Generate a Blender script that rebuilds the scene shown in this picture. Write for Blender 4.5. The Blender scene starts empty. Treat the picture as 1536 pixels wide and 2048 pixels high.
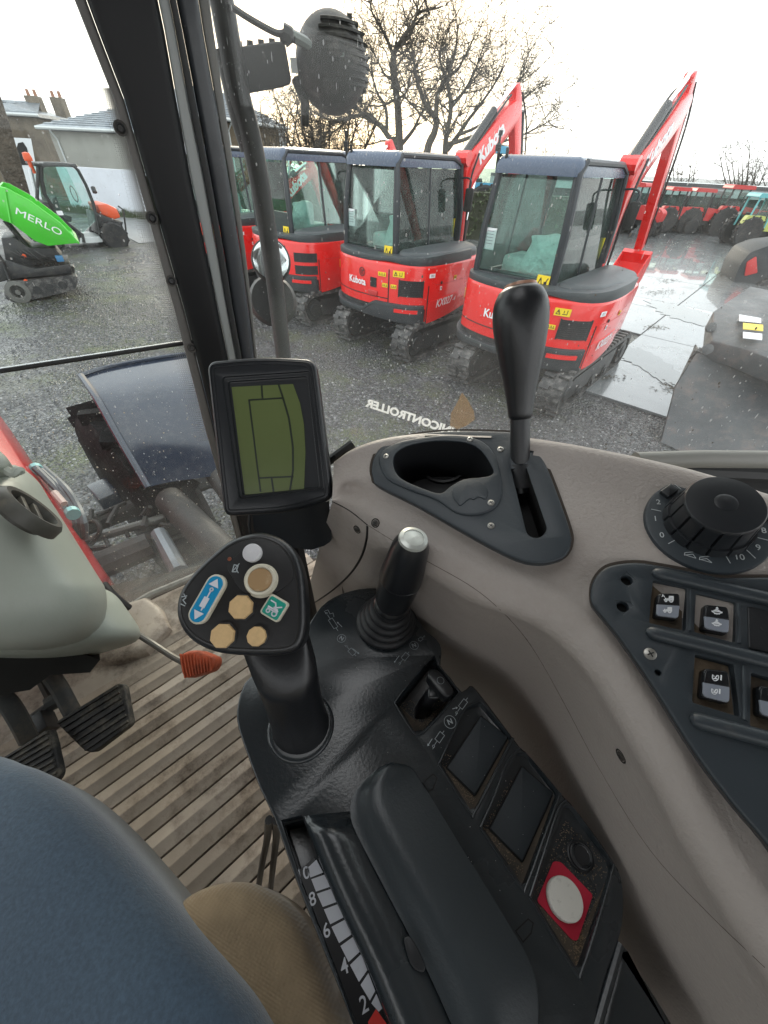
import bpy, bmesh, math, random
import numpy as np
from mathutils import Vector, Matrix
from mathutils.bvhtree import BVHTree
rnd = random.Random(7)
sc = bpy.context.scene
COL = sc.collection
# ---------------------------------------------------------------- camera
F, CX, CY = 760.0, 768.0, 1024.0
CAMZ = 2.27
pitch, roll = math.radians(42.7), math.radians(2.8)
Fw = np.array([0, math.cos(pitch), -math.sin(pitch)])
_r0 = np.array([1.0, 0, 0]); _u0 = np.cross(_r0, Fw)
Rt = math.cos(roll) * _r0 + math.sin(roll) * _u0
Up = -math.sin(roll) * _r0 + math.cos(roll) * _u0
C = np.array([0, 0, CAMZ])
cam = bpy.data.cameras.new('camera'); camo = bpy.data.objects.new('camera', cam); COL.objects.link(camo)
cam.sensor_fit = 'VERTICAL'; cam.sensor_height = 24.0; cam.lens = F * 24.0 / 2048.0
cam.clip_start = 0.02; cam.clip_end = 2000
_m = Matrix(((Rt[0], Up[0], -Fw[0], 0), (Rt[1], Up[1], -Fw[1], 0), (Rt[2], Up[2], -Fw[2], CAMZ), (0, 0, 0, 1)))
camo.matrix_world = _m
sc.camera = camo
# ---------------------------------------------------------------- light
SUN_AZ, SUN_EL = math.radians(-6), math.radians(13)      # low behind the trees
world = bpy.data.worlds.new('World'); sc.world = world; world.use_nodes = True
nt = world.node_tree; nt.nodes.clear()
def N(nt, t, **kw):
    n = nt.nodes.new(t)
    for k, v in kw.items():
        if k in n.inputs.keys() if isinstance(k, str) else False: n.inputs[k].default_value = v
        else: setattr(n, k, v)
    return n
sky = N(nt, 'ShaderNodeTexSky', sky_type='NISHITA', sun_disc=False, sun_elevation=SUN_EL, sun_rotation=SUN_AZ)
tc = N(nt, 'ShaderNodeTexCoord')
cl = N(nt, 'ShaderNodeTexNoise'); cl.inputs['Scale'].default_value = 2.2; cl.inputs['Detail'].default_value = 5; cl.inputs['Roughness'].default_value = .5
mp = N(nt, 'ShaderNodeMapping'); mp.inputs['Scale'].default_value = (1, 1, 2.6)
nt.links.new(tc.outputs['Generated'], mp.inputs['Vector']); nt.links.new(mp.outputs['Vector'], cl.inputs['Vector'])
cr_ = N(nt, 'ShaderNodeValToRGB'); e = cr_.color_ramp.elements
e[0].position = .36; e[0].color = (9.3, 9.6, 9.9, 1); e[1].position = .62; e[1].color = (11.6, 11.6, 11.5, 1)
nt.links.new(cl.outputs['Fac'], cr_.inputs['Fac'])
# warm glow low in the sky round the hidden sun
sunv = Vector((math.sin(SUN_AZ) * math.cos(SUN_EL), math.cos(SUN_AZ) * math.cos(SUN_EL), math.sin(SUN_EL)))
dt = N(nt, 'ShaderNodeVectorMath', operation='DOT_PRODUCT'); dt.inputs[1].default_value = sunv
nt.links.new(tc.outputs['Generated'], dt.inputs[0])
mr = N(nt, 'ShaderNodeMapRange'); mr.inputs['From Min'].default_value = .86; mr.inputs['From Max'].default_value = 1.0
mr.interpolation_type = 'SMOOTHERSTEP'
nt.links.new(dt.outputs['Value'], mr.inputs['Value'])
gl = N(nt, 'ShaderNodeMixRGB', blend_type='MIX'); gl.inputs['Color2'].default_value = (15, 12.2, 9.2, 1)
nt.links.new(mr.outputs['Result'], gl.inputs['Fac']); nt.links.new(cr_.outputs['Color'], gl.inputs['Color1'])
mx = N(nt, 'ShaderNodeMixRGB'); mx.inputs['Fac'].default_value = .88
nt.links.new(sky.outputs['Color'], mx.inputs['Color1']); nt.links.new(gl.outputs['Color'], mx.inputs['Color2'])
bg = N(nt, 'ShaderNodeBackground'); bg.inputs['Strength'].default_value = .10
wo = N(nt, 'ShaderNodeOutputWorld')
nt.links.new(mx.outputs['Color'], bg.inputs['Color']); nt.links.new(bg.outputs['Background'], wo.inputs['Surface'])
sl = bpy.data.lights.new('sun', 'SUN'); sl.energy = 1.0; sl.angle = math.radians(14); sl.color = (1, .9, .76)
so = bpy.data.objects.new('sun', sl); COL.objects.link(so)
so.rotation_euler = (-sunv).to_track_quat('-Z', 'Y').to_euler()
sc.view_settings.view_transform = 'Standard'; sc.view_settings.look = 'None'
sc.view_settings.exposure = 1.22; sc.view_settings.gamma = 1; sc.view_settings.use_curve_mapping = False
sc.render.engine = 'CYCLES'; sc.cycles.max_bounces = 8; sc.cycles.transparent_max_bounces = 24
sc.cycles.use_denoising = True
# ---------------------------------------------------------------- pixel -> place helpers
def ray(px, py): return Fw + (px - CX) / F * Rt - (py - CY) / F * Up
def D(px, py, drop):
    d = ray(px, py); return C + d * (drop / -d[2])
def Z(px, py, z=0.0): return D(px, py, CAMZ - z)
def AY(px, py, y):
    d = ray(px, py); return C + d * (y / d[1])
def AD(px, py, dep): return C + ray(px, py) * dep
def pix(p):
    v = np.array(p, float) - C; d = v @ Fw; return (CX + F * (v @ Rt) / d, CY - F * (v @ Up) / d)
def unit(v):
    v = np.array(v, float); return v / np.linalg.norm(v)
class Fr:
    """plane frame: origin o, normal n, y towards up"""
    def __init__(s, o, n, up=(0, 0, 1), rot=0.0):
        s.o = np.array(o, float); s.n = unit(n); up = np.array(up, float)
        y = up - s.n * (up @ s.n); s.y = unit(y); s.x = np.cross(s.y, s.n)
        if rot:
            c, q = math.cos(rot), math.sin(rot); x, y = s.x, s.y
            s.x = c * x + q * y; s.y = -q * x + c * y
    def p(s, x, y, h=0.0): return s.o + s.x * x + s.y * y + s.n * h
    def px(s, px, py, h=0.0):
        d = ray(px, py); o = s.o + s.n * h; t = ((o - C) @ s.n) / (d @ s.n); q = C + d * t - o
        return (float(q @ s.x), float(q @ s.y))
    def pxs(s, pts, h=0.0): return [s.px(a, b, h) for a, b in pts]
    def w(s, px, py, h=0.0):
        x, y = s.px(px, py, h); return s.p(x, y, h)
    def at(s, x, y, h=0.0, rot=0.0):
        f = Fr(s.p(x, y, h), s.n, s.y); 
        if rot: f = Fr(s.p(x, y, h), s.n, s.y, rot)
        return f
def crv(pts, n=6, closed=False):
    p = [np.array(q, float) for q in pts]; m = len(p); o = []
    rng = range(m) if closed else range(m - 1)
    for i in rng:
        if closed: a, b, c, d = p[(i - 1) % m], p[i], p[(i + 1) % m], p[(i + 2) % m]
        else:
            b, c = p[i], p[i + 1]; a = p[i - 1] if i > 0 else 2 * b - c; d = p[i + 2] if i + 2 < m else 2 * c - b
        for k in range(n):
            t = k / n
            o.append(.5 * ((2 * b) + (c - a) * t + (2 * a - 5 * b + 4 * c - d) * t * t + (3 * b - a - 3 * c + d) * t ** 3))
    if not closed: o.append(p[-1])
    return o
def fillet(pts, r, n=4):
    p = [np.array(q, float) for q in pts]; m = len(p); o = []
    rs = r if isinstance(r, (list, tuple)) else [r] * m
    for i in range(m):
        a, b, c = p[i - 1], p[i], p[(i + 1) % m]; u, v = a - b, c - b
        lu, lv = np.linalg.norm(u), np.linalg.norm(v); q = min(rs[i], lu * .48, lv * .48)
        if q <= 0: o.append(b); continue
        s, e_ = b + u / lu * q, b + v / lv * q
        for k in range(n + 1):
            t = k / n; o.append((1 - t) ** 2 * s + 2 * t * (1 - t) * b + t * t * e_)
    return o
def area(p): return .5 * sum(p[i - 1][0] * p[i][1] - p[i][0] * p[i - 1][1] for i in range(len(p)))
def inset(p, d):
    p = [np.array(q, float) for q in p]; m = len(p); o = []
    for i in range(m):
        a, b, c = p[i - 1], p[i], p[(i + 1) % m]
        u, v = b - a, c - b; lu, lv = np.linalg.norm(u) + 1e-12, np.linalg.norm(v) + 1e-12
        n1, n2 = np.array([-u[1], u[0]]) / lu, np.array([-v[1], v[0]]) / lv
        s = n1 + n2; k = s @ s
        o.append(b + (s / k * 2 * d if k > .6 else n1 * d))
    return o
# ---------------------------------------------------------------- materials
MATS = {}
def M(name, col=(.5, .5, .5), rough=.5, metal=0.0, spec=.5, bump=None, var=None, dirt=None, coat=0.0, emit=None, alpha=1, rvar=0.0, sheen=0.0, aniso=None):
    if name in MATS: return MATS[name]
    m = bpy.data.materials.new(name); m.use_nodes = True; t = m.node_tree; b = t.nodes['Principled BSDF']
    b.inputs['Base Color'].default_value = (*col, 1); b.inputs['Roughness'].default_value = rough; b.inputs['Metallic'].default_value = metal
    b.inputs['Specular IOR Level'].default_value = spec; b.inputs['Coat Weight'].default_value = coat; b.inputs['Sheen Weight'].default_value = sheen
    L = t.links.new; co = N(t, 'ShaderNodeTexCoord').outputs['Object']
    cur = None
    def noise(scale, det=4, ro=.6):
        n = N(t, 'ShaderNodeTexNoise'); n.inputs['Scale'].default_value = scale; n.inputs['Detail'].default_value = det; n.inputs['Roughness'].default_value = ro
        L(co, n.inputs['Vector']); return n.outputs['Fac']
    if var:
        r = N(t, 'ShaderNodeMapRange'); r.inputs['From Min'].default_value = .3; r.inputs['From Max'].default_value = .7
        r.inputs['To Min'].default_value = 1 - var[1]; r.inputs['To Max'].default_value = 1 + var[1]; L(noise(var[0]), r.inputs['Value'])
        g = N(t, 'ShaderNodeVectorMath', operation='SCALE'); g.inputs[0].default_value = col; L(r.outputs[0], g.inputs['Scale']); cur = g.outputs[0]
    if dirt:     # (colour, scale, threshold, amount)
        q = N(t, 'ShaderNodeMapRange'); q.inputs['From Min'].default_value = dirt[2]; q.inputs['From Max'].default_value = dirt[2] + .18
        q.inputs['To Max'].default_value = dirt[3]; L(noise(dirt[1], 8, .72), q.inputs['Value'])
        x = N(t, 'ShaderNodeMixRGB'); L(q.outputs[0], x.inputs['Fac']); x.inputs['Color2'].default_value = (*dirt[0], 1)
        if cur is not None: L(cur, x.inputs['Color1'])
        else: x.inputs['Color1'].default_value = (*col, 1)
        cur = x.outputs[0]
        if rvar == 0:
            rr = N(t, 'ShaderNodeMapRange'); rr.inputs['To Min'].default_value = rough; rr.inputs['To Max'].default_value = min(1, rough + .35); L(q.outputs[0], rr.inputs['Value']); L(rr.outputs[0], b.inputs['Roughness'])
    if cur is not None: L(cur, b.inputs['Base Color'])
    if rvar:
        rr = N(t, 'ShaderNodeMapRange'); rr.inputs['From Min'].default_value = .35; rr.inputs['From Max'].default_value = .65
        rr.inputs['To Min'].default_value = max(.02, rough - rvar); rr.inputs['To Max'].default_value = min(1, rough + rvar); L(noise((var or bump or (20,))[0] * .7, 6), rr.inputs['Value']); L(rr.outputs[0], b.inputs['Roughness'])
    if bump:
        bs = bump if isinstance(bump, list) else [bump]; prev = None
        for (s_, st, di) in bs:
            bp = N(t, 'ShaderNodeBump'); bp.inputs['Strength'].default_value = st; bp.inputs['Distance'].default_value = di
            L(noise(s_, 3), bp.inputs['Height'])
            if prev: L(prev, bp.inputs['Normal'])
            prev = bp.outputs[0]
        L(prev, b.inputs['Normal'])
    if emit: b.inputs['Emission Color'].default_value = (*emit[0], 1); b.inputs['Emission Strength'].default_value = emit[1]
    MATS[name] = m; return m
def glassmat(name, tint=(.9, .95, .93), refl=.06, dust=.04, dustcol=(.6, .62, .62), scale=6.0, lowdust=None, lo=.42, hi=.75, sidedust=None):
    """thin pane: tinted see-through, fresnel reflection, film of dust in patches"""
    m = bpy.data.materials.new(name); m.use_nodes = True; t = m.node_tree; t.nodes.clear(); L = t.links.new
    out = N(t, 'ShaderNodeOutputMaterial'); tr = N(t, 'ShaderNodeBsdfTransparent'); tr.inputs[0].default_value = (*tint, 1)
    gs = N(t, 'ShaderNodeBsdfGlossy'); gs.inputs['Roughness'].default_value = .02
    fr = N(t, 'ShaderNodeFresnel'); fr.inputs['IOR'].default_value = 1.45
    a = N(t, 'ShaderNodeMixShader'); L(fr.outputs[0], a.inputs[0]); L(tr.outputs[0], a.inputs[1]); L(gs.outputs[0], a.inputs[2])
    if refl is not None:
        mu = N(t, 'ShaderNodeMath', operation='MULTIPLY'); L(fr.outputs[0], mu.inputs[0]); mu.inputs[1].default_value = refl; L(mu.outputs[0], a.inputs[0])
    df = N(t, 'ShaderNodeBsdfDiffuse'); df.inputs[0].default_value = (*dustcol, 1); tl = N(t, 'ShaderNodeBsdfTranslucent'); tl.inputs[0].default_value = (*dustcol, 1)
    d2 = N(t, 'ShaderNodeMixShader'); L(df.outputs[0], d2.inputs[1]); L(tl.outputs[0], d2.inputs[2])
    co = N(t, 'ShaderNodeTexCoord'); n1 = N(t, 'ShaderNodeTexNoise'); n1.inputs['Scale'].default_value = scale; n1.inputs['Detail'].default_value = 9; n1.inputs['Roughness'].default_value = .68
    L(co.outputs['Object'], n1.inputs['Vector'])
    r = N(t, 'ShaderNodeMapRange'); r.inputs['From Min'].default_value = lo; r.inputs['From Max'].default_value = hi; r.inputs['To Min'].default_value = dust * .3; r.inputs['To Max'].default_value = dust * 2.2
    L(n1.outputs['Fac'], r.inputs['Value']); f = r.outputs[0]
    n2 = N(t, 'ShaderNodeTexNoise'); n2.inputs['Scale'].default_value = 190; n2.inputs['Detail'].default_value = 2; L(co.outputs['Object'], n2.inputs['Vector'])
    r2 = N(t, 'ShaderNodeMapRange'); r2.inputs['From Min'].default_value = .62; r2.inputs['From Max'].default_value = .75; r2.inputs['To Max'].default_value = dust * 5; L(n2.outputs['Fac'], r2.inputs['Value'])
    ad = N(t, 'ShaderNodeMath', operation='ADD'); ad.use_clamp = True; L(f, ad.inputs[0]); L(r2.outputs[0], ad.inputs[1]); f = ad.outputs[0]
    if lowdust:    # more grime towards the bottom of the pane: (z_top, z_bottom, amount)
        sx = N(t, 'ShaderNodeSeparateXYZ'); L(co.outputs['Object'], sx.inputs[0])
        g = N(t, 'ShaderNodeMapRange'); g.inputs['From Min'].default_value = lowdust[0]; g.inputs['From Max'].default_value = lowdust[1]; g.inputs['To Max'].default_value = lowdust[2]
        L(sx.outputs['Z'], g.inputs['Value']); mm = N(t, 'ShaderNodeMath', operation='MULTIPLY'); L(g.outputs[0], mm.inputs[0]); L(n1.outputs['Fac'], mm.inputs[1])
        a3 = N(t, 'ShaderNodeMath', operation='ADD'); a3.use_clamp = True; L(f, a3.inputs[0]); L(mm.outputs[0], a3.inputs[1]); f = a3.outputs[0]
    if sidedust:    # smeary patch round a point of the pane: (x, z, radius, amount)
        vd = N(t, 'ShaderNodeVectorMath', operation='DISTANCE'); vd.inputs[1].default_value = sidedust[0]; L(co.outputs['Object'], vd.inputs[0])
        g = N(t, 'ShaderNodeMapRange'); g.interpolation_type = 'SMOOTHSTEP'; g.inputs['From Min'].default_value = sidedust[1]; g.inputs['From Max'].default_value = sidedust[1] * .25; g.inputs['To Max'].default_value = sidedust[2]; L(vd.outputs['Value'], g.inputs['Value'])
        r3 = N(t, 'ShaderNodeMapRange'); r3.inputs['From Min'].default_value = .36; r3.inputs['From Max'].default_value = .62; L(n1.outputs['Fac'], r3.inputs['Value'])
        mm = N(t, 'ShaderNodeMath', operation='MULTIPLY'); L(g.outputs[0], mm.inputs[0]); L(r3.outputs[0], mm.inputs[1]); a4 = N(t, 'ShaderNodeMath', operation='ADD'); a4.use_clamp = True; L(f, a4.inputs[0]); L(mm.outputs[0], a4.inputs[1]); f = a4.outputs[0]
    b = N(t, 'ShaderNodeMixShader'); L(f, b.inputs[0]); L(a.outputs[0], b.inputs[1]); L(d2.outputs[0], b.inputs[2]); L(b.outputs[0], out.inputs[0])
    MATS[name] = m; return m
# ---------------------------------------------------------------- objects
ORG = {}
def tag(o, label=None, cat=None, group=None, kind=None):
    if label: o['label'] = label
    if cat: o['category'] = cat
    if group: o['group'] = group
    if kind: o['kind'] = kind
    return o
def thing(name, label, cat, loc=(0, 0, 0), group=None):
    o = bpy.data.objects.new(name, None); COL.objects.link(o); o.location = [float(v) for v in loc]; ORG[o] = np.array(loc, float)
    o.empty_display_size = .1
    return tag(o, label, cat, group)
class MB:
    def __init__(s): s.v = []; s.f = []
    def add(s, vs, fs):
        k = len(s.v); s.v += [tuple(map(float, q)) for q in vs]; s.f += [tuple(i + k for i in f) for f in fs]; return s
    def box(s, fr, x0, x1, y0, y1, h0, h1):
        vs = [fr.p(x, y, h) for h in (h0, h1) for x, y in ((x0, y0), (x1, y0), (x1, y1), (x0, y1))]
        return s.add(vs, [(3, 2, 1, 0), (4, 5, 6, 7), (0, 1, 5, 4), (1, 2, 6, 5), (2, 3, 7, 6), (3, 0, 4, 7)])
    def prism(s, fr, pts, h0, h1, taper=0):
        if area(pts) < 0: pts = list(pts)[::-1]
        n = len(pts); top = inset(pts, taper) if taper else pts
        vs = [fr.p(*q, h0) for q in pts] + [fr.p(*q, h1) for q in top]
        return s.add(vs, [tuple(range(n))[::-1], tuple(range(n, 2 * n))] + [(i, (i + 1) % n, n + (i + 1) % n, n + i) for i in range(n)])
    def rings(s, rs, closed=True, cap0=True, cap1=True):
        n = len(rs[0]); vs = [q for r in rs for q in r]; fs = []
        for k in range(len(rs) - 1):
            for i in range(n if closed else n - 1):
                j = (i + 1) % n; fs.append((k * n + i, k * n + j, (k + 1) * n + j, (k + 1) * n + i))
        if closed and cap0: fs.append(tuple(range(n))[::-1])
        if closed and cap1: b = (len(rs) - 1) * n; fs.append(tuple(range(b, b + n)))
        return s.add(vs, fs)
    def lathe(s, fr, prof, n=24, cap0=True, cap1=True, sx=1, sy=1):
        return s.rings([[fr.p(r * sx * math.cos(a), r * sy * math.sin(a), h) for a in [2 * math.pi * i / n for i in range(n)]] for r, h in prof], True, cap0, cap1)
    def tube(s, path, r, n=8, flat=1.0, upv=(0, 0, 1)):
        p = [np.array(q, float) for q in path]; rs = r if isinstance(r, (list, tuple)) else [r] * len(p); out = []
        prev = None
        for i, q in enumerate(p):
            t = unit(p[min(i + 1, len(p) - 1)] - p[max(i - 1, 0)])
            if prev is None:
                a = np.array(upv, float); a = a - t * (a @ t)
                if np.linalg.norm(a) < 1e-3: a = np.cross(t, (1, 0, 0.1))
                a = unit(a)
            else:
                a = prev - t * (prev @ t); a = unit(a)
            prev = a; b = np.cross(t, a)
            out.append([q + rs[i] * (math.cos(w) * b + flat * math.sin(w) * a) for w in [2 * math.pi * k / n for k in range(n)]])
        return s.rings(out)
    def slab(s, fr, pts, top, bot, bev=.002, seg=3, crown=0.0, crings=5, skirt=0.0, draft=0.0):
        """plate with rounded top edge, optional crown; skirt/draft = how far the wall leans outwards below"""
        pts = [np.array(q, float) for q in pts]
        if area(pts) < 0: pts = pts[::-1]
        lay = [(inset(pts, -draft) if draft else pts, bot), (pts, top - bev)]
        for k in range(1, seg + 1):
            a = k / seg * math.pi / 2; lay.append((inset(pts, bev * (1 - math.cos(a))), top - bev + bev * math.sin(a)))
        if crown:
            base = lay[-1][0]; c = np.mean(base, axis=0)
            for k in range(1, crings + 1):
                a = k / (crings + .35); lay.append(([c + (q - c) * (1 - a) for q in base], top + crown * (1 - (1 - a) ** 2)))
        rs = [[fr.p(q[0], q[1], h) for q in l] for l, h in lay]
        return s.rings(rs)
    def build(s, name, mat, parent=None, sharp=35, bevel=0, bseg=2, label=None, tri=False):
        org = ORG.get(parent)
        if parent is None:
            a = np.array(s.v); org = np.array([(a[:, 0].min() + a[:, 0].max()) / 2, (a[:, 1].min() + a[:, 1].max()) / 2, a[:, 2].min()])
        me = bpy.data.meshes.new(name); V = [(q[0] - org[0], q[1] - org[1], q[2] - org[2]) for q in s.v]
        me.from_pydata(V, [], s.f)
        bm = bmesh.new(); bm.from_mesh(me)
        bmesh.ops.recalc_face_normals(bm, faces=bm.faces)
        if bevel:
            es = [e_ for e_ in bm.edges if len(e_.link_faces) == 2 and e_.calc_face_angle(0) > math.radians(28)]
            bmesh.ops.bevel(bm, geom=es, offset=bevel, segments=bseg, affect='EDGES', profile=.5, clamp_overlap=True)
        bm.to_mesh(me); bm.free()
        for p_ in me.polygons: p_.use_smooth = len(p_.vertices) < 7
        me.set_sharp_from_angle(angle=math.radians(sharp))
        me.materials.append(mat)
        o = bpy.data.objects.new(name, me); COL.objects.link(o)
        if parent is None: o.location = org.tolist()
        else: o.parent = parent
        ORG[o] = org
        if label: o['label'] = label
        return o
def carve(o, cutters, bevel=0.0, seg=2, cmat=None):
    """cut the given closed builders out of o, then round the rims"""
    tmp = []
    for cb in cutters:
        c = cb.build('cutter', cmat or o.data.materials[0], o); tmp.append(c)
        md = o.modifiers.new('b', 'BOOLEAN'); md.object = c; md.operation = 'DIFFERENCE'; md.solver = 'EXACT'
    if bevel:
        md = o.modifiers.new('v', 'BEVEL'); md.width = bevel; md.segments = seg; md.limit_method = 'ANGLE'; md.angle_limit = math.radians(32); md.harden_normals = False
    bpy.context.view_layer.update()
    dg = bpy.context.evaluated_depsgraph_get(); me = bpy.data.meshes.new_from_object(o.evaluated_get(dg), depsgraph=dg)
    o.modifiers.clear(); o.data = me
    for p_ in me.polygons: p_.use_smooth = len(p_.vertices) < 7
    me.set_sharp_from_angle(angle=math.radians(38))
    for c in tmp: bpy.data.objects.remove(c)
    return o
def text(st, fr, x, y, size, mat, parent, rot=0.0, h=.0003, mirror=False, name='lettering', align='CENTER', bold=0.0, shear=0.0, label=None, sx=1.0, to=None):
    cu = bpy.data.curves.new('t', 'FONT'); cu.body = st; cu.size = size; cu.align_x = align; cu.align_y = 'CENTER'; cu.offset = bold * size; cu.shear = shear; cu.resolution_u = 3
    to_ = bpy.data.objects.new('t', cu); COL.objects.link(to_); bpy.context.view_layer.update()
    dg = bpy.context.evaluated_depsgraph_get(); me = bpy.data.meshes.new_from_object(to_.evaluated_get(dg), depsgraph=dg)
    bpy.data.objects.remove(to_)
    g = Fr(fr.p(x, y, h), fr.n, fr.y, rot)
    mb = to or MB(); mb.add([g.p((-v.co.x if mirror else v.co.x) * sx, v.co.y, 0) for v in me.vertices], [tuple(p_.vertices) for p_ in me.polygons])
    bpy.data.meshes.remove(me)
    if to is None: return mb.build(name, mat, parent, label=label)
def lines(fr, segs, w, mb=None, h=.0003):
    """flat printed strokes in a frame"""
    mb = mb or MB()
    for sgm in segs:
        for a, b in zip(sgm[:-1], sgm[1:]):
            a = np.array(a, float); b = np.array(b, float); d = b - a; l = np.linalg.norm(d)
            if l < 1e-9: continue
            d /= l; n = np.array([-d[1], d[0]]) * w / 2; d = d * w * .3
            mb.add([fr.p(*(a - n - d), h), fr.p(*(b - n + d), h), fr.p(*(b + n + d), h), fr.p(*(a + n - d), h)], [(0, 1, 2, 3)])
    return mb
def circ(cx, cy, r, n=20, a0=0, a1=360): return [(cx + r * math.cos(math.radians(a0 + (a1 - a0) * i / n)), cy + r * math.sin(math.radians(a0 + (a1 - a0) * i / n))) for i in range(n + 1)]
def copy_tree(o, parent=None):
    c = o.copy(); COL.objects.link(c)
    if parent is not None: c.parent = parent
    for ch in list(o.children): copy_tree(ch, c)
    return c
def thinmat(name, col, trans=.5, clear=0.0, rough=.6):
    """film or bead on glass: scatters light from both sides, partly see-through"""
    m = bpy.data.materials.new(name); m.use_nodes = True; t = m.node_tree; t.nodes.clear(); L = t.links.new
    o = N(t, 'ShaderNodeOutputMaterial'); d = N(t, 'ShaderNodeBsdfDiffuse'); tl = N(t, 'ShaderNodeBsdfTranslucent'); tp = N(t, 'ShaderNodeBsdfTransparent'); g = N(t, 'ShaderNodeBsdfGlossy')
    for q in (d, tl): q.inputs[0].default_value = (*col, 1)
    g.inputs['Roughness'].default_value = .08
    a = N(t, 'ShaderNodeMixShader'); a.inputs[0].default_value = trans; L(d.outputs[0], a.inputs[1]); L(tl.outputs[0], a.inputs[2])
    b = N(t, 'ShaderNodeMixShader'); b.inputs[0].default_value = .12 if clear else .02; L(a.outputs[0], b.inputs[1]); L(g.outputs[0], b.inputs[2])
    c = N(t, 'ShaderNodeMixShader'); c.inputs[0].default_value = clear; L(b.outputs[0], c.inputs[1]); L(tp.outputs[0], c.inputs[2]); L(c.outputs[0], o.inputs[0])
    MATS[name] = m; return m
W = Fr((0, 0, 0), (0, 0, 1), (0, 1, 0))      # world plan frame: x, y, height
# ================================================================ OUTSIDE
HD = math.radians(40)
H_ = np.array([math.sin(HD), math.cos(HD), 0.0]); R_ = np.array([H_[1], -H_[0], 0.0])
def groundmat():
    m = bpy.data.materials.new('wet_gravel'); m.use_nodes = True; t = m.node_tree; b = t.nodes['Principled BSDF']; L = t.links.new
    co = N(t, 'ShaderNodeTexCoord').outputs['Object']
    def nz(s, d=5, r=.6):
        n = N(t, 'ShaderNodeTexNoise'); n.inputs['Scale'].default_value = s; n.inputs['Detail'].default_value = d; n.inputs['Roughness'].default_value = r; L(co, n.inputs['Vector']); return n.outputs['Fac']
    v = N(t, 'ShaderNodeTexVoronoi'); v.inputs['Scale'].default_value = 34; L(co, v.inputs['Vector'])
    sx = N(t, 'ShaderNodeSeparateColor'); L(v.outputs['Color'], sx.inputs[0])
    r = N(t, 'ShaderNodeValToRGB'); q = r.color_ramp.elements; q[0].color = (.010, .011, .013, 1); q[1].color = (.15, .15, .155, 1); q[1].position = 1
    x = r.color_ramp.elements.new(.6); x.color = (.045, .046, .05, 1); L(sx.outputs[0], r.inputs[0])
    mo = N(t, 'ShaderNodeMapRange'); mo.inputs['From Min'].default_value = .47; mo.inputs['From Max'].default_value = .62; mo.inputs['To Max'].default_value = .8; L(nz(1.1, 8, .7), mo.inputs['Value'])
    mg = N(t, 'ShaderNodeMixRGB'); mg.inputs['Color2'].default_value = (.075, .09, .035, 1); L(mo.outputs[0], mg.inputs[0]); L(r.outputs[0], mg.inputs[1])
    mu = N(t, 'ShaderNodeMapRange'); mu.inputs['From Min'].default_value = .45; mu.inputs['From Max'].default_value = .62; mu.inputs['To Max'].default_value = .55; L(nz(.35, 6), mu.inputs['Value'])
    m2 = N(t, 'ShaderNodeMixRGB'); m2.inputs['Color2'].default_value = (.055, .052, .048, 1); L(mu.outputs[0], m2.inputs[0]); L(mg.outputs[0], m2.inputs[1]); L(m2.outputs[0], b.inputs['Base Color'])
    rr = N(t, 'ShaderNodeMapRange'); rr.inputs['From Min'].default_value = .4; rr.inputs['From Max'].default_value = .6; rr.inputs['To Min'].default_value = .55; rr.inputs['To Max'].default_value = .14; L(nz(.5, 5), rr.inputs['Value']); L(rr.outputs[0], b.inputs['Roughness'])
    bp = N(t, 'ShaderNodeBump'); bp.inputs['Strength'].default_value = 1; bp.inputs['Distance'].default_value = .02; bp.invert = True; L(v.outputs['Distance'], bp.inputs['Height'])
    b2 = N(t, 'ShaderNodeBump'); b2.inputs['Strength'].default_value = .6; b2.inputs['Distance'].default_value = .06; L(nz(6, 5), b2.inputs['Height']); L(bp.outputs[0], b2.inputs['Normal']); L(b2.outputs[0], b.inputs['Normal'])
    return m
GM = groundmat()
tag(MB().box(W, -450, 450, -60, 700, -.3, 0).build('ground', GM), kind='structure')
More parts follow.
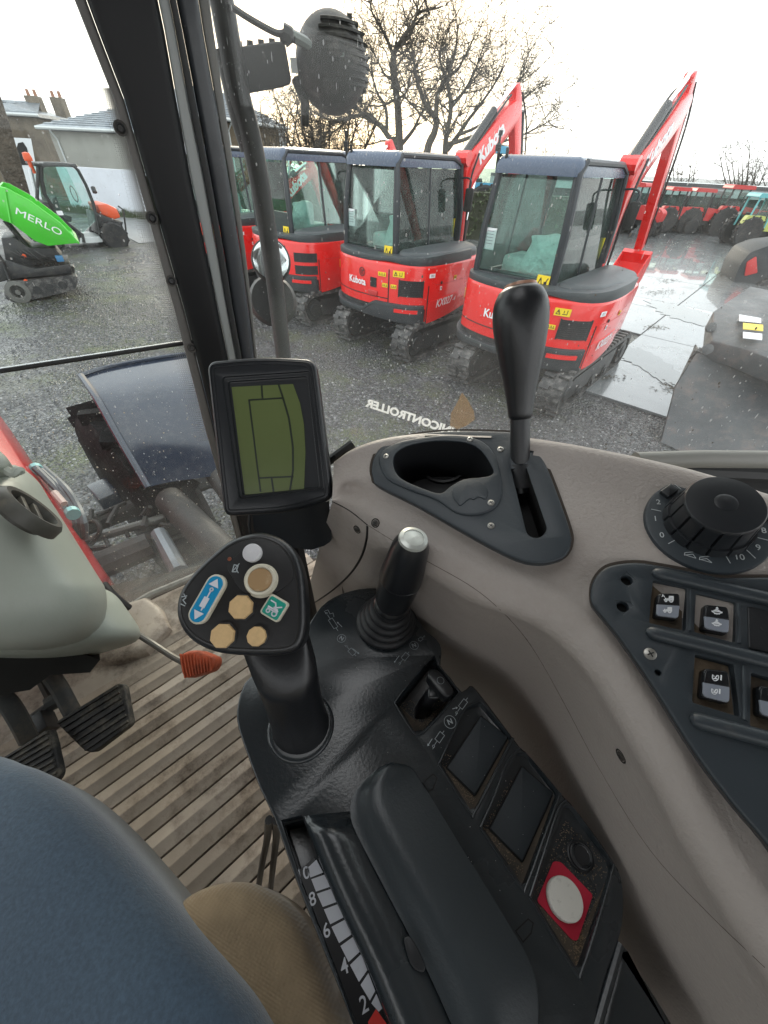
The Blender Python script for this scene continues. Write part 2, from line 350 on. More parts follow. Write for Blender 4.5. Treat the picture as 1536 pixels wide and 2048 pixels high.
# loose stones lying on the gravel, near enough to be seen singly
def stones():
    rng = np.random.default_rng(3); n = 52000
    az = np.radians(rng.uniform(-72, 50, n)); d = np.exp(rng.uniform(math.log(1.9), math.log(17), n))
    p = np.stack([np.sin(az) * d, np.cos(az) * d, np.zeros(n)], 1)
    q = p - np.array([4.0, 6.9, 0]); keep = ~((q @ H_ > -2.2) & (q @ R_ > -.05)) & ~((np.abs(p[:, 0] + 0) < 2.0) & (p[:, 1] < 1.6)); p = p[keep]; d = d[keep]; n = len(p)
    s = rng.uniform(.006, .015, n) * (1 + d * .045)
    base = np.array([(1, 0, 0), (0, 1, 0), (-1, 0, 0), (0, -1, 0), (0, 0, 1)], float)
    a = rng.uniform(0, 6.28, n); ca, sa = np.cos(a), np.sin(a)
    V = base[None] * s[:, None, None] * rng.uniform(.55, 1.35, (n, 5, 1)); V[:, :, 2] *= .8
    X = V[:, :, 0] * ca[:, None] - V[:, :, 1] * sa[:, None]; Y = V[:, :, 0] * sa[:, None] + V[:, :, 1] * ca[:, None]
    X += rng.normal(0, .2, (n, 5)) * s[:, None]
    V = np.stack([X, Y, V[:, :, 2]], 2) + p[:, None, :]
    f = np.array([(0, 1, 4), (1, 2, 4), (2, 3, 4), (3, 0, 4)])[None] + (np.arange(n) * 5)[:, None, None]
    me = bpy.data.meshes.new('gravel'); me.vertices.add(n * 5); me.vertices.foreach_set('co', V.ravel())
    f = f.reshape(-1, 3); me.loops.add(len(f) * 3); me.loops.foreach_set('vertex_index', f.ravel().astype(np.int32))
    me.polygons.add(len(f)); me.polygons.foreach_set('loop_start', np.arange(0, len(f) * 3, 3, dtype=np.int32)); me.update(calc_edges=True); me.validate()
    m = bpy.data.materials.new('stones'); m.use_nodes = True; t = m.node_tree; b = t.nodes['Principled BSDF']; L = t.links.new
    g = N(t, 'ShaderNodeNewGeometry'); r = N(t, 'ShaderNodeValToRGB'); e = r.color_ramp.elements; e[0].color = (.02, .021, .024, 1); e[1].color = (.30, .30, .30, 1)
    x = e.new(.55); x.color = (.045, .046, .052, 1); x = e.new(.85); x.color = (.10, .10, .102, 1)
    L(g.outputs['Random Per Island'], r.inputs[0]); L(r.outputs[0], b.inputs['Base Color']); b.inputs['Roughness'].default_value = .3
    me.materials.append(m); o = bpy.data.objects.new('gravel', me); COL.objects.link(o); tag(o, kind='stuff')
stones()
# weeds and moss between the stones
mb = MB()
for k in range(9000):
    cl_ = rnd.choice([(-3.2, 5.2), (-2.2, 3.4), (-.2, 3.2), (-4.5, 6.5), (-1.2, 4.6), (-5, 8), (.3, 3.7), (-7, 10)])
    x, y = cl_[0] + rnd.gauss(0, .8), cl_[1] + rnd.gauss(0, .7)
    if y < 1.8: continue
    a = rnd.uniform(0, 6.3); l = rnd.uniform(.008, .03); w = .0035
    mb.add([(x - w * math.cos(a), y - w * math.sin(a), 0), (x + w * math.cos(a), y + w * math.sin(a), 0), (x + rnd.gauss(0, .012), y + rnd.gauss(0, .012), l)], [(0, 1, 2)])
tag(mb.build('grass', M('weed', (.09, .12, .035), .7)), kind='stuff')
# concrete yard beyond the row: slabs with open joints
yard = thing('concrete_yard', None, None, (0, 0, 0)); tag(yard, kind='structure')
ym = M('yard_concrete', (.15, .16, .165), .24, var=(1.4, .22), dirt=((.09, .09, .085), .8, .55, .75), bump=[(30, .25, .006), (1.5, .3, .02)], spec=.6, coat=.6)
ym2 = M('yard_concrete_pale', (.17, .18, .182), .18, var=(1.1, .2), dirt=((.12, .12, .11), 1.2, .58, .6), bump=(26, .2, .005), spec=.6, coat=.8)
yo = np.array([4.0, 6.9, 0])
yf = Fr(yo, (0, 0, 1), H_)
yy = [-2.2, -.6, 1.1, 3.4, 4.2, 7.2, 10.8, 15, 20, 26, 36, 60]; xx = [-9, -4, 0, 3.4, 6.8, 10.5, 15, 20, 28, 40]
for j in range(len(yy) - 1):
    for i in range(len(xx) - 1):
        if xx[i] < 0 and j < 2: continue
        pale = (j == 3) or (i == 4 and j > 3)
        MB().box(yf, xx[i] + .012, xx[i + 1] - .012, yy[j] + .012, yy[j + 1] - .012, .002, .028 + rnd.uniform(0, .003)).build('slab', ym2 if pale else ym, yard)
def puddle(pts, label):
    b = MB(); P = crv(pts, 9, True); r_ = random.Random(len(pts)); c_ = np.mean(P, axis=0)
    P = [c_ + (q - c_) * (1 + .10 * math.sin(i * 1.9) + r_.uniform(-.09, .07)) for i, q in enumerate(P)]
    b.prism(W, P, .0325, .0365)
    return b.build('puddle', M('puddle_water', (.16, .17, .17), .03, spec=1.0, bump=(9, .05, .004)), None)
for pp in ([(1228, 690), (1290, 700), (1345, 735), (1375, 772), (1330, 768), (1280, 735), (1236, 712)], [(1300, 600), (1380, 616), (1450, 642), (1490, 668), (1440, 660), (1360, 640), (1310, 620)]):
    tag(puddle([Z(a, b, .03)[:2] for a, b in pp], ''), kind='structure')
# fallen leaf litter patches on the yard
mb = MB()
for (cx_, cy_, sp, n) in ((1255, 575, 9, 60), (1320, 585, 12, 90), (1335, 562, 9, 60), (1180, 545, 8, 50), (1310, 655, 8, 50), (1440, 552, 9, 50), (1345, 775, 14, 80), (1220, 755, 9, 40)):
    for k in range(n):
        q = Z(cx_ + rnd.gauss(0, sp * 1.6), cy_ + rnd.gauss(0, sp * .3), .036); a = rnd.uniform(0, 6.3); l = rnd.uniform(.015, .045)
        mb.add([q + np.array([math.cos(a) * l, math.sin(a) * l, .004]), q + np.array([-math.sin(a) * l * .5, math.cos(a) * l * .5, .012]), q - np.array([math.cos(a) * l, math.sin(a) * l, -.006])], [(0, 1, 2)])
tag(mb.build('leaf_litter', M('leaflitter', (.045, .035, .02), .8)), kind='stuff')
# ---------------------------------------------------------------- trees
BARK = M('bark', (.08, .07, .058), .9, bump=(14, .8, .03), var=(3, .3), dirt=((.12, .13, .06), 2.5, .55, .5))
TWIG = M('twig', (.075, .065, .053), .9)
def branch_tree(name, label, Y, limbs, base, seed, n1=9, n2=5, L1=1.8, droop=0.0, thick=1.0, group='bare winter trees behind the yard', tw=.012, spread=1.0):
    r = random.Random(seed); t = thing(name, label, 'tree', (base[0], base[1], 0), group)
    big = MB(); tw_ = MB()
    def grow(p, d, ln, rad, lev):
        pts = [p]; q = p.copy(); dd = d.copy(); k = 4 if lev < 2 else 3
        for i in range(k):
            dd = unit(dd + np.array([r.gauss(0, .26), r.gauss(0, .26), r.gauss(0, .2) + .05 - droop]))
            q = q + dd * ln / k; pts.append(q)
        rs = [rad * (1 - .8 * i / k) for i in range(k + 1)]
        tw_.tube(pts, rs, 3 if lev else 4)
        if lev < 2:
            m = n2 if lev == 0 else 3
            for j in range(m):
                i = r.randint(1, k); a = pts[i]; nd = unit(dd * .6 + np.array([r.gauss(0, .6), r.gauss(0, .6), r.gauss(0, .45)]))
                grow(a, nd, ln * r.uniform(.4, .65), max(rad * .55, tw * .75), lev + 1)
    for (pts, r0, r1) in limbs:
        off = r.uniform(-.8, .8) * spread
        P = []
        for i, (a, b) in enumerate(pts): P.append(AY(a, b, Y + off * (i / len(pts))))
        P = crv(P, 5); n = len(P); rs = [(r0 + (r1 - r0) * i / (n - 1)) * thick for i in range(n)]
        big.tube(P, rs, 7)
        for j in range(n1):
            i = r.randint(int(n * .25), n - 2); d = unit(P[i + 1] - P[i]); nd = unit(d * .7 + np.array([r.gauss(0, .55), r.gauss(0, .7), r.gauss(0, .5) + .15]))
            grow(P[i], nd, L1 * r.uniform(.6, 1.25), max(rs[i] * .35, tw * 1.6), 0)
        grow(P[-1], unit(P[-1] - P[-2]), L1, rs[-1], 0)
    big.build('trunk', BARK, t); tag(tw_.build('crown', TWIG, t), kind='stuff'); return t
Y1 = 25.0
g0 = lambda a, Y: AY(a, 400, Y)
branch_tree('bare_tree', 'tall bare tree with a forked top and long arching left limb behind the work lamp', Y1,
    [([(803, 420), (799, 294), (796, 221), (790, 163), (787, 114), (796, 92)], .36, .16),
     ([(796, 92), (820, 70), (830, 40), (836, 10), (842, -30)], .13, .04), ([(788, 120), (774, 78), (758, 50), (745, 26), (738, 0)], .12, .04),
     ([(797, 320), (790, 282), (781, 279), (760, 251), (730, 233), (714, 215), (702, 197), (680, 190)], .26, .07), ([(751, 242), (733, 228), (700, 236), (675, 242), (640, 232)], .15, .04),
     ([(802, 290), (825, 262), (834, 245), (842, 228), (860, 205)], .16, .04), ([(774, 260), (771, 215), (755, 188), (745, 155), (733, 128)], .14, .04),
     ([(790, 160), (770, 150), (755, 120), (742, 95)], .09, .03), ([(796, 200), (815, 180), (822, 150), (835, 125)], .09, .03), ([(700, 236), (670, 262), (645, 280)], .08, .03)],
    g0(803, Y1), 11, n1=12, n2=7, L1=1.6, tw=.012, thick=.58)
Y2 = 23.0
branch_tree('bare_tree', 'wide bare tree with several dark upright stems rising between the two nearest red booms', Y2,
    [([(850, 420), (854, 306), (869, 264), (872, 236), (854, 215), (836, 167), (827, 118), (822, 80)], .30, .05), ([(872, 236), (875, 191), (890, 161), (917, 136), (935, 100)], .17, .04),
     ([(888, 420), (890, 312), (893, 270), (902, 215), (896, 161), (911, 100), (915, 60)], .24, .04), ([(895, 300), (917, 270), (933, 245), (963, 206), (993, 161), (1010, 120)], .17, .03),
     ([(902, 215), (930, 180), (950, 140), (965, 100)], .12, .03), ([(893, 290), (940, 275), (990, 250), (1030, 215), (1055, 190)], .13, .03), ([(896, 161), (880, 120), (885, 80)], .09, .03),
     ([(940, 275), (990, 285), (1040, 272), (1085, 250), (1100, 240)], .09, .02), ([(917, 270), (960, 250), (1000, 210), (1035, 165), (1045, 130)], .10, .02), ([(854, 240), (838, 225), (815, 200), (800, 180)], .08, .02)],
    g0(870, Y2), 23, n1=16, n2=7, L1=1.55, tw=.0115, thick=.62)
br = lambda cx_, w, y0, y1, n, r_: [([(cx_ + r_.uniform(-.2, .2) * w, y0), (cx_ + u * w * .3, y0 + (y1 - y0) * .4), (cx_ + u * w * .5, y0 + (y1 - y0) * r_.uniform(.75, 1))], .10, .02) for u in [(-1 + 2 * i / (n - 1)) + r_.uniform(-.15, .15) for i in range(n)]]
branch_tree('bare_tree', 'low dense twiggy tree beside the grey slate house, over the second cab roof', 27.0, br(655, 190, 400, 195, 11, random.Random(3)), g0(655, 27), 31, n1=13, n2=7, L1=1.8, droop=.02, tw=.015)
branch_tree('bare_tree', 'slim twiggy tree against the end of the brown house', 30.0, br(560, 70, 400, 215, 6, random.Random(4)), g0(560, 30), 33, n1=6, n2=4, L1=1.5)
branch_tree('bare_tree', 'small rounded bare tree above the long shed at the far right', 48.0, br(1482, 92, 430, 300, 9, random.Random(5)), g0(1482, 48), 41, n1=6, n2=4, L1=1.6, tw=.02)
branch_tree('bare_tree', 'little bare tree showing over the shed just right of the nearest raised boom', 48.0, br(1358, 70, 430, 322, 7, random.Random(6)), g0(1358, 48), 43, n1=5, n2=4, L1=1.3, tw=.02)
branch_tree('bare_tree', 'thin bare sapling on the skyline right of the widest tree', 40.0, br(1100, 60, 420, 300, 6, random.Random(8)), g0(1100, 40), 47, n1=5, n2=4, L1=1.4, tw=.016)
# long clipped hedge seen through the cabs
def hedge(x0, x1, y, hgt, label):
    h = thing('hedge', label, 'hedge', ((x0 + x1) / 2, y, 0)); r = random.Random(5); b = MB()
    for k in range(9000):
        x = r.uniform(x0, x1); z = hgt * r.random() ** .7 * (.92 + .1 * math.sin(x * 1.7)); q = np.array([x, y + r.uniform(-.4, .4), z]); a = [unit((r.gauss(0, 1), r.gauss(0, 1), r.gauss(0, 1))) * r.uniform(.06, .14) for _ in range(3)]
        b.add([q + a[0], q + a[1], q + a[2]], [(0, 1, 2)])
    tag(b.build('foliage', M('hedge_leaf', (.045, .062, .026), .6, var=(2, .5)), h), kind='stuff')
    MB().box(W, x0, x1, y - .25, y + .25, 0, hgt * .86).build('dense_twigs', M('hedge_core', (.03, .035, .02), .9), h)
hedge(-10, 7.0, 19.5, 1.75, 'long dark green hedge behind the row of red excavators')
# ---------------------------------------------------------------- houses
SLATE = M('slate', (.22, .25, .28), .38, var=(3, .3), bump=(6, .5, .03)); HARL = M('pebbledash', (.30, .30, .27), .9, var=(1.2, .12), bump=(30, .4, .02))
STONEW = M('brown_stone', (.14, .115, .085), .9, var=(1.5, .4), bump=(3, .5, .05)); WHITE = M('white_paint', (.72, .74, .76), .5); PANE = M('house_window', (.1, .14, .15), .08, spec=.8); GUT = M('gutter', (.55, .58, .58), .5)
def house(name, label, p0, p1, depth, zE, zR, wall, hipx=2.4, wins=(), pipes=(), chim=(), over=.35):
    """p0,p1: the visible front foot line; hipped roof"""
    p0, p1 = np.array([*p0[:2], 0.0]), np.array([*p1[:2], 0.0]); u = unit(p1 - p0); L_ = np.linalg.norm(p1 - p0); f = Fr(p0, (0, 0, 1), np.cross((0, 0, 1), u)); # x along u
    t = thing(name, label, 'house', tuple(p0), 'houses beyond the yard')
    MB().box(f, 0, L_, 0, depth, 0, zE).build('wall', wall, t)
    b = MB(); o = over; e_ = [(-o, -o), (L_ + o, -o), (L_ + o, depth + o), (-o, depth + o)]
    b.add([f.p(*q, zE + .02) for q in e_] + [f.p(*q, zE + .17) for q in e_] + [f.p(hipx, depth / 2, zR), f.p(L_ - hipx, depth / 2, zR)],
          [(3, 2, 1, 0), (0, 1, 5, 4), (1, 2, 6, 5), (2, 3, 7, 6), (3, 0, 4, 7), (4, 5, 9, 8), (5, 6, 9), (6, 7, 8, 9), (7, 4, 8)])
    rf = b.build('roof', SLATE, t, sharp=10)
    # slate courses on the front slope
    for k in range(1, 16):
        a = k / 16; y = -o + (depth / 2 + o) * a; z = zE + .17 + (zR - zE - .17) * a; xa, xb = -o + (hipx + o) * a, L_ + o - (hipx + o) * a
        MB().add([f.p(xa, y - .02, z + .004), f.p(xb, y - .02, z + .004), f.p(xb, y - .02, z + .035), f.p(xa, y - .02, z + .035), f.p(xa, y + .22, z + .16 * (zR - zE) / depth * 2 * .25 + .05), f.p(xb, y + .22, z + .16 * (zR - zE) / depth * .5 + .05)], [(0, 1, 2, 3), (3, 2, 5, 4)]).build('slate_course', SLATE, rf, sharp=10)
    MB().tube([f.p(-o, -o - .06, zE + .1), f.p(L_ + o, -o - .06, zE + .1)], .07, 6).build('gutter', GUT, t)
    for x in pipes: MB().tube([f.p(x, -.06, 0), f.p(x, -.06, zE - .35), f.p(x, -o - .04, zE + .02)], .045, 6).build('drainpipe', GUT, t)
    vf = Fr(p0, np.cross(u, (0, 0, 1)), (0, 0, 1))
    for (x, z, w, hh) in wins:
        fr_ = MB(); 
        for q in ((x - w / 2 - .06, x + w / 2 + .06, z - hh / 2 - .08, z - hh / 2), (x - w / 2 - .06, x + w / 2 + .06, z + hh / 2, z + hh / 2 + .06), (x - w / 2 - .06, x - w / 2, z - hh / 2, z + hh / 2), (x + w / 2, x + w / 2 + .06, z - hh / 2, z + hh / 2), (x - w / 2, x + w / 2, z + .12, z + .18)): fr_.box(vf, *q, .01, .07)
        wo_ = fr_.build('window', WHITE, t); MB().box(vf, x - w / 2, x + w / 2, z - hh / 2, z + hh / 2, .008, .03).build('pane', PANE, wo_)
    for (x, w) in chim:
        c_ = MB().box(f, x - w / 2, x + w / 2, depth / 2 - .4, depth / 2 + .4, zR - .8, zR + .25).build('chimney', STONEW, rf)
        for q in (-.2, .2): MB().lathe(Fr(f.p(x + q, depth / 2, zR + .25), (0, 0, 1), u), [(.11, 0), (.09, .3)], 8).build('chimney_pot', M('clay', (.3, .14, .08), .8), rf)
    return t
def zat(px, py, p): # height seen at a pixel above plan point p
    d = ray(px, py); s = math.hypot(p[0], p[1]) / math.hypot(d[0], d[1]); return CAMZ + d[2] * s
def azp(px, py, dist):
    d = ray(px, py); k = dist / math.hypot(d[0], d[1]); return (C + d * k)[:2]
a, b_ = azp(112, 300, 34), azp(330, 300, 31)
house('pebbledash_house', 'grey pebbledash house with a pale slate hip roof, left of the thick cab pillar', a, b_, 9, zat(112, 262, a), zat(215, 195, azp(215, 195, 37)), HARL, 4.2, pipes=(.35,), wins=((5.6, 1.5, 1.0, 1.2),))
a, b_ = azp(-70, 300, 40), azp(98, 300, 38)
house('stone_house', 'dark stone house with chimneys at the far left edge', a, b_, 8, zat(100, 238, b_), zat(30, 200, azp(30, 200, 42)), STONEW, 3.5, chim=((3.2, .7), (4.6, .6)), wins=((9.5, 3.2, .8, 1.2), (11, 3.2, .8, 1.2)))
a, b_ = azp(404, 280, 32.5), azp(566, 290, 40)
house('brown_house', 'brown walled house with a blue grey slate roof between the pillar and the mirror pole', a, b_, 5, zat(440, 243, (a * .78 + b_ * .22)), zat(450, 180, azp(450, 180, 37.5)), M('brown_render', (.13, .10, .065), .9, var=(2, .2)), 2.8, pipes=(2.6,), wins=((4.4, zat(466, 262, (a * .6 + b_ * .4)), .75, .95), (9.0, zat(466, 262, (a * .6 + b_ * .4)), .75, .95)))
# white lean-to gable with arch
def ffr(px, py, z=0.0, turn=0.0):
    o = Z(px, py, z); n = -np.array([o[0], o[1], 0.0]); n = unit(n); c, s = math.cos(turn), math.sin(turn); n = np.array([n[0] * c - n[1] * s, n[0] * s + n[1] * c, 0]); return Fr(o, n, (0, 0, 1))
o_ = azp(45, 300, 30); f = Fr((*o_, 0), (-o_[0], -o_[1], 0), (0, 0, 1))
t = thing('white_outhouse', 'small white painted outhouse with a dark arched opening in front of the stone house', 'outhouse', tuple(f.o))
MB().prism(f, f.pxs([(24, 275), (62, 277), (84, 400), (30, 400)]), -3, 0).build('wall', WHITE, t)
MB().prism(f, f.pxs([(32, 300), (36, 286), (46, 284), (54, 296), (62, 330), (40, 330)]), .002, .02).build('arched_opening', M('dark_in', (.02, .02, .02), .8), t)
# low white boundary wall and its kerb grass
a, b_ = azp(150, 390, 27), azp(262, 395, 24.5); u = unit(np.array([*(b_ - a), 0]))
f = Fr((*a, 0), np.cross(u, (0, 0, 1)), (0, 0, 1))
t = tag(MB().box(f, -.5, np.linalg.norm(b_ - a) + 3, 0, zat(160, 333, a), -.2, 0).build('boundary_wall', M('white_wall', (.66, .68, .74), .7, var=(1, .08))), 'low whitewashed wall beneath the pebbledash house', 'wall')
mb = MB()
for k in range(1500):
    x = rnd.uniform(-1, 9); q = f.p(x, 0, .15 + rnd.uniform(-.1, .5)); mb.add([q + np.array([-.03, 0, 0]), q + np.array([.03, 0, 0]), q + np.array([rnd.gauss(0, .08), 0, rnd.uniform(.1, .34)])], [(0, 1, 2)])
tag(mb.build('grass', M('verge', (.05, .07, .03), .8)), kind='stuff')
tag(MB().prism(W, [azp(170, 400, 24)[:2], azp(262, 440, 17)[:2], azp(420, 440, 18)[:2], azp(330, 385, 27)[:2]], .002, .02).build('road', M('wet_road', (.16, .165, .165), .3, var=(1.5, .25), bump=(18, .3, .01))), kind='structure')
# ---------------------------------------------------------------- long shed at the right + far machines
a, b_ = azp(985, 400, 33), azp(1900, 460, 36); u = unit(np.array([*(b_ - a), 0])); f = Fr((*a, 0), np.cross(u, (0, 0, 1)), (0, 0, 1)); L_ = np.linalg.norm(b_ - a)
t = thing('long_shed', 'long low shed with a pale roof edge across the right of the yard', 'shed', (*a, 0))
zt = zat(1300, 362, azp(1300, 362, 34))
MB().box(f, 0, L_, 0, zt - .5, -6, 0).build('wall', M('shed_wall', (.035, .038, .04), .8, var=(.6, .5)), t)
MB().box(f, -.3, L_ + .3, zt - .5, zt, -6.3, .4).build('roof', M('shed_roof', (.42, .46, .47), .4, var=(1, .2)), t)
MB().box(f, -.3, L_ + .3, zt - .12, zt + .02, .402, .46).build('gutter', M('dark_gutter', (.06, .065, .07), .5), t)
for k in range(26):
    MB().box(f, 1 + k * 1.6, 1.06 + k * 1.6, .1, zt - .5, .001, .04).build('cladding_rib', M('shed_rib', (.07, .075, .08), .7), t)
BLK = M('black_steel', (.018, .019, .021), .45, dirt=((.08, .075, .065), 8, .5, .5)); RUB = M('tyre_rubber', (.022, .022, .023), .75, bump=(20, .4, .02), dirt=((.09, .08, .07), 5, .5, .7))
def wheel(fr, parent, r, w, rimcol, lugs=14, seg=28):
    """fr.n = axle direction, centred"""
    ty = MB().lathe(fr, [(r * .55, -w / 2), (r * .9, -w / 2), (r, -w * .36), (r, w * .36), (r * .9, w / 2), (r * .55, w / 2)], seg).build('tyre', RUB, parent)
    if lugs:
        b = MB()
        for k in range(lugs):
            for s_ in (-1, 1):
                a = 2 * math.pi * (k + (s_ > 0) * .5) / lugs; c, s = math.cos(a), math.sin(a); g = Fr(fr.p(c * r, s * r, s_ * w * .2), fr.x * c + fr.y * s, fr.n, .5 * s_)
                b.box(g, -r * .045, r * .045, -w * .26, w * .26, -r * .03, r * .07)
        tag(b.build('tread_lugs', RUB, parent), kind='stuff')
    rm = MB().lathe(fr, [(r * .56, -w * .42), (r * .56, w * .42), (r * .5, w * .42), (r * .42, w * .2), (r * .18, w * .16), (r * .16, w * .3), (0.001, w * .3)], 20, cap0=True, cap1=False).build('rim', rimcol, parent)
    return ty
def small_tractor(name, label, px, py, turn, s, body, cabcol=None, lab=None, cat='tractor', glass=True):
    """compact tractor standing on the ground at pixel, nose along local +x"""
    o = Z(px, py, 0); f = ffr(px, py, 0, turn); t = thing(name, label, cat, tuple(o), 'tractors parked along the far shed')
    side = f   # x along length, y up, n towards the camera
    P_ = lambda x, z, y: side.p(x * s, z * s, y * s)
    sd = Fr(f.o, f.n, f.y)
    MB().prism(sd, [(x * s, y * s) for x, y in fillet([(.25, .75), (1.55, .7), (1.6, 1.15), (1.35, 1.3), (.25, 1.4)], .12)], -.85 * s, -.25 * s).build('bonnet', body, t)
    MB().prism(sd, [(x * s, y * s) for x, y in [(-.9, .55), (1.5, .5), (1.5, .75), (-.9, .85)]], -.75 * s, -.35 * s).build('chassis', BLK, t)
    for y0 in (-.0, -1.1):
        g = Fr(sd.p(-.55 * s, .68 * s, (y0 - .17) * s if y0 else -.1 * s), sd.n, sd.y); wheel(g, t, .68 * s, .34 * s, body, 12, 20)
        g = Fr(sd.p(1.2 * s, .42 * s, (y0 - .05) * s if y0 else -.1 * s), sd.n, sd.y); wheel(g, t, .42 * s, .26 * s, body, 10, 18)
    cb = cabcol or BLK
    b = MB()
    for x in (-.85, .2):
        for h in (-1.02, -.12): b.tube([sd.p(x * s, .9 * s, h * s), sd.p((x + (.05 if x < 0 else -.12)) * s, 2.15 * s, h * s)], .045 * s, 6)
    b.build('cab_frame', cb, t)
    MB().prism(sd, [(x * s, y * s) for x, y in fillet([(-.98, 2.13), (.28, 2.13), (.22, 2.3), (-.9, 2.32)], .06)], -1.12 * s, -.02 * s).build('roof', cabcol or body, t)
    if glass: MB().box(sd, -.78 * s, .1 * s, 1.2 * s, 2.1 * s, -1.0 * s, -.14 * s).build('cab_glass', MATS.get('cabglass') or glassmat('cabglass', (.62, .82, .76), .8, .05), t)
    MB().prism(sd, [(x * s, y * s) for x, y in fillet([(-1.15, .95), (-1.0, 1.4), (-.1, 1.4), (.1, .9), (-.1, .9), (-.3, 1.2), (-.85, 1.2), (-1.0, .9)], .08)], -.3 * s, 0).build('mudguard', body, t)
    MB().prism(sd, [(x * s, y * s) for x, y in fillet([(-.6, .9), (-.15, .9), (-.15, 1.05), (-.5, 1.1), (-.6, 1.5), (-.72, 1.5)], .05)], -.8 * s, -.4 * s).build('seat', BLK, t)
    return t
REDP = M('red_paint', (.74, .014, .012), .28, coat=.5, var=(1.5, .06), rvar=.06, dirt=((.25, .07, .055), 9, .62, .3))
REDF = M('faded_red_paint', (.50, .03, .03), .45); TEAL = M('teal_paint', (.13, .40, .42), .45); ORG_ = M('orange_paint', (.72, .10, .03), .4); YEL = M('lime_paint', (.42, .46, .12), .5)
glassmat('cabglass', (.82, .95, .915), 1.0, .035, (.6, .7, .68), 5)
small_tractor('red_tractor', 'red tractor just left of the teal cabbed one, before the long shed', 1452, 474, .5, .88, REDF)
small_tractor('teal_tractor', 'teal cabbed compact tractor at the far right edge', 1500, 496, .6, .8, YEL, TEAL)
small_tractor('red_tractor', 'small red tractor just right of the nearest raised boom', 1385, 470, .4, .8, REDF)
small_tractor('red_tractor', 'red tractor half hidden behind the nearest raised boom', 1245, 470, -.4, .85, REDF)
small_tractor('blue_tractor', 'blue tractor seen between the two nearest cabs', 985, 470, .3, 1.25, M('blue_paint', (.05, .28, .45), .4))
small_tractor('red_tractor', 'red tractor cut by the right edge of the picture', 1556, 486, .6, .9, REDF)
small_tractor('grey_tractor', 'small grey tractor between the red machines and the teal cabbed one', 1420, 466, .3, .75, M('dull_grey', (.2, .21, .21), .5))
small_tractor('red_tractor', 'small red tractor close behind the nearest stick and its bucket', 1338, 468, .5, .8, REDF)
branch_tree('bare_tree', 'low thin bare tree on the skyline above the right end of the shed', 46.0, br(1560, 120, 430, 335, 7, random.Random(12)), g0(1560, 46), 51, n1=5, n2=4, L1=1.3, tw=.014)
branch_tree('bare_tree', 'low scrubby bare tree over the shed between the two nearest booms', 44.0, br(1215, 90, 430, 335, 7, random.Random(14)), g0(1215, 44), 53, n1=5, n2=4, L1=1.2, tw=.014)
t_ = tag(MB().prism(ffr(965, 470), ffr(965, 470).pxs([(948, 402), (974, 402), (974, 430), (948, 428)]), -1.2, 0).build('feed_bin', M('lime_green', (.2, .55, .04), .4), bevel=.03), 'lime green bin beside the boom of the third excavator', 'bin')
# ================================================================ RED MINI EXCAVATORS
OUT = [(-.93, -.45), (-.92, -.75), (-.8, -1.0), (-.45, -1.16), (0, -1.2), (.45, -1.13), (.72, -.98), (.84, -.7), (.86, -.2), (.8, .5)]
WL = crv(OUT, 12)
WS = np.r_[0, np.cumsum([np.linalg.norm(WL[i + 1] - WL[i]) for i in range(len(WL) - 1)])]
def wallf(s, z, off=0.0):
    i = min(max(int(np.searchsorted(WS, s)) - 1, 0), len(WL) - 2); k = (s - WS[i]) / (WS[i + 1] - WS[i]); q = WL[i] + (WL[i + 1] - WL[i]) * k
    d = unit(WL[i + 1] - WL[i]); return Fr((q[0] + d[1] * off, q[1] - d[0] * off, z), (d[1], -d[0], 0), (0, 0, 1))
DKG = M('dark_grey_plastic', (.028, .032, .036), .5, var=(5, .15), bump=(60, .15, .004)); HUMP = M('hood_plastic', (.045, .053, .058), .45, var=(4, .1), bump=(70, .1, .003)); ROOF = M('cab_roof_wet', (.075, .10, .15), .22, bump=(45, .35, .006), rvar=.1)
YST = M('yellow_sticker', (.85, .62, .02), .5); WST = M('white_print', (.82, .82, .84), .5); BKP = M('black_print', (.01, .01, .01), .6); CHR = M('chrome_rod', (.75, .76, .78), .15, metal=1); GRL = M('grille_mesh', (.02, .02, .022), .6, bump=(120, 1, .01)); WRAP = M('seat_wrap', (.60, .70, .68), .3, var=(7, .2), bump=(16, .9, .04)); TRK = M('track_rubber', (.03, .03, .031), .5, bump=(14, .4, .02), dirt=((.20, .19, .18), 9, .46, .8)); HOSE = M('hose_rubber', (.012, .012, .013), .5)  # track dirt made paler to stand in for light caught on the lugs
def wallband(z0, z1, s0, s1, off, thick, n=40, zf=None):
    """curved plate hugging the rear wall; zf(u)->(z0,z1)"""
    rs = []
    for i in range(n + 1):
        s = s0 + (s1 - s0) * i / n; a, b = zf(i / n) if zf else (z0, z1); f = wallf(s, 0, 0)
        rs.append([f.p(0, a, off - thick), f.p(0, a, off), f.p(0, b, off), f.p(0, b, off - thick)])
    return MB().rings(rs)
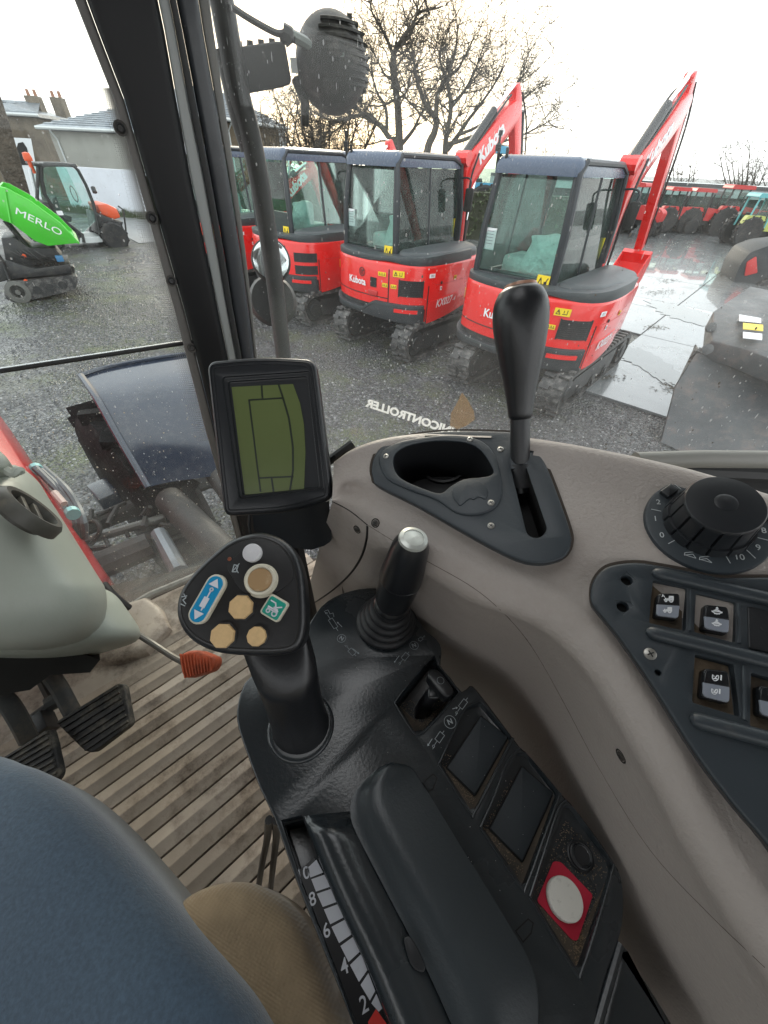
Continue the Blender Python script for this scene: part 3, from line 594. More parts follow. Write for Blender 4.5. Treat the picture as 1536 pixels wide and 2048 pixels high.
def sticker(t, s, z, w, h, kind='warn', off=.006):
    f = wallf(s, z, off); st = MB().box(f, -w / 2, w / 2, -h / 2, h / 2, 0, .002).build('warning_sticker', YST if kind != 'white' else WST, t)
    b = MB()
    if kind == 'warn': lines(f, [[(-w * .38, -h * .28), (-w * .12, -h * .28), (-w * .25, h * .3), (-w * .38, -h * .28)], [(-w * .25, -h * .1), (-w * .25, h * .12)], [(w * .02, -h * .25), (w * .3, -h * .25)], [(w * .1, -h * .1), (w * .1, h * .2)], [(w * .3, -h * .2), (w * .3, h * .3)]], h * .1, b, .0025)
    elif kind == 'multi':
        for q in (-.3, 0, .3): lines(f, [[(w * (q - .1), -h * .25), (w * (q + .1), -h * .25), (w * q, h * .25), (w * (q - .1), -h * .25)]], h * .1, b, .0025)
    else: lines(f, [circ(-w * .12, 0, h * .22, 8), [(0, -h * .2), (w * .25, -h * .2), (w * .25, h * .2), (0, h * .2)]], h * .09, b, .0025)
    b.build('pictogram', BKP, st)
def roundk(pts, fr, n=8):  return pts
def kubota(fr, x, y, size, parent, mat, rot=0.0):
    """the maker's rounded lettering"""
    b = MB(); text('Kubota', fr, x, y, size, mat, parent, rot, .0015, bold=.028, to=b, sx=.98)
    return b.build('lettering', mat, parent)
def excavator(label, variant=0, name='mini_excavator', stick=((2.75, 1.35), (2.55, 1.0)), bz=1.0, by=1.0):
    TB = lambda y, z: ((.72 + (y - .72) * by, 2.0 + (z - 2.0) * .95 * bz - (1 - bz) * 1.28) if z > 2.0 else (y, z))
    t = thing(name, label, 'excavator', (0, 0, 0), 'red mini excavators parked in a row')
    LF = Fr((0, 0, 0), (0, 0, 1), (0, 1, 0)); SF = Fr((0, 0, 0), (1, 0, 0), (0, 0, 1))    # SF: x = local y, y = z, n = local x
    # --- tracks
    for sx_ in (-1, 1):
        cxx = .68 if sx_ > 0 else -.60; w = .3; r = .25; y0, y1 = -1.0, 1.15
        path = []
        for k in range(9): a = math.pi / 2 + math.pi * k / 8; path.append((y0 + r * math.cos(a), r + r * math.sin(a)))
        for k in range(9): a = -math.pi / 2 + math.pi * k / 8; path.append((y1 + r * math.cos(a), r + r * math.sin(a)))
        inner = [(a[0] * .965, .25 + (a[1] - .25) * .82) for a in path]
        n = len(path); b = MB(); vs = [(cxx + e * w / 2, q[0], q[1]) for e in (-1, 1) for q in path] + [(cxx + e * w / 2, q[0], q[1]) for e in (-1, 1) for q in inner]
        fs = []
        for i in range(n):
            j = (i + 1) % n; fs += [(i, j, n + j, n + i), (2 * n + i, 2 * n + j, 3 * n + j, 3 * n + i), (i, j, 2 * n + j, 2 * n + i), (n + i, n + j, 3 * n + j, 3 * n + i)]
        tr = b.add(vs, fs).build('track', TRK, t)
        # lugs round the belt
        per = 2 * (y1 - y0) + 2 * math.pi * r; nl = 44; lug = None
        for k in range(nl):
            s = per * k / nl
            if s < (y1 - y0): q = (y0 + s, 2 * r); nn = (0, 1)
            elif s < (y1 - y0) + math.pi * r: a = math.pi / 2 - (s - (y1 - y0)) / r; q = (y1 + r * math.cos(a), r + r * math.sin(a)); nn = (math.cos(a), math.sin(a))
            elif s < 2 * (y1 - y0) + math.pi * r: q = (y1 - (s - (y1 - y0) - math.pi * r), 0.0); nn = (0, -1)
            else: a = -math.pi / 2 - (s - 2 * (y1 - y0) - math.pi * r) / r; q = (y0 + r * math.cos(a), r + r * math.sin(a)); nn = (math.cos(a), math.sin(a))
            if q[1] < .01 : continue
            g = Fr((0, 0, 0), (0, 0, 1), (0, 1, 0))
            if lug is None:
                lb = MB(); 
                for e in (-1, 1): lb.add([(e * .02 + dx, dy + e * .018, dz) for dx in (0, e * .125) for dy in (-.022, .022) for dz in (-.005, .032)], [(0, 1, 3, 2), (4, 6, 7, 5), (0, 4, 5, 1), (2, 3, 7, 6), (0, 2, 6, 4), (1, 5, 7, 3)])
                ORG[tr] = np.zeros(3); lug = lb.build('track_lug', TRK, tr); o = lug; lugm = o.data
            else: o = bpy.data.objects.new('track_lug', lugm); COL.objects.link(o); o.parent = tr
            a = math.atan2(nn[0], nn[1]); o.location = (cxx, q[0], q[1]); o.rotation_euler = (-a, 0, 0)
        fb = MB().prism(SF, fillet([(-.8, .12), (.8, .12), (.85, .38), (-.85, .38)], .06), cxx - .12 , cxx + .12).build('track_frame', BLK, t)
        for yy_, rr_, nm in ((y0, .17, 'sprocket'), (y1, .17, 'idler'), (-.5, .08, 'roller'), (0, .08, 'roller'), (.5, .08, 'roller')):
            MB().lathe(Fr((cxx, yy_, .25 if rr_ > .1 else .13), (1, 0, 0), (0, 0, 1)), [(rr_, -.13), (rr_, .13), (rr_ * .6, .135), (rr_ * .55, .155), (.001, .155)], 16, cap1=False).build(nm, BLK, t)
    MB().box(LF, -.4, .4, -.45, .45, .25, .5).build('undercarriage', BLK, t, bevel=.03)
    MB().prism(Fr((0, 1.35, 0), (1, 0, 0), (0, 0, 1)), crv([(.0, .03), (.06, .1), (.08, .2), (.05, .32), (0, .38), (-.04, .38), (.0, .3), (.03, .2), (.01, .1), (-.04, .03)], 2, True), -.76, .76).build('dozer_blade', BLK, t)
    for e in (-.3, .3): MB().tube([(e, .4, .3), (e, 1.35, .2)], .05, 6).build('blade_arm', BLK, t)
    MB().lathe(LF, [(.42, .48), (.42, .58)], 28).build('slew_ring', BLK, t)
    # --- upper body
    plan = [tuple(q) for q in WL] + [(.55, .72), (.05, .78), (-.6, .7), (-.88, .4)]
    zb = .7
    MB().slab(LF, inset(plan if area(plan) > 0 else plan[::-1], .0), 1.255, zb, .05, 3).build('body_panel', REDP, t)
    MB().slab(LF, inset(plan if area(plan) > 0 else plan[::-1], .03), .71, .52, .01, 1).build('deck', BLK, t)
    # dark bumper along the rear, rising to the corner opening
    zf = lambda u: (.50 + .05 * (1 - abs(u - .5) * 2) - (0 if u < .9 else 0), (.73 - .10 * min(1, u / .28)) if u < .28 else (.63 + .0 * u if u < .56 else (.63 + .13 * min(1, (u - .56) / .1))))
    wallband(0, 0, .1, 2.32, .035, .09, 44, zf).build('bumper', DKG, t, bevel=.012)
    wallband(0, 0, .1, 2.3, .047, .02, 44, lambda u: (zf(u)[1] - .035, zf(u)[1] - .005)).build('bumper_lip', HUMP, t)
    # red skirt wedge low at the corner
    wallband(.5, .74, 2.36, 3.35, .004, .06, 16, lambda u: (.50 + .12 * u, .76)).build('side_skirt', REDP, t)
    wallband(.655, .70, 1.9, 2.22, .055, .02, 8).build('red_inset', REDP, t)
    # seams
    for s_, z0, z1 in ((1.78, .66, 1.17), (2.38, .5, 1.0)): MB().box(wallf(s_, 0, .002), -.007, .007, z0, z1, -.01, .004).build('panel_seam', BKP, t)
    wallband(.80, .812, .3, 1.77, .003, .01, 20).build('panel_seam', BKP, t)
    wallband(1.0, 1.006, 2.5, 3.3, .003, .01, 12).build('panel_crease', REDF, t)
    # grey cover: low strip over the rear, rising over the right side
    zc = lambda u: (1.2, 1.305) if u < .45 else (1.2, 1.305 + .05 * min(1, (u - .45) * 3))
    wallband(0, 0, .1, 3.4, -.01, .28, 50, lambda u: (1.235 + (.03 * max(0, 1 - abs(u - .5) * 10)) - (.12 * max(0, u - .62) / .38), zc(u)[1])).build('cover', HUMP, t, bevel=.015)
    hp = fillet([(.26, -.9), (.5, -.98), (.74, -.8), (.82, -.3), (.76, .45), (.5, .68), (.32, .7), (.26, .6)], .10)
    MB().slab(LF, hp, 1.37, 1.13, .07, 4, crown=.04).build('engine_cover', HUMP, t)
    MB().slab(LF, fillet([(-.88, -.5), (-.8, -.9), (-.4, -1.04), (.0, -1.06), (.3, -1.0), (.34, -.5)], .06), 1.30, 1.12, .02, 2).build('rear_cover', HUMP, t)
    if variant == 0:
        # fuel lock, grille, emblem, lettering
        f = wallf(1.52, .98, .004); MB().box(f, -.055, .055, -.06, .06, 0, .005).build('fuel_lock', BKP, t); MB().slab(f, fillet([(-.075, -.17), (.075, -.17), (.085, -.1), (-.085, -.1)], .02), .02, 0, .008).build('finger_grip', REDF, t)
        g = wallband(.86, 1.06, 1.95, 2.28, .008, .02, 8).build('grille', GRL, t)
        for k in range(9): wallband(.87 + k * .021, .876 + k * .021, 1.96, 2.27, .012, .006, 6).build('grille_bar', BLK, g)
        wallband(.85, 1.07, 1.935, 1.95, .012, .03, 2).build('grille_surround', BLK, t); wallband(.85, 1.07, 2.28, 2.295, .012, .03, 2).build('grille_surround', BLK, t)
        lines(wallf(1.3, 1.08, .006), [circ(0, 0, .05, 20), circ(0, 0, .022, 12, 40, 320), [(0.0, 0), (.04, .03)]], .012, None, .002).build('emblem', BKP, t)
        kubota(wallf(1.2, .955, .008), 0, 0, .125, t, WST)
        b = MB(); text('KX027', wallf(2.72, .72, .012), 0, 0.04, .14, WST, t, .05, .001, bold=.02, shear=.25, to=b, sx=.95); text('-4', wallf(2.98, .72, .012), 0, 0.04, .09, WST, t, .05, .001, bold=.015, shear=.25, to=b); b.build('lettering', WST, t)
        wallband(0, 0, 2.42, 3.1, .008, .012, 12, lambda u: (.655 + .04 * u, .8 + .04 * u)).build('badge_panel', REDP, t)
        sticker(t, 1.67, 1.10, .13, .05, 'multi'); sticker(t, 1.93, 1.13, .17, .075, 'warn'); sticker(t, 1.72, .97, .09, .05, 'multi'); sticker(t, 1.86, .97, .09, .05, 'multi'); sticker(t, 2.42, 1.12, .1, .05, 'white'); sticker(t, .5, 1.06, .09, .1, 'warn'); sticker(t, 2.95, 1.05, .07, .05, 'multi'); sticker(t, 2.62, .95, .04, .05, 'white')
        MB().lathe(Fr(wallf(2.62, 1.02, .004).o, wallf(2.62, 1, 0).n, (0, 0, 1)), [(.02, 0), (.018, .008)], 10).build('lock', BKP, t)
    else:
        kubota(wallf(1.05, .99, .008), 0, 0, .13, t, WST)
        lines(wallf(1.15, 1.11, .006), [circ(0, 0, .045, 20)], .012, None, .002).build('emblem', BKP, t)
        for k in range(3): wallband(.80 + .06 * k, .812 + .06 * k, .4, 1.6, .004, .01, 20).build('panel_crease', REDF, t)
        for z0 in (.78, .96): wallband(z0, z0 + .13, 1.95, 2.35, .006, .02, 8).build('grille', GRL, t)
        sticker(t, 1.45, 1.1, .14, .05, 'multi'); sticker(t, 1.55, .99, .16, .08, 'warn'); sticker(t, .5, 1.04, .09, .1, 'warn')
        MB().lathe(Fr(wallf(1.7, .6, .05).o, wallf(1.7, 1, 0).n, (0, 0, 1)), [(.035, 0), (.03, .01)], 12).build('reflector', REDF, t)
    # --- cab
    z0, z1 = 1.26, 2.37
    B0 = [(-.80, -.86), (.20, -.86), (.18, .72), (-.78, .72)]      # rl rr fr fl at sill
    B1 = [(-.75, -.80), (.12, -.81), (.10, .64), (-.73, .64)]     # under the roof
    c0 = [np.array([x, y, z0]) for x, y in B0]; c1 = [np.array([x, y, z1 - .13]) for x, y in B1]
    cf = MB()
    for a, b in zip(c0, c1): cf.tube([a, (a + b) / 2 + (a - (c0[0] + c0[2]) / 2) * [.03, .03, 0], b], .038, 8)
    cf.build('cab_frame', BKP if False else M('cab_frame_paint', (.022, .026, .032), .35), t)
    CF = MATS['cab_frame_paint']
    def panel(a, b, c, d, mat, name, thick=.01, inn=.03):
        a, b, c, d = [np.array(q, float) for q in (a, b, c, d)]; ctr = (a + b + c + d) / 4; n = unit(np.cross(b - a, d - a)); q = [p + unit(ctr - p) * inn for p in (a, b, c, d)]
        return MB().add([p + n * thick / 2 for p in q] + [p - n * thick / 2 for p in q], [(0, 1, 2, 3), (7, 6, 5, 4), (0, 4, 5, 1), (1, 5, 6, 2), (2, 6, 7, 3), (3, 7, 4, 0)]).build(name, mat, t)
    G_ = MATS['cabglass']
    lo = .06 if variant == 0 else .32
    up_ = lambda a, b, k: a + (b - a) * k
    bars = MB()
    # rear pane with its dark sill
    a, b, c, d = up_(c0[0], c1[0], lo), up_(c0[1], c1[1], lo), up_(c0[1], c1[1], .97), up_(c0[0], c1[0], .97)
    panel(a, b, c, d, G_, 'rear_window')
    panel(c0[0], c0[1], up_(c0[1], c1[1], lo), up_(c0[0], c1[0], lo), CF, 'rear_sill', .05, .0)
    # side: door glass with a divider
    def side(i, j, nm, div):
        a, b, c, d = up_(c0[i], c1[i], .03), up_(c0[j], c1[j], .03), up_(c0[j], c1[j], .99), up_(c0[i], c1[i], .99)
        panel(a, b, c, d, G_, nm)
        panel(c0[i], c0[j], up_(c0[j], c1[j], .035), up_(c0[i], c1[i], .035), CF, 'side_sill', .05, .0)
        m0, m1 = up_(a, b, div), up_(d, c, div); bars.tube([m0, m1], .019, 6)
    side(1, 2, 'side_window', .5); side(3, 0, 'side_window', .55)
    panel(c0[2], c0[3], c1[3], c1[2], G_, 'windscreen')
    bars.build('window_bar', CF, t)
    rp = fillet([(-.81, -.86), (.17, -.87), (.14, .70), (-.79, .70)], .1, 5)
    MB().slab(LF, rp, z1 + .0, z1 - .15, .10, 5, crown=.015).build('roof', ROOF, t)
    # tube rail along the roof edge down the corners
    MB().tube([c0[1] + [.02, 0, .05], (c0[1] + c1[1]) / 2 + [.05, -.02, 0], c1[1] + [.03, -.02, -.0], c1[1] + [.03, .06, .09], c1[2] + [.03, -.2, .09], c1[2] + [.04, 0, .02], (c0[2] + c1[2]) / 2 + [.06, .02, 0], c0[2] + [.03, 0, .1]], .03, 8).build('door_rail', CF, t)
    for x in (-.79, -.69): MB().tube([(x, -.81, z1 - .12), (x, -.83, z1 + .05)], .018, 6).build('lamp_bracket', BKP, t)
    MB().lathe(Fr((-.82, -.8, z1 + .02), (0, 0, 1), (0, 1, 0)), [(.03, 0), (.03, .05), (.012, .07), (.012, .12), (.022, .12), (.02, .16)], 10).build('aerial', BKP, t)
    f = Fr((-.76, -.835, 1.62), (0, -1, 0), (0, 0, 1)); st = MB().box(f, .0, .13, -.09, .12, 0, .003).build('paper_notice', WST, t); lines(f, [[(.015, .09 - .03 * k), (.1, .09 - .03 * k)] for k in range(5)], .006, None, .0035).build('print', M('grey_print', (.25, .25, .28), .6), st)
    f = Fr((.1, -.90, 1.33), (0, -1, .05), (0, 0, 1)); st = MB().box(f, -.075, .075, -.06, .06, 0, .003).build('warning_sticker', YST, t); lines(f, [[(-.055, -.04), (-.005, -.04), (-.03, .03), (-.055, -.04)], [(.02, -.03), (.055, .035)]], .012, None, .0035).build('pictogram', BKP, st); MB().box(f, .015, .05, -.035, 0, .0035, .005).build('pictogram', BKP, st)
    # seat under clear wrapping, levers, screen
    sp = MB().slab(Fr((-.22, -.3, 1.3), (0, -1, .18), (0, 0, 1)), crv([(-.22, -.05), (-.25, .1), (-.20, .28), (-.22, .36), (-.06, .38), (.1, .41), (.2, .33), (.24, .1), (.21, -.05)], 4, True), .08, -.08, .06, 4, crown=.03).build('wrapped_seat', WRAP, t)
    MB().slab(Fr((-.22, -.1, 1.28), (0, 0, 1), (0, 1, 0)), fillet([(-.26, -.25), (.26, -.25), (.26, .25), (-.26, .25)], .08), .1, -.08, .04).build('wrapped_seat_base', WRAP, t)
    for x in (-.55, .08): MB().tube([(x, .1, 1.25), (x, .12, 1.5)], .018, 6).tube([(x, .12, 1.5), (x, .13, 1.6)], .03, 8).build('control_lever', BKP, t)
    MB().box(LF, -.74, -.45, -.35, .15, 1.2, 1.44).build('arm_console', WRAP, t, bevel=.05); MB().box(LF, -.1, .08, .42, .58, 1.2, 1.55).build('dash', BKP, t, bevel=.04)
    # --- boom, local plane x = bx
    bx = .12
    bo = [TB(*q) for q in [(.74, .72), (.74, 1.9), (.70, 2.08), (.68, 2.26), (.76, 2.42), (1.32, 2.80), (1.58, 2.98), (1.84, 3.08), (1.98, 3.05), (2.02, 2.95), (1.92, 2.80), (1.2, 2.28), (.93, 2.05), (.84, 1.9), (.86, .72)]]
    bm_ = MB().prism(SF, fillet(bo, .05, 3), bx - .095, bx + .095).build('boom', REDP, t, bevel=.008)
    for e, m_ in ((.0765, 1), ):
        f = Fr((bx + .0965, 0, 0), (1, 0, 0), (0, 0, 1)); b = MB(); text('Kubota', f, *TB(1.27, 2.56), .235, WST, t, math.radians(34), .001, bold=.05, to=b); b.build('lettering', WST, bm_)
    f = Fr((bx - .0965, 0, 0), (-1, 0, 0), (0, 0, 1)); b = MB(); text('Kubota', f, -TB(1.25, 2.55)[0], TB(1.25, 2.55)[1], .22, WST, t, -math.radians(34), .001, bold=.05, to=b); b.build('lettering', WST, bm_)
    f = Fr((bx, .616, 1.52), (0, -1, 0), (0, 0, 1)); st = MB().box(f, -.045, .045, -.12, .12, 0, .003).build('warning_sticker', YST, bm_); lines(f, [[(-.03, .03), (.03, .03), (0, .08), (-.03, .03)], [(-.03, -.07), (.03, -.07)]], .01, None, .0035).build('pictogram', BKP, bm_)
    # swing post, stick cylinder on the back of the boom
    MB().box(LF, bx - .14, bx + .14, .6, .95, .45, .95).build('swing_post', BLK, t, bevel=.03)
    MB().tube([(bx - .1, *TB(.70, 2.36)), (bx + .1, *TB(.70, 2.36))], .09, 10).build('pivot', REDP, t)
    MB().tube([(bx, *TB(.70, 2.40)), (bx, *TB(1.34, 2.92))], .058, 12).build('cylinder', M('cyl_black', (.02, .021, .023), .35), t)
    MB().tube([(bx, *TB(1.34, 2.92)), (bx, *TB(1.82, 3.24))], .028, 10).build('cylinder_rod', CHR, t)
    for e in (-.04, .04): MB().tube(crv([(bx + e, *TB(.75, 2.36)), (bx + e * 1.5, *TB(1.1, 2.68)), (bx + e * 1.5, *TB(1.5, 3.0)), (bx + e, *TB(1.7, 3.12))], 5), .014, 6).build('hydraulic_hose', HOSE, t)
    for e in (-.13, .13): MB().tube(crv([(bx + e, .86, .9), (bx + e, .8, 1.6), (bx + e * 1.1, .75, 2.1), (bx + e, .9, 2.4)], 6), .015, 6).build('hydraulic_hose', HOSE, t)
    MB().tube([(bx, .92, 1.0), (bx, 1.0, 1.6)], .06, 10).build('cylinder', MATS['cyl_black'], t); MB().tube([(bx, 1.0, 1.6), (bx, 1.12, 2.28)], .03, 10).build('cylinder_rod', CHR, t)
    # stick
    (sy, sz), (ky, kz) = stick
    top = np.array(TB(1.93, 3.02)); end = np.array([sy, sz]); u = unit(end - top); nrm = np.array([-u[1], u[0]]); Ls = np.linalg.norm(end - top)
    so_ = [top - u * .24 - nrm * .03, top - u * .24 + nrm * .06, top + nrm * .12, top + u * Ls * .3 + nrm * .13, end + nrm * .06, end - nrm * .06, top + u * Ls * .3 - nrm * .06, top - nrm * .1]
    MB().prism(SF, fillet([tuple(q) for q in so_], .03), bx - .06, bx + .06).build('stick', REDP, t, bevel=.008)
    a = top + nrm * .22 + u * .15; b = top + nrm * .20 + u * Ls * .62; c = top + nrm * .14 + u * Ls * .95
    MB().tube([(bx, *a), (bx, *b)], .045, 10).build('cylinder', MATS['cyl_black'], t); MB().tube([(bx, *b), (bx, *c)], .022, 8).build('cylinder_rod', CHR, t)
    MB().tube(crv([(bx + .05, *(top - u * .1 + nrm * .14)), (bx + .06, *(top + u * .5 + nrm * .28)), (bx + .05, *(end + nrm * .12))], 6), .014, 6).build('hydraulic_hose', HOSE, t)
    # bucket curled in under the stick
    bk = MB(); q = [end + v for v in [np.array(w_) for w_ in ((.02, -.02), (.12, -.18), (.06, -.42), (-.16, -.56), (-.36, -.5), (-.44, -.34), (-.36, -.40), (-.2, -.46), (-.02, -.36), (.02, -.2), (-.06, -.06))]]
    bk.prism(SF, [tuple(v) for v in q], bx - .22, bx + .22); 
    sd = [end + np.array(v) for v in ((.02, -.02), (.12, -.18), (.06, -.42), (-.16, -.56), (-.36, -.5), (-.44, -.34))]
    for e in (-.225, .21): bk.prism(SF, [tuple(v) for v in sd], bx + e, bx + e + .015)
    bk.build('bucket', BLK if False else REDP, t)
    for k in range(4): MB().prism(SF, [tuple(end + np.array(v)) for v in ((-.43, -.36), (-.47, -.33), (-.53, -.26))], bx - .2 + k * .12, bx - .15 + k * .12).build('bucket_tooth', BLK, t)
    # mirror on its arm at the front corner
    MB().tube(crv([(.18, .62, 2.12), (.3, .6, 2.13), (.38, .58, 2.10), (.38, .58, 2.02)], 4), .012, 6).build('mirror_arm', CF, t)
    MB().slab(Fr((.38, .58, 1.88), (0.2, -1, 0), (0, 0, 1)), fillet([(-.06, -.14), (.06, -.14), (.06, .14), (-.06, .14)], .03), .02, -.02, .008).build('mirror', BKP, t)
    return t
C4 = np.array([2.12, 5.80]) + R_[:2] * .07; SP = -R_[:2] * 2.34
ex = []
def place(t, k, dx=0, dy=0, yaw=0):
    p = C4 + SP * k + np.array([dx, dy]); t.location = (float(p[0]), float(p[1]), 0); t.rotation_euler = (0, 0, -HD + yaw); return t
e4 = excavator('nearest red mini excavator, partly behind the black bulb-topped lever'); place(e4, 0)
e3 = place(copy_tree(e4), 1); e3['label'] = 'second red mini excavator, between the round mirror and the black bulb-topped lever'
e1 = place(excavator('farthest red mini excavator, mostly hidden behind the mirror pole', 0, stick=((2.3, .8), (2, 1)), bz=.6, by=.8), 3)
e2 = place(excavator('red excavator with a short rear window and a ribbed tail, third in the row', 1, stick=((2.5, .9), (2, 1)), bz=.72, by=.85), 2)
# ================================================================ TRACKED DUMPER, UTILITY VEHICLE
f = ffr(80, 602, 0, -.1)
GRN = M('green_paint', (.06, .52, .03), .35, coat=.3, var=(2, .08)); 
t = thing('tracked_dumper', 'black tracked dumper with a bright green tipping skip', 'dumper', tuple(f.o))
sk = [(-6, 372), (12, 376), (60, 402), (120, 446), (160, 486), (96, 492), (70, 482), (22, 446), (8, 442), (-22, 420)]
k_ = MB().prism(f, f.pxs(sk), -1.25, 0).build('skip', GRN, t, bevel=.012)
carve(k_, [MB().prism(f, f.pxs([(-2, 360), (60, 388), (150, 452), (150, 478), (96, 484), (70, 474), (26, 440), (4, 436)]), -1.19, -.06)])
MB().tube([f.w(12, 378, -.02), f.w(60, 403, -.02), f.w(120, 447, -.02), f.w(158, 487, -.02)], .022, 6).build('rolled_rim', GRN, k_)
MB().tube([f.w(10, 378, .0), f.w(22, 446, .0)], .02, 6).build('corner_rib', GRN, k_)
b = MB(); q = f.px(70, 441); text('MERLO', f, q[0] + .05, q[1] - .03, .15, WST, k_, -math.radians(33), .002, bold=.0, to=b, sx=1.35); b.build('lettering', WST, k_)
b = MB(); q = f.px(0, 388); b2_ = None
for e in (0, -1.0):
    g = Fr(f.p(0, 0, e), f.n, f.y)
    pth = [g.px(10, 578), g.px(22, 566), g.px(146, 552), g.px(155, 560), g.px(152, 574), g.px(140, 584), g.px(44, 603), g.px(20, 600), g.px(10, 590)]
    o = f.px; tr = MB().prism(f, crv([f.px(10, 578), f.px(24, 565), f.px(80, 560), f.px(146, 552), f.px(155, 560), f.px(152, 574), f.px(140, 582), f.px(44, 603), f.px(20, 602), f.px(10, 592)], 4, True), e - .28, e).build('track', TRK, t)
    c_ = f.px(36, 584); MB().lathe(Fr(f.p(*c_, e), f.n, f.y), [(.19, 0), (.19, .02), (.12, .03), (.1, .0), (.04, 0), (.04, .05), (.001, .05)], 18, cap1=False).build('sprocket', M('greysteel', (.12, .12, .11), .6), t)
    for (a, c) in ((75, 580), (100, 576), (125, 570)):
        c_ = f.px(a, c); MB().lathe(Fr(f.p(*c_, e), f.n, f.y), [(.07, 0), (.07, .02), (.001, .02)], 12, cap1=False).build('roller', BLK, t)
MB().prism(f, f.pxs([(-10, 520), (20, 525), (70, 540), (140, 530), (146, 550), (20, 562), (-10, 570)]), -1.2, -.12).build('chassis', BLK, t, bevel=.02)
MB().prism(f, f.pxs([(0, 480), (26, 478), (60, 500), (110, 500), (128, 522), (60, 538), (10, 528)]), -1.0, -.25).build('engine_housing', BLK, t, bevel=.02)
MB().tube([f.w(10, 440, -.4), f.w(60, 500, -.4), f.w(118, 512, -.4)], .05, 8).build('tipping_ram', BLK, t)
for k in range(5): MB().tube(crv([f.w(20 + 12 * k, 500, -.1), f.w(40 + 12 * k, 512 + 4 * (k % 2), .0), f.w(62 + 12 * k, 520, -.1), f.w(80 + 10 * k, 530, -.15)], 4), .014, 5).build('hydraulic_hose', HOSE, t)
MB().tube([f.w(-6, 505, -.1), f.w(4, 520, -.1), f.w(20, 560, -.1)], .03, 6).build('guard_rail', BLK, t)
MB().box(Fr(f.w(118, 516, -.2), f.n, f.y), -.05, .07, -.05, .05, 0, .1).build('filter', M('blue_filter', (.05, .2, .4), .4), t, bevel=.01)
for (a, c) in ((48, 512), (52, 562)): MB().lathe(Fr(f.w(a, c, -.05), f.n, f.y), [(.035, 0), (.03, .04)], 10).build('orange_cap', ORG_, t)
f = ffr(160, 498, 0, .15)
t = thing('utility_vehicle', 'orange and black cabbed utility vehicle behind the green skip', 'utility vehicle', tuple(f.o))
cf = M('rtv_frame', (.02, .022, .022), .45)
for e in (0, -1.3):
    b = MB(); q = lambda a, c: f.w(a, c, e)
    b.tube([q(82, 335), q(90, 328), q(128, 329), q(146, 331), q(156, 340), q(172, 370), q(186, 405), q(192, 430), q(200, 470)], .045, 7)
    b.tube([q(82, 335), q(83, 360), q(90, 390), q(104, 412), q(112, 430), q(165, 470), q(168, 485)], .045, 7)
    b.tube([q(76, 332), q(74, 400), q(80, 440)], .04, 7); b.build('cab_frame', cf, t)
MB().prism(f, f.pxs([(66, 326), (150, 327), (156, 334), (70, 333)]), -1.35, .05).build('roof', cf, t, bevel=.02)
MB().prism(f, f.pxs([(84, 336), (92, 332), (142, 334), (154, 342), (186, 412), (192, 440), (166, 466), (112, 425), (92, 388)]), -.03, -.015).build('door_glass', G_ if False else MATS['cabglass'], t)
MB().prism(f, f.pxs([(84, 336), (92, 332), (142, 334), (154, 342), (186, 412), (180, 420), (110, 420), (92, 388)]), -1.3, -1.285).build('far_window', MATS['cabglass'], t)
MB().prism(f, f.pxs([(72, 404), (100, 406), (118, 430), (168, 474), (166, 484), (120, 484), (80, 450)]), -1.3, -.02).build('rear_body', BLK, t, bevel=.03)
MB().prism(f, f.pxs([(76, 412), (95, 414), (101, 436), (84, 436)]), -.02, .01).build('orange_panel', ORG_, t)
MB().prism(f, f.pxs([(160, 476), (206, 474), (206, 484), (160, 487)]), -1.3, 0).build('sill', GUT, t)
MB().prism(f, f.pxs([(194, 410), (215, 408), (236, 418), (244, 436), (230, 440), (206, 430)]), -1.2, -.1).build('bonnet', ORG_, t, bevel=.04)
MB().prism(f, f.pxs([(192, 425), (206, 430), (232, 442), (248, 444), (244, 460), (215, 455), (200, 470)]), -1.25, -.05).build('front_wing', BLK, t, bevel=.03)
for e in (0, -1.2):
    for (a, c, r) in ((228, 472, .36), (95, 470, .36)):
        q = f.px(a, c); wheel(Fr(f.p(*q, e + .04), f.n, f.y), t, r, .26, GUT, 12, 22)
b = MB(); b.tube([f.w(236, 412, -.2), f.w(247, 420, -.2), f.w(252, 462, -.2)], .025, 6).tube([f.w(236, 412, -1.0), f.w(247, 420, -1.0), f.w(252, 462, -1.0)], .025, 6).tube([f.w(247, 420, -.2), f.w(247, 420, -1.0)], .025, 6).tube([f.w(250, 445, -.2), f.w(250, 445, -1.0)], .025, 6); b.build('brush_guard', cf, t)
MB().tube([f.w(186, 375, .05), f.w(190, 385, .12)], .06, 8).build('mirror', BLK, t)
MB().lathe(Fr(f.w(148, 388, -.3), unit(f.n * .2 - f.x), (0, 0, 1)), [(.17, -.01), (.19, 0), (.17, .01)], 18, cap0=False, cap1=False).build('steering_wheel', BLK, t)
MB().prism(f, f.pxs([(110, 400), (120, 395), (130, 430), (150, 436), (150, 448), (118, 444)]), -.9, -.4).build('seat', BLK, t, bevel=.03)
MB().box(Fr(f.w(119, 426, .0), f.n, f.y), -.08, .08, -.05, .05, 0, .006).build('white_plate', WST, t)
bc = MB().lathe(Fr(f.w(58, 322, -.3), (0, 0, 1), (1, 0, 0)), [(.05, -.25), (.05, 0), (.09, .0), (.1, .05), (.08, .16), (.001, .18)], 14, cap1=False).build('beacon', ORG_, t)
MB().tube([f.w(60, 335, -.3), f.w(70, 380, -.3), f.w(76, 405, -.3)], .05, 8).build('beacon_post', M('galvanised', (.5, .52, .53), .4, metal=.6), t)
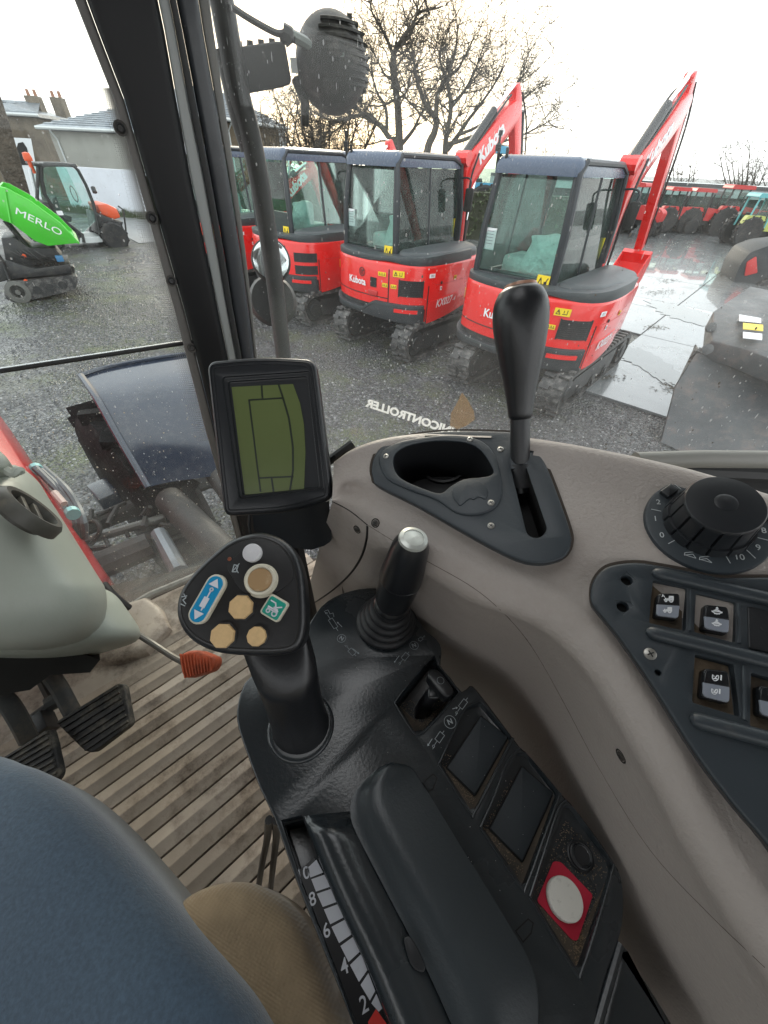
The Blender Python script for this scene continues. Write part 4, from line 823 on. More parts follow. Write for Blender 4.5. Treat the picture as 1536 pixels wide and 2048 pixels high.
# leaning dark post of a machine at the far left
f = ffr(-10, 470); t = tag(MB().prism(f, f.pxs([(-14, 150), (4, 200), (24, 262), (62, 392), (30, 400), (-10, 320)]), -.5, 0).build('tree_trunk', M('ivy_bark', (.08, .065, .05), .95, bump=(9, 1, .08), var=(4, .4)), bevel=.05), 'broad dark leaning trunk at the far left edge behind the green skip', 'tree')
# ================================================================ LOADER BUCKET at the right (neighbouring machine)
GBK = M('worn_grey_steel', (.05, .054, .058), .42, var=(3, .3), dirt=((.11, .085, .075), 6, .5, .8), bump=(12, .5, .015), rvar=.12)
t = thing('loader_bucket', 'worn grey loader bucket on its arms at the right edge of the yard', 'loader bucket', tuple(Z(1480, 900, 0)))
a0, a1, b0, b1 = Z(1395, 700, .75), Z(1620, 800, .55), Z(1322, 880, .04), Z(1600, 1010, .04)
def plate(ps, th, name, mat, par, bev=0):
    ps = [np.array(p, float) for p in ps]; n = unit(np.cross(ps[1] - ps[0], ps[2] - ps[0]))
    k = len(ps); return MB().add([p + n * th / 2 for p in ps] + [p - n * th / 2 for p in ps], [tuple(range(k)), tuple(range(2 * k - 1, k - 1, -1))] + [(i, k + i, k + (i + 1) % k, (i + 1) % k) for i in range(k)]).build(name, mat, par, bevel=bev)
m0, m1 = (a0 + b0) / 2 + np.array([-.03, .10, .06]), (a1 + b1) / 2 + np.array([-.03, .10, .06])
rs = [[q0 + (q1 - q0) * k / 8 for k in range(9)] for q0, q1 in ((a0, a1), (m0, m1), (b0, b1))]
rs2 = [[q + np.array([-.01, -.025, -.01]) for q in r] for r in rs][::-1]
MB().rings([list(x) for x in zip(*(rs + rs2))], True).build('back_plate', GBK, t)
MB().tube([a0, a1], .035, 8).build('top_edge', GBK, t)
plate([a0, m0, b0, b0 + np.array([.35, .5, 0]), a0 + np.array([.2, .35, -.05])], .03, 'side_plate', GBK, t)
MB().tube([a0 + np.array([-.04, -.03, .0]), a0 + np.array([-.05, -.03, -.09]), a0 + np.array([.0, -.05, -.1])], .014, 6).build('hook', GBK, t)
p_ = [Z(1418, 640, .95), Z(1490, 590, 1.1), Z(1640, 620, 1.1), Z(1640, 780, .8), Z(1470, 715, .8), Z(1412, 700, .78)]
plate(p_, .22, 'loader_arm', GBK, t, .02)
for (x, y, w, h, m, nm) in ((1478, 628, 44, 14, WST, 'paper_label'), (1486, 646, 40, 12, YST, 'warning_sticker'), (1486, 664, 38, 12, WST, 'paper_label')):
    q = [C + (np.array(Z(x + dx, y + dy, 1.0)) - C) * .955 for dx, dy in ((0, 0), (w, 4), (w, 4 + h), (0, h))]
    plate(q, .006, nm, m, t)
for (x, y) in ((1420, 656), (1412, 700)): MB().lathe(Fr(C + (Z(x, y, .9) - C) * .96, unit((-.4, -.8, .4)), (0, 0, 1)), [(.05, 0), (.05, .06), (.02, .07)], 12).build('pin', GBK, t)
t = thing('grey_vehicle', 'rear corner of a grey vehicle with a red lamp, cut by the right edge', 'vehicle', tuple(Z(1520, 570, 0)))
f = ffr(1520, 572, 0, .35)
MB().prism(f, fillet(f.pxs([(1466, 566), (1480, 530), (1500, 505), (1536, 492), (1640, 480), (1640, 590), (1470, 584)]), .08), -1.6, 0).build('body', M('silver_body', (.03, .034, .038), .7), t, bevel=.05)
MB().prism(f, fillet(f.pxs([(1493, 524), (1512, 512), (1514, 545), (1488, 552)]), .03), .0, .05).build('tail_lamp', REDF, t, bevel=.012)
wheel(Fr(f.p(*f.px(1530, 582), .03), f.n, f.y), t, .33, .22, M('alloy', (.3, .3, .3), .4))
# ================================================================ OUR TRACTOR, outside the glass
TN = np.array([-.757, .654, 0.0])           # the tractor's nose points this way
TL = np.array([.654, .757, 0.0])            # its right-hand side
t = thing('tractor_nose', 'red bonnet, grey mudguard, front wheel and grimy axle of this tractor beyond the windscreen', 'tractor', tuple(Z(270, 950, 0)))
FEN = M('mudguard', (.018, .026, .045), .18, rvar=.05, var=(5, .1), dirt=((.07, .075, .085), 30, .5, .5), spec=.8)
rows = [[(163, 752), (215, 736), (300, 720), (390, 706)], [(196, 800), (250, 792), (320, 778), (408, 765)], [(238, 875), (290, 868), (350, 858), (428, 846)], [(296, 975), (335, 965), (385, 958), (445, 950)]]
zs = [1.40, 1.37, 1.26, 1.08]
P3 = [[Z(x, y, z) for x, y in r] for r, z in zip(rows, zs)]
G_r = crv([np.array(r) for r in P3], 6)
G_r = [crv(list(r), 5) for r in G_r]
MB().tube([q + np.array([0, 0, .004]) for q in G_r[0]], .012, 8).build('mudguard_lip', FEN, t)
# front lip rolled over the top, thickness behind
n_ = unit((.45, -.75, .5))
top = [p + np.array([-.015, .03, -.035]) for p in G_r[0]]
front = [top] + [list(r) for r in G_r]; back = [[p - n_ * .02 for p in r] for r in front][::-1]
MB().rings([list(x) for x in zip(*(front + back))], True).build('mudguard', FEN, t, sharp=60)
edge = [r[0] for r in G_r]
MB().tube([edge[0] + np.array([-.0, 0, -.0])] + edge[1:], .017, 8).build('mudguard_edge', FEN, t)
for (x, y, r) in ((312, 728, .006), (338, 722, .006), (226, 742, .008), (300, 735, .004)):
    q = Z(x, y, 1.385); MB().lathe(Fr(q, n_, (0, 0, 1)), [(r * 1.4, -.004), (r * 1.3, .006), (r * .6, .009)], 10).build('rivet', BLK, t)
wc = Z(395, 950, .62); wc = np.array([-1.22, 1.93, .60]) + TN * .12 - TL * .27
g = Fr(wc, TL, TN); g2 = Fr(wc, TL, (0, 0, 1))
_rb = RUB; RUB = M('wet_tyre', (.012, .012, .013), .85, spec=.15, bump=(20, .4, .02)); wheel(g2, t, .62, .30, M('rim_grey', (.10, .10, .10), .5), 16, 40); RUB = _rb
MB().box(Fr(Z(228, 985, .7), TL, (0, 0, 1)), -.10, .10, -.06, .06, -.1, .1).build('mudguard_bracket', FEN, t, bevel=.01)
q0, q1 = D(214, 1168, .86), D(0, 842, .86)
u = unit(q1 - q0); s_ = np.array([u[1], -u[0], 0]);  s_ = s_ if s_ @ Rt > 0 else -s_
f = Fr(q0, s_, (0, 0, 1))
ux = 1 if f.x @ u > 0 else -1
L_ = np.linalg.norm(q1 - q0) + 1.0
sec = [(0, -.55), (0, -.1), (-.012, 0), (-.06, .06), (-.2, .10), (-.5, .11), (-.5, -.55)]
a = [q0 - u * .02 + s_ * x + np.array([0, 0, z]) for x, z in sec]; b_ = [q0 + u * L_ + s_ * x + np.array([0, 0, z * .9 - .02]) for x, z in sec]
MB().rings([a, b_]).build('bonnet', M('bonnet_red', (.42, .02, .022), .35, coat=.3), t, bevel=.008)
for k, (ys, r) in enumerate(((.0, .012), (.03, .009), (.055, .012))):
    MB().tube(crv([D(70 + 8 * k, 935, .9 + ys), D(110 + 10 * k, 975, .95), D(142 + 6 * k, 1010, .98), D(152 + 8 * k, 1045, 1.0), D(150 + 10 * k, 1075, 1.1)], 5), r, 7).build('hose', M('grey_hose', (.09, .10, .11), .5), t)
for (x, y) in ((72, 938), (145, 1026)): MB().lathe(Fr(D(x, y, .93), TN, (0, 0, 1)), [(.022, -.012), (.022, .012)], 10).build('hose_clip', M('teal_clip', (.2, .42, .42), .5), t)
MB().tube([D(108, 985, .9), D(128, 1008, .92)], .012, 8).build('sensor', M('pink_plastic', (.5, .38, .34), .5), t)
GRM = M('oily_steel', (.028, .026, .024), .6, dirt=((.09, .08, .07), 7, .5, .7), bump=(18, .5, .01))
def bar(p, q, r, m, nm, n=10, flat=1): return MB().tube([p, q], r, n, flat).build(nm, m, t)
bar(D(165, 1055, 1.45), D(420, 960, 1.45), .05, GRM, 'axle_beam'); bar(D(160, 1085, 1.35), D(330, 1035, 1.35), .022, M('rod_steel', (.12, .12, .11), .4, metal=.5), 'steering_rod')
bar(D(240, 1100, 1.4), D(390, 1040, 1.4), .03, GRM, 'frame_rail'); bar(D(180, 1140, 1.3), D(300, 1090, 1.3), .06, GRM, 'frame_rail')
bar(D(318, 1068, 1.3), D(360, 1145, 1.25), .035, M('bright_cylinder', (.22, .24, .26), .35, metal=.5), 'ram')
MB().tube(crv([D(165, 1050, 1.3), D(190, 1042, 1.28), D(200, 1060, 1.3), D(185, 1085, 1.35), D(165, 1098, 1.35)], 5), .01, 6).build('pipe', GRM, t)
bar(D(340, 1000, 1.3), D(470, 1130, 1.25), .07, GRM, 'fuel_tank', 16); bar(D(400, 900, 1.2), D(480, 1010, 1.25), .06, GRM, 'air_tank', 14)
for k in range(14):
    a = D(170 + rnd.uniform(0, 230), 1000 + rnd.uniform(0, 110), 1.35); b_ = a + np.array([rnd.gauss(0, .12), rnd.gauss(0, .1), rnd.gauss(0, .05)]); bar(a, b_, rnd.uniform(.006, .016), GRM, 'pipe', 6)
# ---- mirror pole with round mirror, work lamp, plate, cable (outside, at the front corner)
def pole3(px, py, hd): # on a vertical sheet a fixed distance out
    d = ray(px, py); return C + d * (hd / math.hypot(d[0], d[1]))
MP = M('speckled_black', (.028, .027, .026), .5, dirt=((.35, .34, .32), 60, .62, .8), bump=(60, .3, .003))
t = thing('mirror_pole', 'slim black pole outside the glass carrying a plate, a wire and the round mirror', 'pole', tuple(pole3(573, 712, 1.0)))
path = [(425, -60), (443, 0), (457, 80), (476, 180), (498, 260), (515, 340), (530, 430), (545, 530), (556, 620), (567, 714)]
P = [pole3(x, y, 1.02) for x, y in path]; MB().tube(crv(P, 4), [.019] * 37, 12).build('pole', MP, t)
MB().tube(crv([pole3(455, 100, 1.03), pole3(480, 220, 1.03), pole3(503, 300, 1.03)], 4), .021, 12).build('sleeve', MP, t)
pf = Fr(pole3(520, 140, 1.03), -unit(pole3(520, 140, 1.03) - C), (0, 0, 1))
MB().slab(pf, fillet(pf.pxs([(440, 112), (448, 98), (556, 82), (570, 86), (584, 168), (560, 176), (470, 192), (462, 186)]), .008), .006, -.02, .004).build('mirror_plate', MP, t)
for k in range(5): q = (478 + k * 22, 88 - k * 2); MB().box(Fr(pf.w(*q, -.0), pf.n, pf.y), -.005, .005, -.004, .003, -.012, 0).build('clip', MP, t)
MB().tube(crv([pole3(458, 10, 1.0), pole3(500, 38, 1.0), pole3(552, 66, 1.0), pole3(572, 66, 1.0), pole3(590, 80, .99)], 5), .0045, 6).build('cable', MP, t)
MB().tube([pole3(566, 66, 1.0), pole3(578, 72, 1.0), pole3(584, 84, 1.0)], .012, 8).build('cable_tie', MP, t)
MB().tube(crv([pole3(582, 70, 1.0), pole3(612, 86, .99), pole3(640, 106, .985), pole3(664, 114, .98), pole3(684, 113, .98), pole3(685, 107, .98)], 5), .0075, 8).build('lamp_cable', M('pale_cable', (.18, .2, .19), .4), t)
t = thing('work_lamp', 'round black work lamp with a finned back high beside the mirror pole', 'work lamp', tuple(pole3(665, 130, 1.02)))
lf = Fr(pole3(663, 131, 1.03), -unit(pole3(663, 131, 1.02) - C), (0, 0, 1)); r_ = abs(lf.px(735, 131)[0] - lf.px(590, 131)[0]) / 2
LMP = M('lamp_black', (.035, .034, .032), .6, dirt=((.15, .14, .13), 30, .5, .7), bump=(40, .4, .004))
MB().lathe(lf, [(r_ * .96, -.05), (r_, -.03), (r_ * .98, -.01), (r_ * .9, .015), (r_ * .72, .04), (r_ * .45, .055), (.001, .06)], 36, cap1=False).build('housing', LMP, t)
for k in range(9):
    y = -r_ * .25 + k * r_ * .13; wv = math.sqrt(max(0, 1 - (y / r_) ** 2)) * r_
    MB().rings([[lf.p(x, y + dy - .1 * (x / r_) ** 2 * r_, h) for dy, h in ((-.0025, hh - .004), (-.0015, hh + .008), (.0015, hh + .008), (.0025, hh - .004))] for x, hh in [(wv * (-1 + 2 * i / 10) * (.98 if 0 < i < 10 else 1.03), .052 * math.sqrt(max(0, 1 - (wv * (-1 + 2 * i / 10) / r_) ** 2 - (y / r_) ** 2 * .9)) + .0) for i in range(3, 11)]]).build('cooling_fin', LMP, t)
for k in range(11):
    a = math.radians(-62 + 12 * k); MB().box(Fr(lf.p(r_ * math.cos(a), r_ * math.sin(a), -.02), lf.n, lf.x * math.cos(a + .6) + lf.y * math.sin(a + .6)), -.004, .004, -.004, .005, -.01, .004).build('rim_tooth', LMP, t)
MB().tube([lf.p(-r_ * 1.02, -.02, -.01), lf.p(-r_ * .8, -.045, .01), lf.p(-r_ * .85, -.075, 0)], .008, 8).build('bracket', LMP, t)
MB().box(lf, -r_ * 1.12, -r_ * .92, -.012, .006, -.02, 0).build('bracket_foot', WST, t)
t = thing('round_mirror', 'round convex mirror showing pale sky, low on the mirror pole', 'mirror', tuple(pole3(542, 522, 1.04)))
mf = Fr(pole3(542, 520, 1.06), -unit(pole3(542, 520, 1.06) - C) + np.array([0, 0, .25]), (0, 0, 1)); r_ = abs(mf.px(581, 520)[0] - mf.px(503, 520)[0]) / 2
MB().lathe(mf, [(r_, -.02), (r_ * 1.02, -.008), (r_ * 1.0, 0), (r_ * .95, .002)], 32, cap1=True).build('rim', BLK, t)
MB().lathe(mf, [(r_ * .95, -.001)] + [(r_ * .95 * math.cos(a), .012 * math.sin(a)) for a in (.3, .6, .9, 1.2, 1.5)], 32).build('mirror_glass', M('mirror_glass', (.62, .65, .66), .12, metal=.85, rvar=.06), t)
mf2 = Fr(pole3(546, 602, 1.08), mf.n, (0, 0, 1))
MB().lathe(mf2, [(.05, -.03), (.058, -.005), (.05, .012), (.001, .02)], 26, cap1=False, sy=1.0).build('lower_reflection_disc', MP, t)  # solid dark disc standing in for a dim reflection below the mirror
# ================================================================ CAB FRAME AND GLASS
PB = D(524, 1100, .95)[:2]                         # foot of the corner pillar
def col3(px, py, hd=None): return pole3(px, py, hd or math.hypot(*PB))
PBK = M('pillar_black', (.007, .0075, .009), .45, spec=.3, bump=(160, .12, .001)); PGR = M('pillar_trim', (.12, .115, .11), .55, bump=(90, .2, .002)); SEAL = M('rubber_seal', (.013, .014, .015), .55); STL = M('pillar_steel', (.05, .055, .062), .3, dirt=((.30, .30, .29), 70, .62, .7), bump=(40, .2, .003))
t = thing('cab_pillar', 'thick black cab corner pillar with grey trim and screws between the two windows', 'pillar', (PB[0], PB[1], 1.3))
def strip(L, Rr, hd0, dep, name, mat, bev=.006, ext=1):
    """bar between two pixel edges, its face hd0 out and dep thick"""
    a = [pole3(x, y, hd0) for x, y in L]; b = [pole3(x, y, hd0) for x, y in Rr]; out = []
    for p, q in zip(a, b):
        n = unit(np.array([-(p + q)[0], -(p + q)[1], 0])); out.append([p, q, q - n * dep, p - n * dep])
    return MB().rings(out).build(name, mat, t, bevel=bev, bseg=3)
hd = .86
YS = [-80, 60, 200, 350, 500, 620, 740, 860, 1130]
def ed(tab): # interpolate pixel x at YS
    xs, ys = zip(*tab); return [(float(np.interp(y, ys, xs)), y) for y in YS]
e1 = ed([(143, -80), (170, 0), (232, 150), (262, 240), (310, 420), (352, 560), (388, 690), (410, 790), (440, 900), (500, 1130)])
e2 = ed([(300, -80), (318, 0), (345, 150), (370, 300), (400, 440), (432, 600), (455, 700), (470, 790), (490, 900), (530, 1130)])
e3 = ed([(323, -80), (340, 0), (366, 150), (396, 300), (424, 440), (450, 600), (472, 700), (484, 790), (500, 900), (540, 1130)])
e4_ = ed([(336, -80), (353, 0), (382, 150), (410, 300), (438, 440), (462, 600), (482, 700), (494, 790), (508, 900), (546, 1130)])
e5 = ed([(385, -80), (395, 0), (422, 150), (448, 300), (472, 440), (495, 600), (508, 700), (516, 790), (526, 900), (556, 1130)])
e6 = ed([(408, -80), (418, 0), (440, 150), (462, 300), (484, 440), (502, 600), (514, 700), (521, 790), (530, 900), (560, 1130)])
tr_ = ed([(118, -80), (148, 0), (210, 150), (243, 240), (290, 420), (333, 560), (368, 690), (392, 790), (422, 900), (488, 1130)])
strip(e1, e2, hd, .07, 'pillar', PBK, .012); strip(e2, e3, hd + .01, .05, 'glazing_strip', M('brushed_trim', (.30, .32, .32), .35), .003); strip(e3, e4_, hd + .004, .06, 'seal', SEAL, .004); strip(e4_, e5, hd + .03, .06, 'outer_post', STL, .02); strip(e5, e6, hd + .045, .03, 'outer_flange', M('flange_steel', (.16, .16, .15), .35), .006)
strip(tr_, e1, hd + .012, .03, 'edge_trim', PGR, .005)
for (x, y) in ((240, 256), (303, 436), (342, 562), (383, 696)):
    g = Fr(pole3(x + 1, y, hd + .006), -unit(pole3(x, y, hd) - C), (0, 0, 1)); sc_ = MB().lathe(g, [(.0065, -.004), (.0065, .0), (.0045, .003), (.0035, .001), (.001, .001)], 12, cap1=False).build('screw', BLK, t); MB().lathe(g, [(.009, -.002), (.009, .0005)], 12).build('washer', GRM, sc_)
# perforated sun band: dots printed on the glass next to the pillar
WN = unit(np.array([PB[0] * 1.0, PB[1], 0]))
wl = unit(np.array([-.80, -.60, 0]))            # windscreen runs this way from the pillar
wf = Fr((PB[0] - .01, PB[1] + .0, 1.32), np.cross(wl, (0, 0, 1)) * -1, (0, 0, 1)); 
if wf.n @ (C - wf.o) < 0: wf = Fr(wf.o, -wf.n, (0, 0, 1))
GW = glassmat('windscreen_glass', (.93, .96, .955), .5, .016, (.55, .57, .58), 3.0, (.45, -.05, .10), .45, .8)
sgn = 1 if wf.x @ wl > 0 else -1
t = thing('windscreen', 'rain spotted windscreen left of the thick pillar, split by a thin black joint', 'windscreen', tuple(wf.o))
zj = wf.px(368, 686)[1]; zj0 = wf.px(0, 742)[1]
W0 = lambda x0, x1: (min(x0, x1), max(x0, x1))
def pane(f, pts, name, par, mat, th=.005): return MB().prism(f, pts, -th, 0).build(name, mat, par, bevel=0)
xr, xl = 0, sgn * 1.5
jl = lambda x: zj + (zj0 - zj) / (wf.px(0, 742)[0] - wf.px(368, 686)[0]) * (x - wf.px(368, 686)[0])
pane(wf, [(xr, jl(xr) + .004), (xr, 1.7), (xl, 1.7), (xl, jl(xl) + .004)], 'upper_pane', t, GW); pane(wf, [(xr, -.0), (xr, jl(xr) - .004), (xl, jl(xl) - .004), (xl, 0)], 'lower_pane', t, GW)
MB().tube([wf.p(xr, jl(xr), 0), wf.p(xl, jl(xl), 0)], .0042, 6).build('joint', SEAL, t)
dots = MB()
for i in range(190):
    y = 1400
    py = 178 + i * 3.9
    if py > 880: break
    xb = float(np.interp(py, [178, 240, 420, 560, 690, 790, 900], [222, 243, 290, 333, 368, 392, 422]))
    for j in range(8 if py < 600 else 7):
        px_ = xb - 2.5 - j * 3.9 + (1.9 if i % 2 else 0); r = .0016 * (1 - j * .09); q = wf.px(px_, py, .001); 
        if j > 5 and (i + j) % 2: continue
        dots.add([wf.p(q[0] + r * math.cos(a), q[1] + r * math.sin(a), .0012) for a in (0, 1.05, 2.1, 3.14, 4.2, 5.24)], [(0, 1, 2, 3, 4, 5)])
tag(dots.build('printed_dots', M('grey_ceramic', (.34, .34, .33), .6), t), kind='stuff')
# side window to the right of the pillar
sd_ = unit(np.array([.965, -.262, 0])); so2 = np.array([PB[0] + .10, PB[1] + .05, 1.6])
sf = Fr(so2, np.cross(sd_, (0, 0, 1)), (0, 0, 1)); 
if sf.n @ (C - sf.o) < 0: sf = Fr(sf.o, -sf.n, (0, 0, 1))
GS = glassmat('side_glass', (.95, .97, .965), .45, .012, (.6, .62, .63), 4.0, (.55, .1, .16), .48, .8, sidedust=(tuple(float(v) for v in (C + ray(1450, 520) * (((so2 - C) @ sf.n) / (ray(1450, 520) @ sf.n)) - so2)), .24, .13))
t2 = thing('side_window', 'rain spotted side window right of the thick pillar with reversed lettering near its foot', 'window', tuple(so2))
sg = 1 if sf.x @ sd_ > 0 else -1
pane(sf, [(-sg * .08, .0), (sg * 1.9, .0), (sg * 1.9, 1.5), (-sg * .08, 1.5)], 'pane', t2, GS)
MB().tube([sf.p(-sg * .08, .0, 0), sf.p(sg * 1.9, 0.0, 0)], .012, 8).build('seal', SEAL, t2)
q0, q1 = sf.px(733, 806, .002), sf.px(908, 864, .002); a_ = math.atan2(q1[1] - q0[1], q1[0] - q0[0])
# read from outside: mirrored here
b = MB(); cu = 'UNICONTROLLER'
Ltx = math.hypot(q1[0] - q0[0], q1[1] - q0[1]); fs = Ltx / 7.75
text(cu, sf, q0[0], q0[1], fs, WST, None, a_, .002, mirror=True, bold=.045, to=b, align='RIGHT', sx=1.0)
b.build('lettering', thinmat('white_vinyl', (.9, .92, .92), .55), t2)
# rain spots and specks of dirt on the panes
DROP = thinmat('water_spot', (.8, .82, .83), .6, .62); 
def spots(f, n, x0, x1, y0, y1, rmin, rmax, name, par, mat, seed, elong=1.0, h=.0005, dens=None):
    r = random.Random(seed); b = MB()
    for k in range(n):
        x, y = r.uniform(x0, x1), r.uniform(y0, y1)
        if dens and r.random() > dens(x, y): continue
        q = rmin + (rmax - rmin) * r.random() ** 3.2; a0 = r.uniform(0, 1); e_ = 1 + r.random() * elong; kx = q * (1 + r.uniform(-.2, .2)); ky = q * e_
        pts = [f.p(x + kx * math.cos(a), y + ky * math.sin(a), h) for a in [a0 + 1.0472 * i for i in range(6)]] + [f.p(x, y - ky * .2, h + q * .5)]
        b.add(pts, [(i, (i + 1) % 6, 6) for i in range(6)])
    return tag(b.build(name, mat, par), kind='stuff')
lo_, hi_ = W0(xr, xl)
spots(wf, 5200, lo_, hi_, .25, 1.45, .0003, .0016, 'water_spots', t, DROP, 1, .8)
spots(wf, 1500, lo_, hi_, .0, .6, .0003, .0018, 'mud_specks', t, thinmat('mud_speck', (.4, .37, .32), .5), 2, .5, .0007)
l2, h2 = W0(-sg * .05, sg * 1.6)
nz_ = lambda x, y: .35 + .65 * (math.sin(x * 7 + 1.3) * math.sin(y * 9 + x * 4) > -.2)
spots(sf, 6800, l2, h2, .0, 1.2, .0003, .0014, 'water_spots', t2, DROP, 3, 1.6, dens=nz_)
spots(sf, 120, l2, h2, .1, 1.0, .0012, .0024, 'large_water_spots', t2, DROP, 8, .8, dens=lambda x, y: .6)
spots(sf, 700, l2, h2, .0, .62, .0004, .0018, 'mud_specks', t2, thinmat('dark_speck', (.12, .11, .10), .5), 4, .9, .0007, dens=lambda x, y: .2 + .8 * ((x * sg > .55)))
spots(sf, 300, l2, h2, .25, 1.15, .0003, .0008, 'rain_streaks', t2, DROP, 21, 9.0, dens=lambda x, y: .8)
spots(wf, 200, lo_, hi_, .3, 1.3, .0003, .0008, 'rain_streaks', t, DROP, 22, 8.0)
# rusty leaf-shaped stain stuck low on the glass
b = MB().prism(sf, fillet(sf.pxs([(924, 784), (936, 800), (948, 822), (950, 838), (935, 850), (915, 858), (900, 852), (902, 826), (914, 806)]), .004), .0006, .0016)
tag(b.build('glass_stain', thinmat('brown_film', (.40, .28, .16), .5, .5)), 'brown leaf shaped mud patch stuck on the side glass beside the reversed lettering', 'mud patch')

# headliner over the driver; unseen rear and left walls added to darken the console
HL = M('headliner', (.30, .29, .27), .9); ce = thing('ceiling', None, None, (0, 0, CAMZ + .48)); tag(ce, kind='structure')
tag(MB().box(W, -1.5, 1.0, -1.25, -1.2, 1.2, CAMZ + .05).build('wall', HL), kind='structure')
tag(MB().box(W, -1.42, -1.36, -1.2, -.15, 1.2, CAMZ + .15).build('wall', HL), kind='structure')
for x0, x1, y0, y1 in ((-1.4, .95, -1.25, .12), (-1.35, -.38, .12, .72), (.06, 1.15, .12, .62), (-.38, .06, .52, .78)): MB().box(W, x0, x1, y0, y1, CAMZ + .44, CAMZ + .52).build('headliner_panel', HL, ce)  # gap between the panels is an added sky opening, for highlights on the armrest
# ================================================================ INSIDE THE CAB
FZ = CAMZ - .95
MAT_ = M('floor_rubber', (.35, .295, .235), .62, var=(9, .22), dirt=((.085, .06, .042), 9, .485, .9), bump=[(120, .3, .0015), (9, .4, .008)])
MAT_D = M('floor_groove', (.05, .04, .032), .85); MATP = M('floor_rubber_pale', (.38, .325, .265), .5, var=(7, .2), dirt=((.085, .06, .045), 9, .49, .9), bump=[(110, .3, .0015)])
lat = unit((.725, .688, 0)); fwd = np.array([-lat[1], lat[0], 0])
fo = D(380, 1500, .95); FF_ = Fr((fo[0], fo[1], FZ), (0, 0, 1), fwd)
if FF_.x @ lat < 0: raise SystemExit('frame')
fl = thing('floor', None, None, (float(fo[0]), float(fo[1]), FZ)); tag(fl, kind='structure')
gp = [D(524, 1100, .95)[:2], D(-500, 1330, .95)[:2], (-1.6, -1.1), (1.0, -1.1), (1.0, .30), (.2, .75)]
MB().prism(W, gp, FZ - .12, FZ - .006).build('floor_base', MAT_D, fl)
ribs = []
for k in range(-16, 8):
    y = k * .0455; x0, x1 = -.75, .62
    if y > .24: x0, x1 = .02, .5
    if y > .30: continue
    b = MB().rings([[FF_.p(x, y + dy, h + rnd.uniform(-.0003, .0003)) for dy, h in ((.0, -.008), (.001, -.001), (.004, .0), (.017, .0006), (.0205, .0025), (.0235, .0026), (.0265, .0006), (.039, 0), (.0425, -.001), (.0433, -.008))] for x in np.linspace(x0, x1, 12)])
    b.build('rib', MAT_ if k % 3 else MATP, fl, sharp=50)
MB().slab(W, [tuple(D(x, y, .948)[:2]) for x, y in ((-200, 1330), (190, 1215), (250, 1222), (340, 1180), (430, 1140), (515, 1105), (640, 1180), (700, 1250), (500, 1330), (400, 1330), (100, 1480), (-200, 1650))], FZ - .002, FZ - .03, .003).build('smooth_floor', MATP, fl)
# heel well wall and sill under the windscreen
SIL = M('sill_plastic', (.33, .32, .29), .5, dirt=((.1, .085, .06), 10, .5, .7), bump=(90, .2, .001))
MB().tube(crv([D(212, 1186, .93), D(235, 1215, .93), D(262, 1212, .935), D(300, 1190, .93), D(360, 1165, .93), D(440, 1130, .93), D(524, 1092, .93)], 4), .010, 8).build('windscreen_sill', SIL, fl)
MB().tube(crv([D(208, 1168, .84), D(222, 1185, .85), D(240, 1202, .87), D(258, 1216, .9)], 4), .009, 8).build('gasket', SEAL, fl)
MB().slab(W, [tuple(D(x, y, .95)[:2]) for x, y in ((215, 1195), (262, 1214), (300, 1200), (330, 1225), (345, 1262), (300, 1310), (240, 1330), (150, 1330))], FZ + .03, FZ - .02, .02, 4).build('footwell_corner', MATP, fl)
# ---- steering column cover
GRN_P = M('column_plastic', (.37, .40, .35), .42, var=(3, .06), bump=(140, .2, .0012), dirt=((.2, .19, .15), 5, .62, .4))
GRN_D = M('vent_plastic', (.07, .068, .058), .45, dirt=((.2, .17, .12), 20, .55, .6))
cc = AD(110, 1120, .60); t = thing('steering_column_cover', 'grey green moulded steering column cover with a round air vent at the left edge', 'column cover', tuple(cc))
cfm = Fr(cc, unit(C - cc) + np.array([.10, -.1, .25]), (0, 0, 1))
def bulge(rows, d0, d1, name, x0=-160, dy=0.0, pw=2.6):
    out = []
    for y, xs in crv([np.array(r, float) for r in rows], 4):
        u_ = [0, .2, .4, .55, .68, .78, .86, .92, .96, .985, 1.0]; row = []
        ky = (y - rows[0][0]) / (rows[-1][0] - rows[0][0]); cap_ = abs(2 * ky - 1) ** 6 * dy
        for u in u_: row.append(AD(x0 + (xs - x0) * u, y, d0 + (d1 - d0) * u ** pw * .6 + (d1 - d0) * u ** 14 * .4 + cap_))
        row.append(AD(x0 + (xs - x0) * .97, y, d1 + .12)); row.append(AD(x0, y, d1 + .12)); out.append(row)
    return MB().rings(out).build(name, GRN_P, t, sharp=70)
bulge([(930, 30), (940, 50), (965, 78), (1000, 100), (1048, 131), (1104, 166), (1152, 196), (1176, 210), (1205, 214), (1235, 210), (1262, 199), (1285, 175), (1300, 120)], .50, .66, 'cover', dy=.05)
bulge([(1172, 195), (1184, 222), (1200, 240), (1222, 256), (1245, 272), (1262, 280), (1276, 278), (1288, 262), (1300, 225), (1312, 180), (1322, 130)], .60, .74, 'lower_cover', dy=.04)
o3 = crv(cfm.pxs([(-100, 870), (-20, 890), (4, 905), (18, 922), (14, 936), (0, 942), (-60, 950)], .05), 4, True)
MB().slab(cfm, o3, .06, .0, .015, 4, crown=.005).build('upper_cover', GRN_P, t)
MB().tube(crv([cfm.w(14, 940, .05), cfm.w(26, 948, .055), cfm.w(36, 940, .055), cfm.w(42, 944, .05)], 4), .006, 6).build('clip', GRN_P, t)
_rh = unit(ray(60, 1022)); _vv = Rt * .82 + Up * .57; _vv = unit(_vv - _rh * (_vv @ _rh))
vf = Fr(AD(64, 1020, .512), -_rh * .24 + _vv * .95, (0, 0, 1), .0)
rv = .026
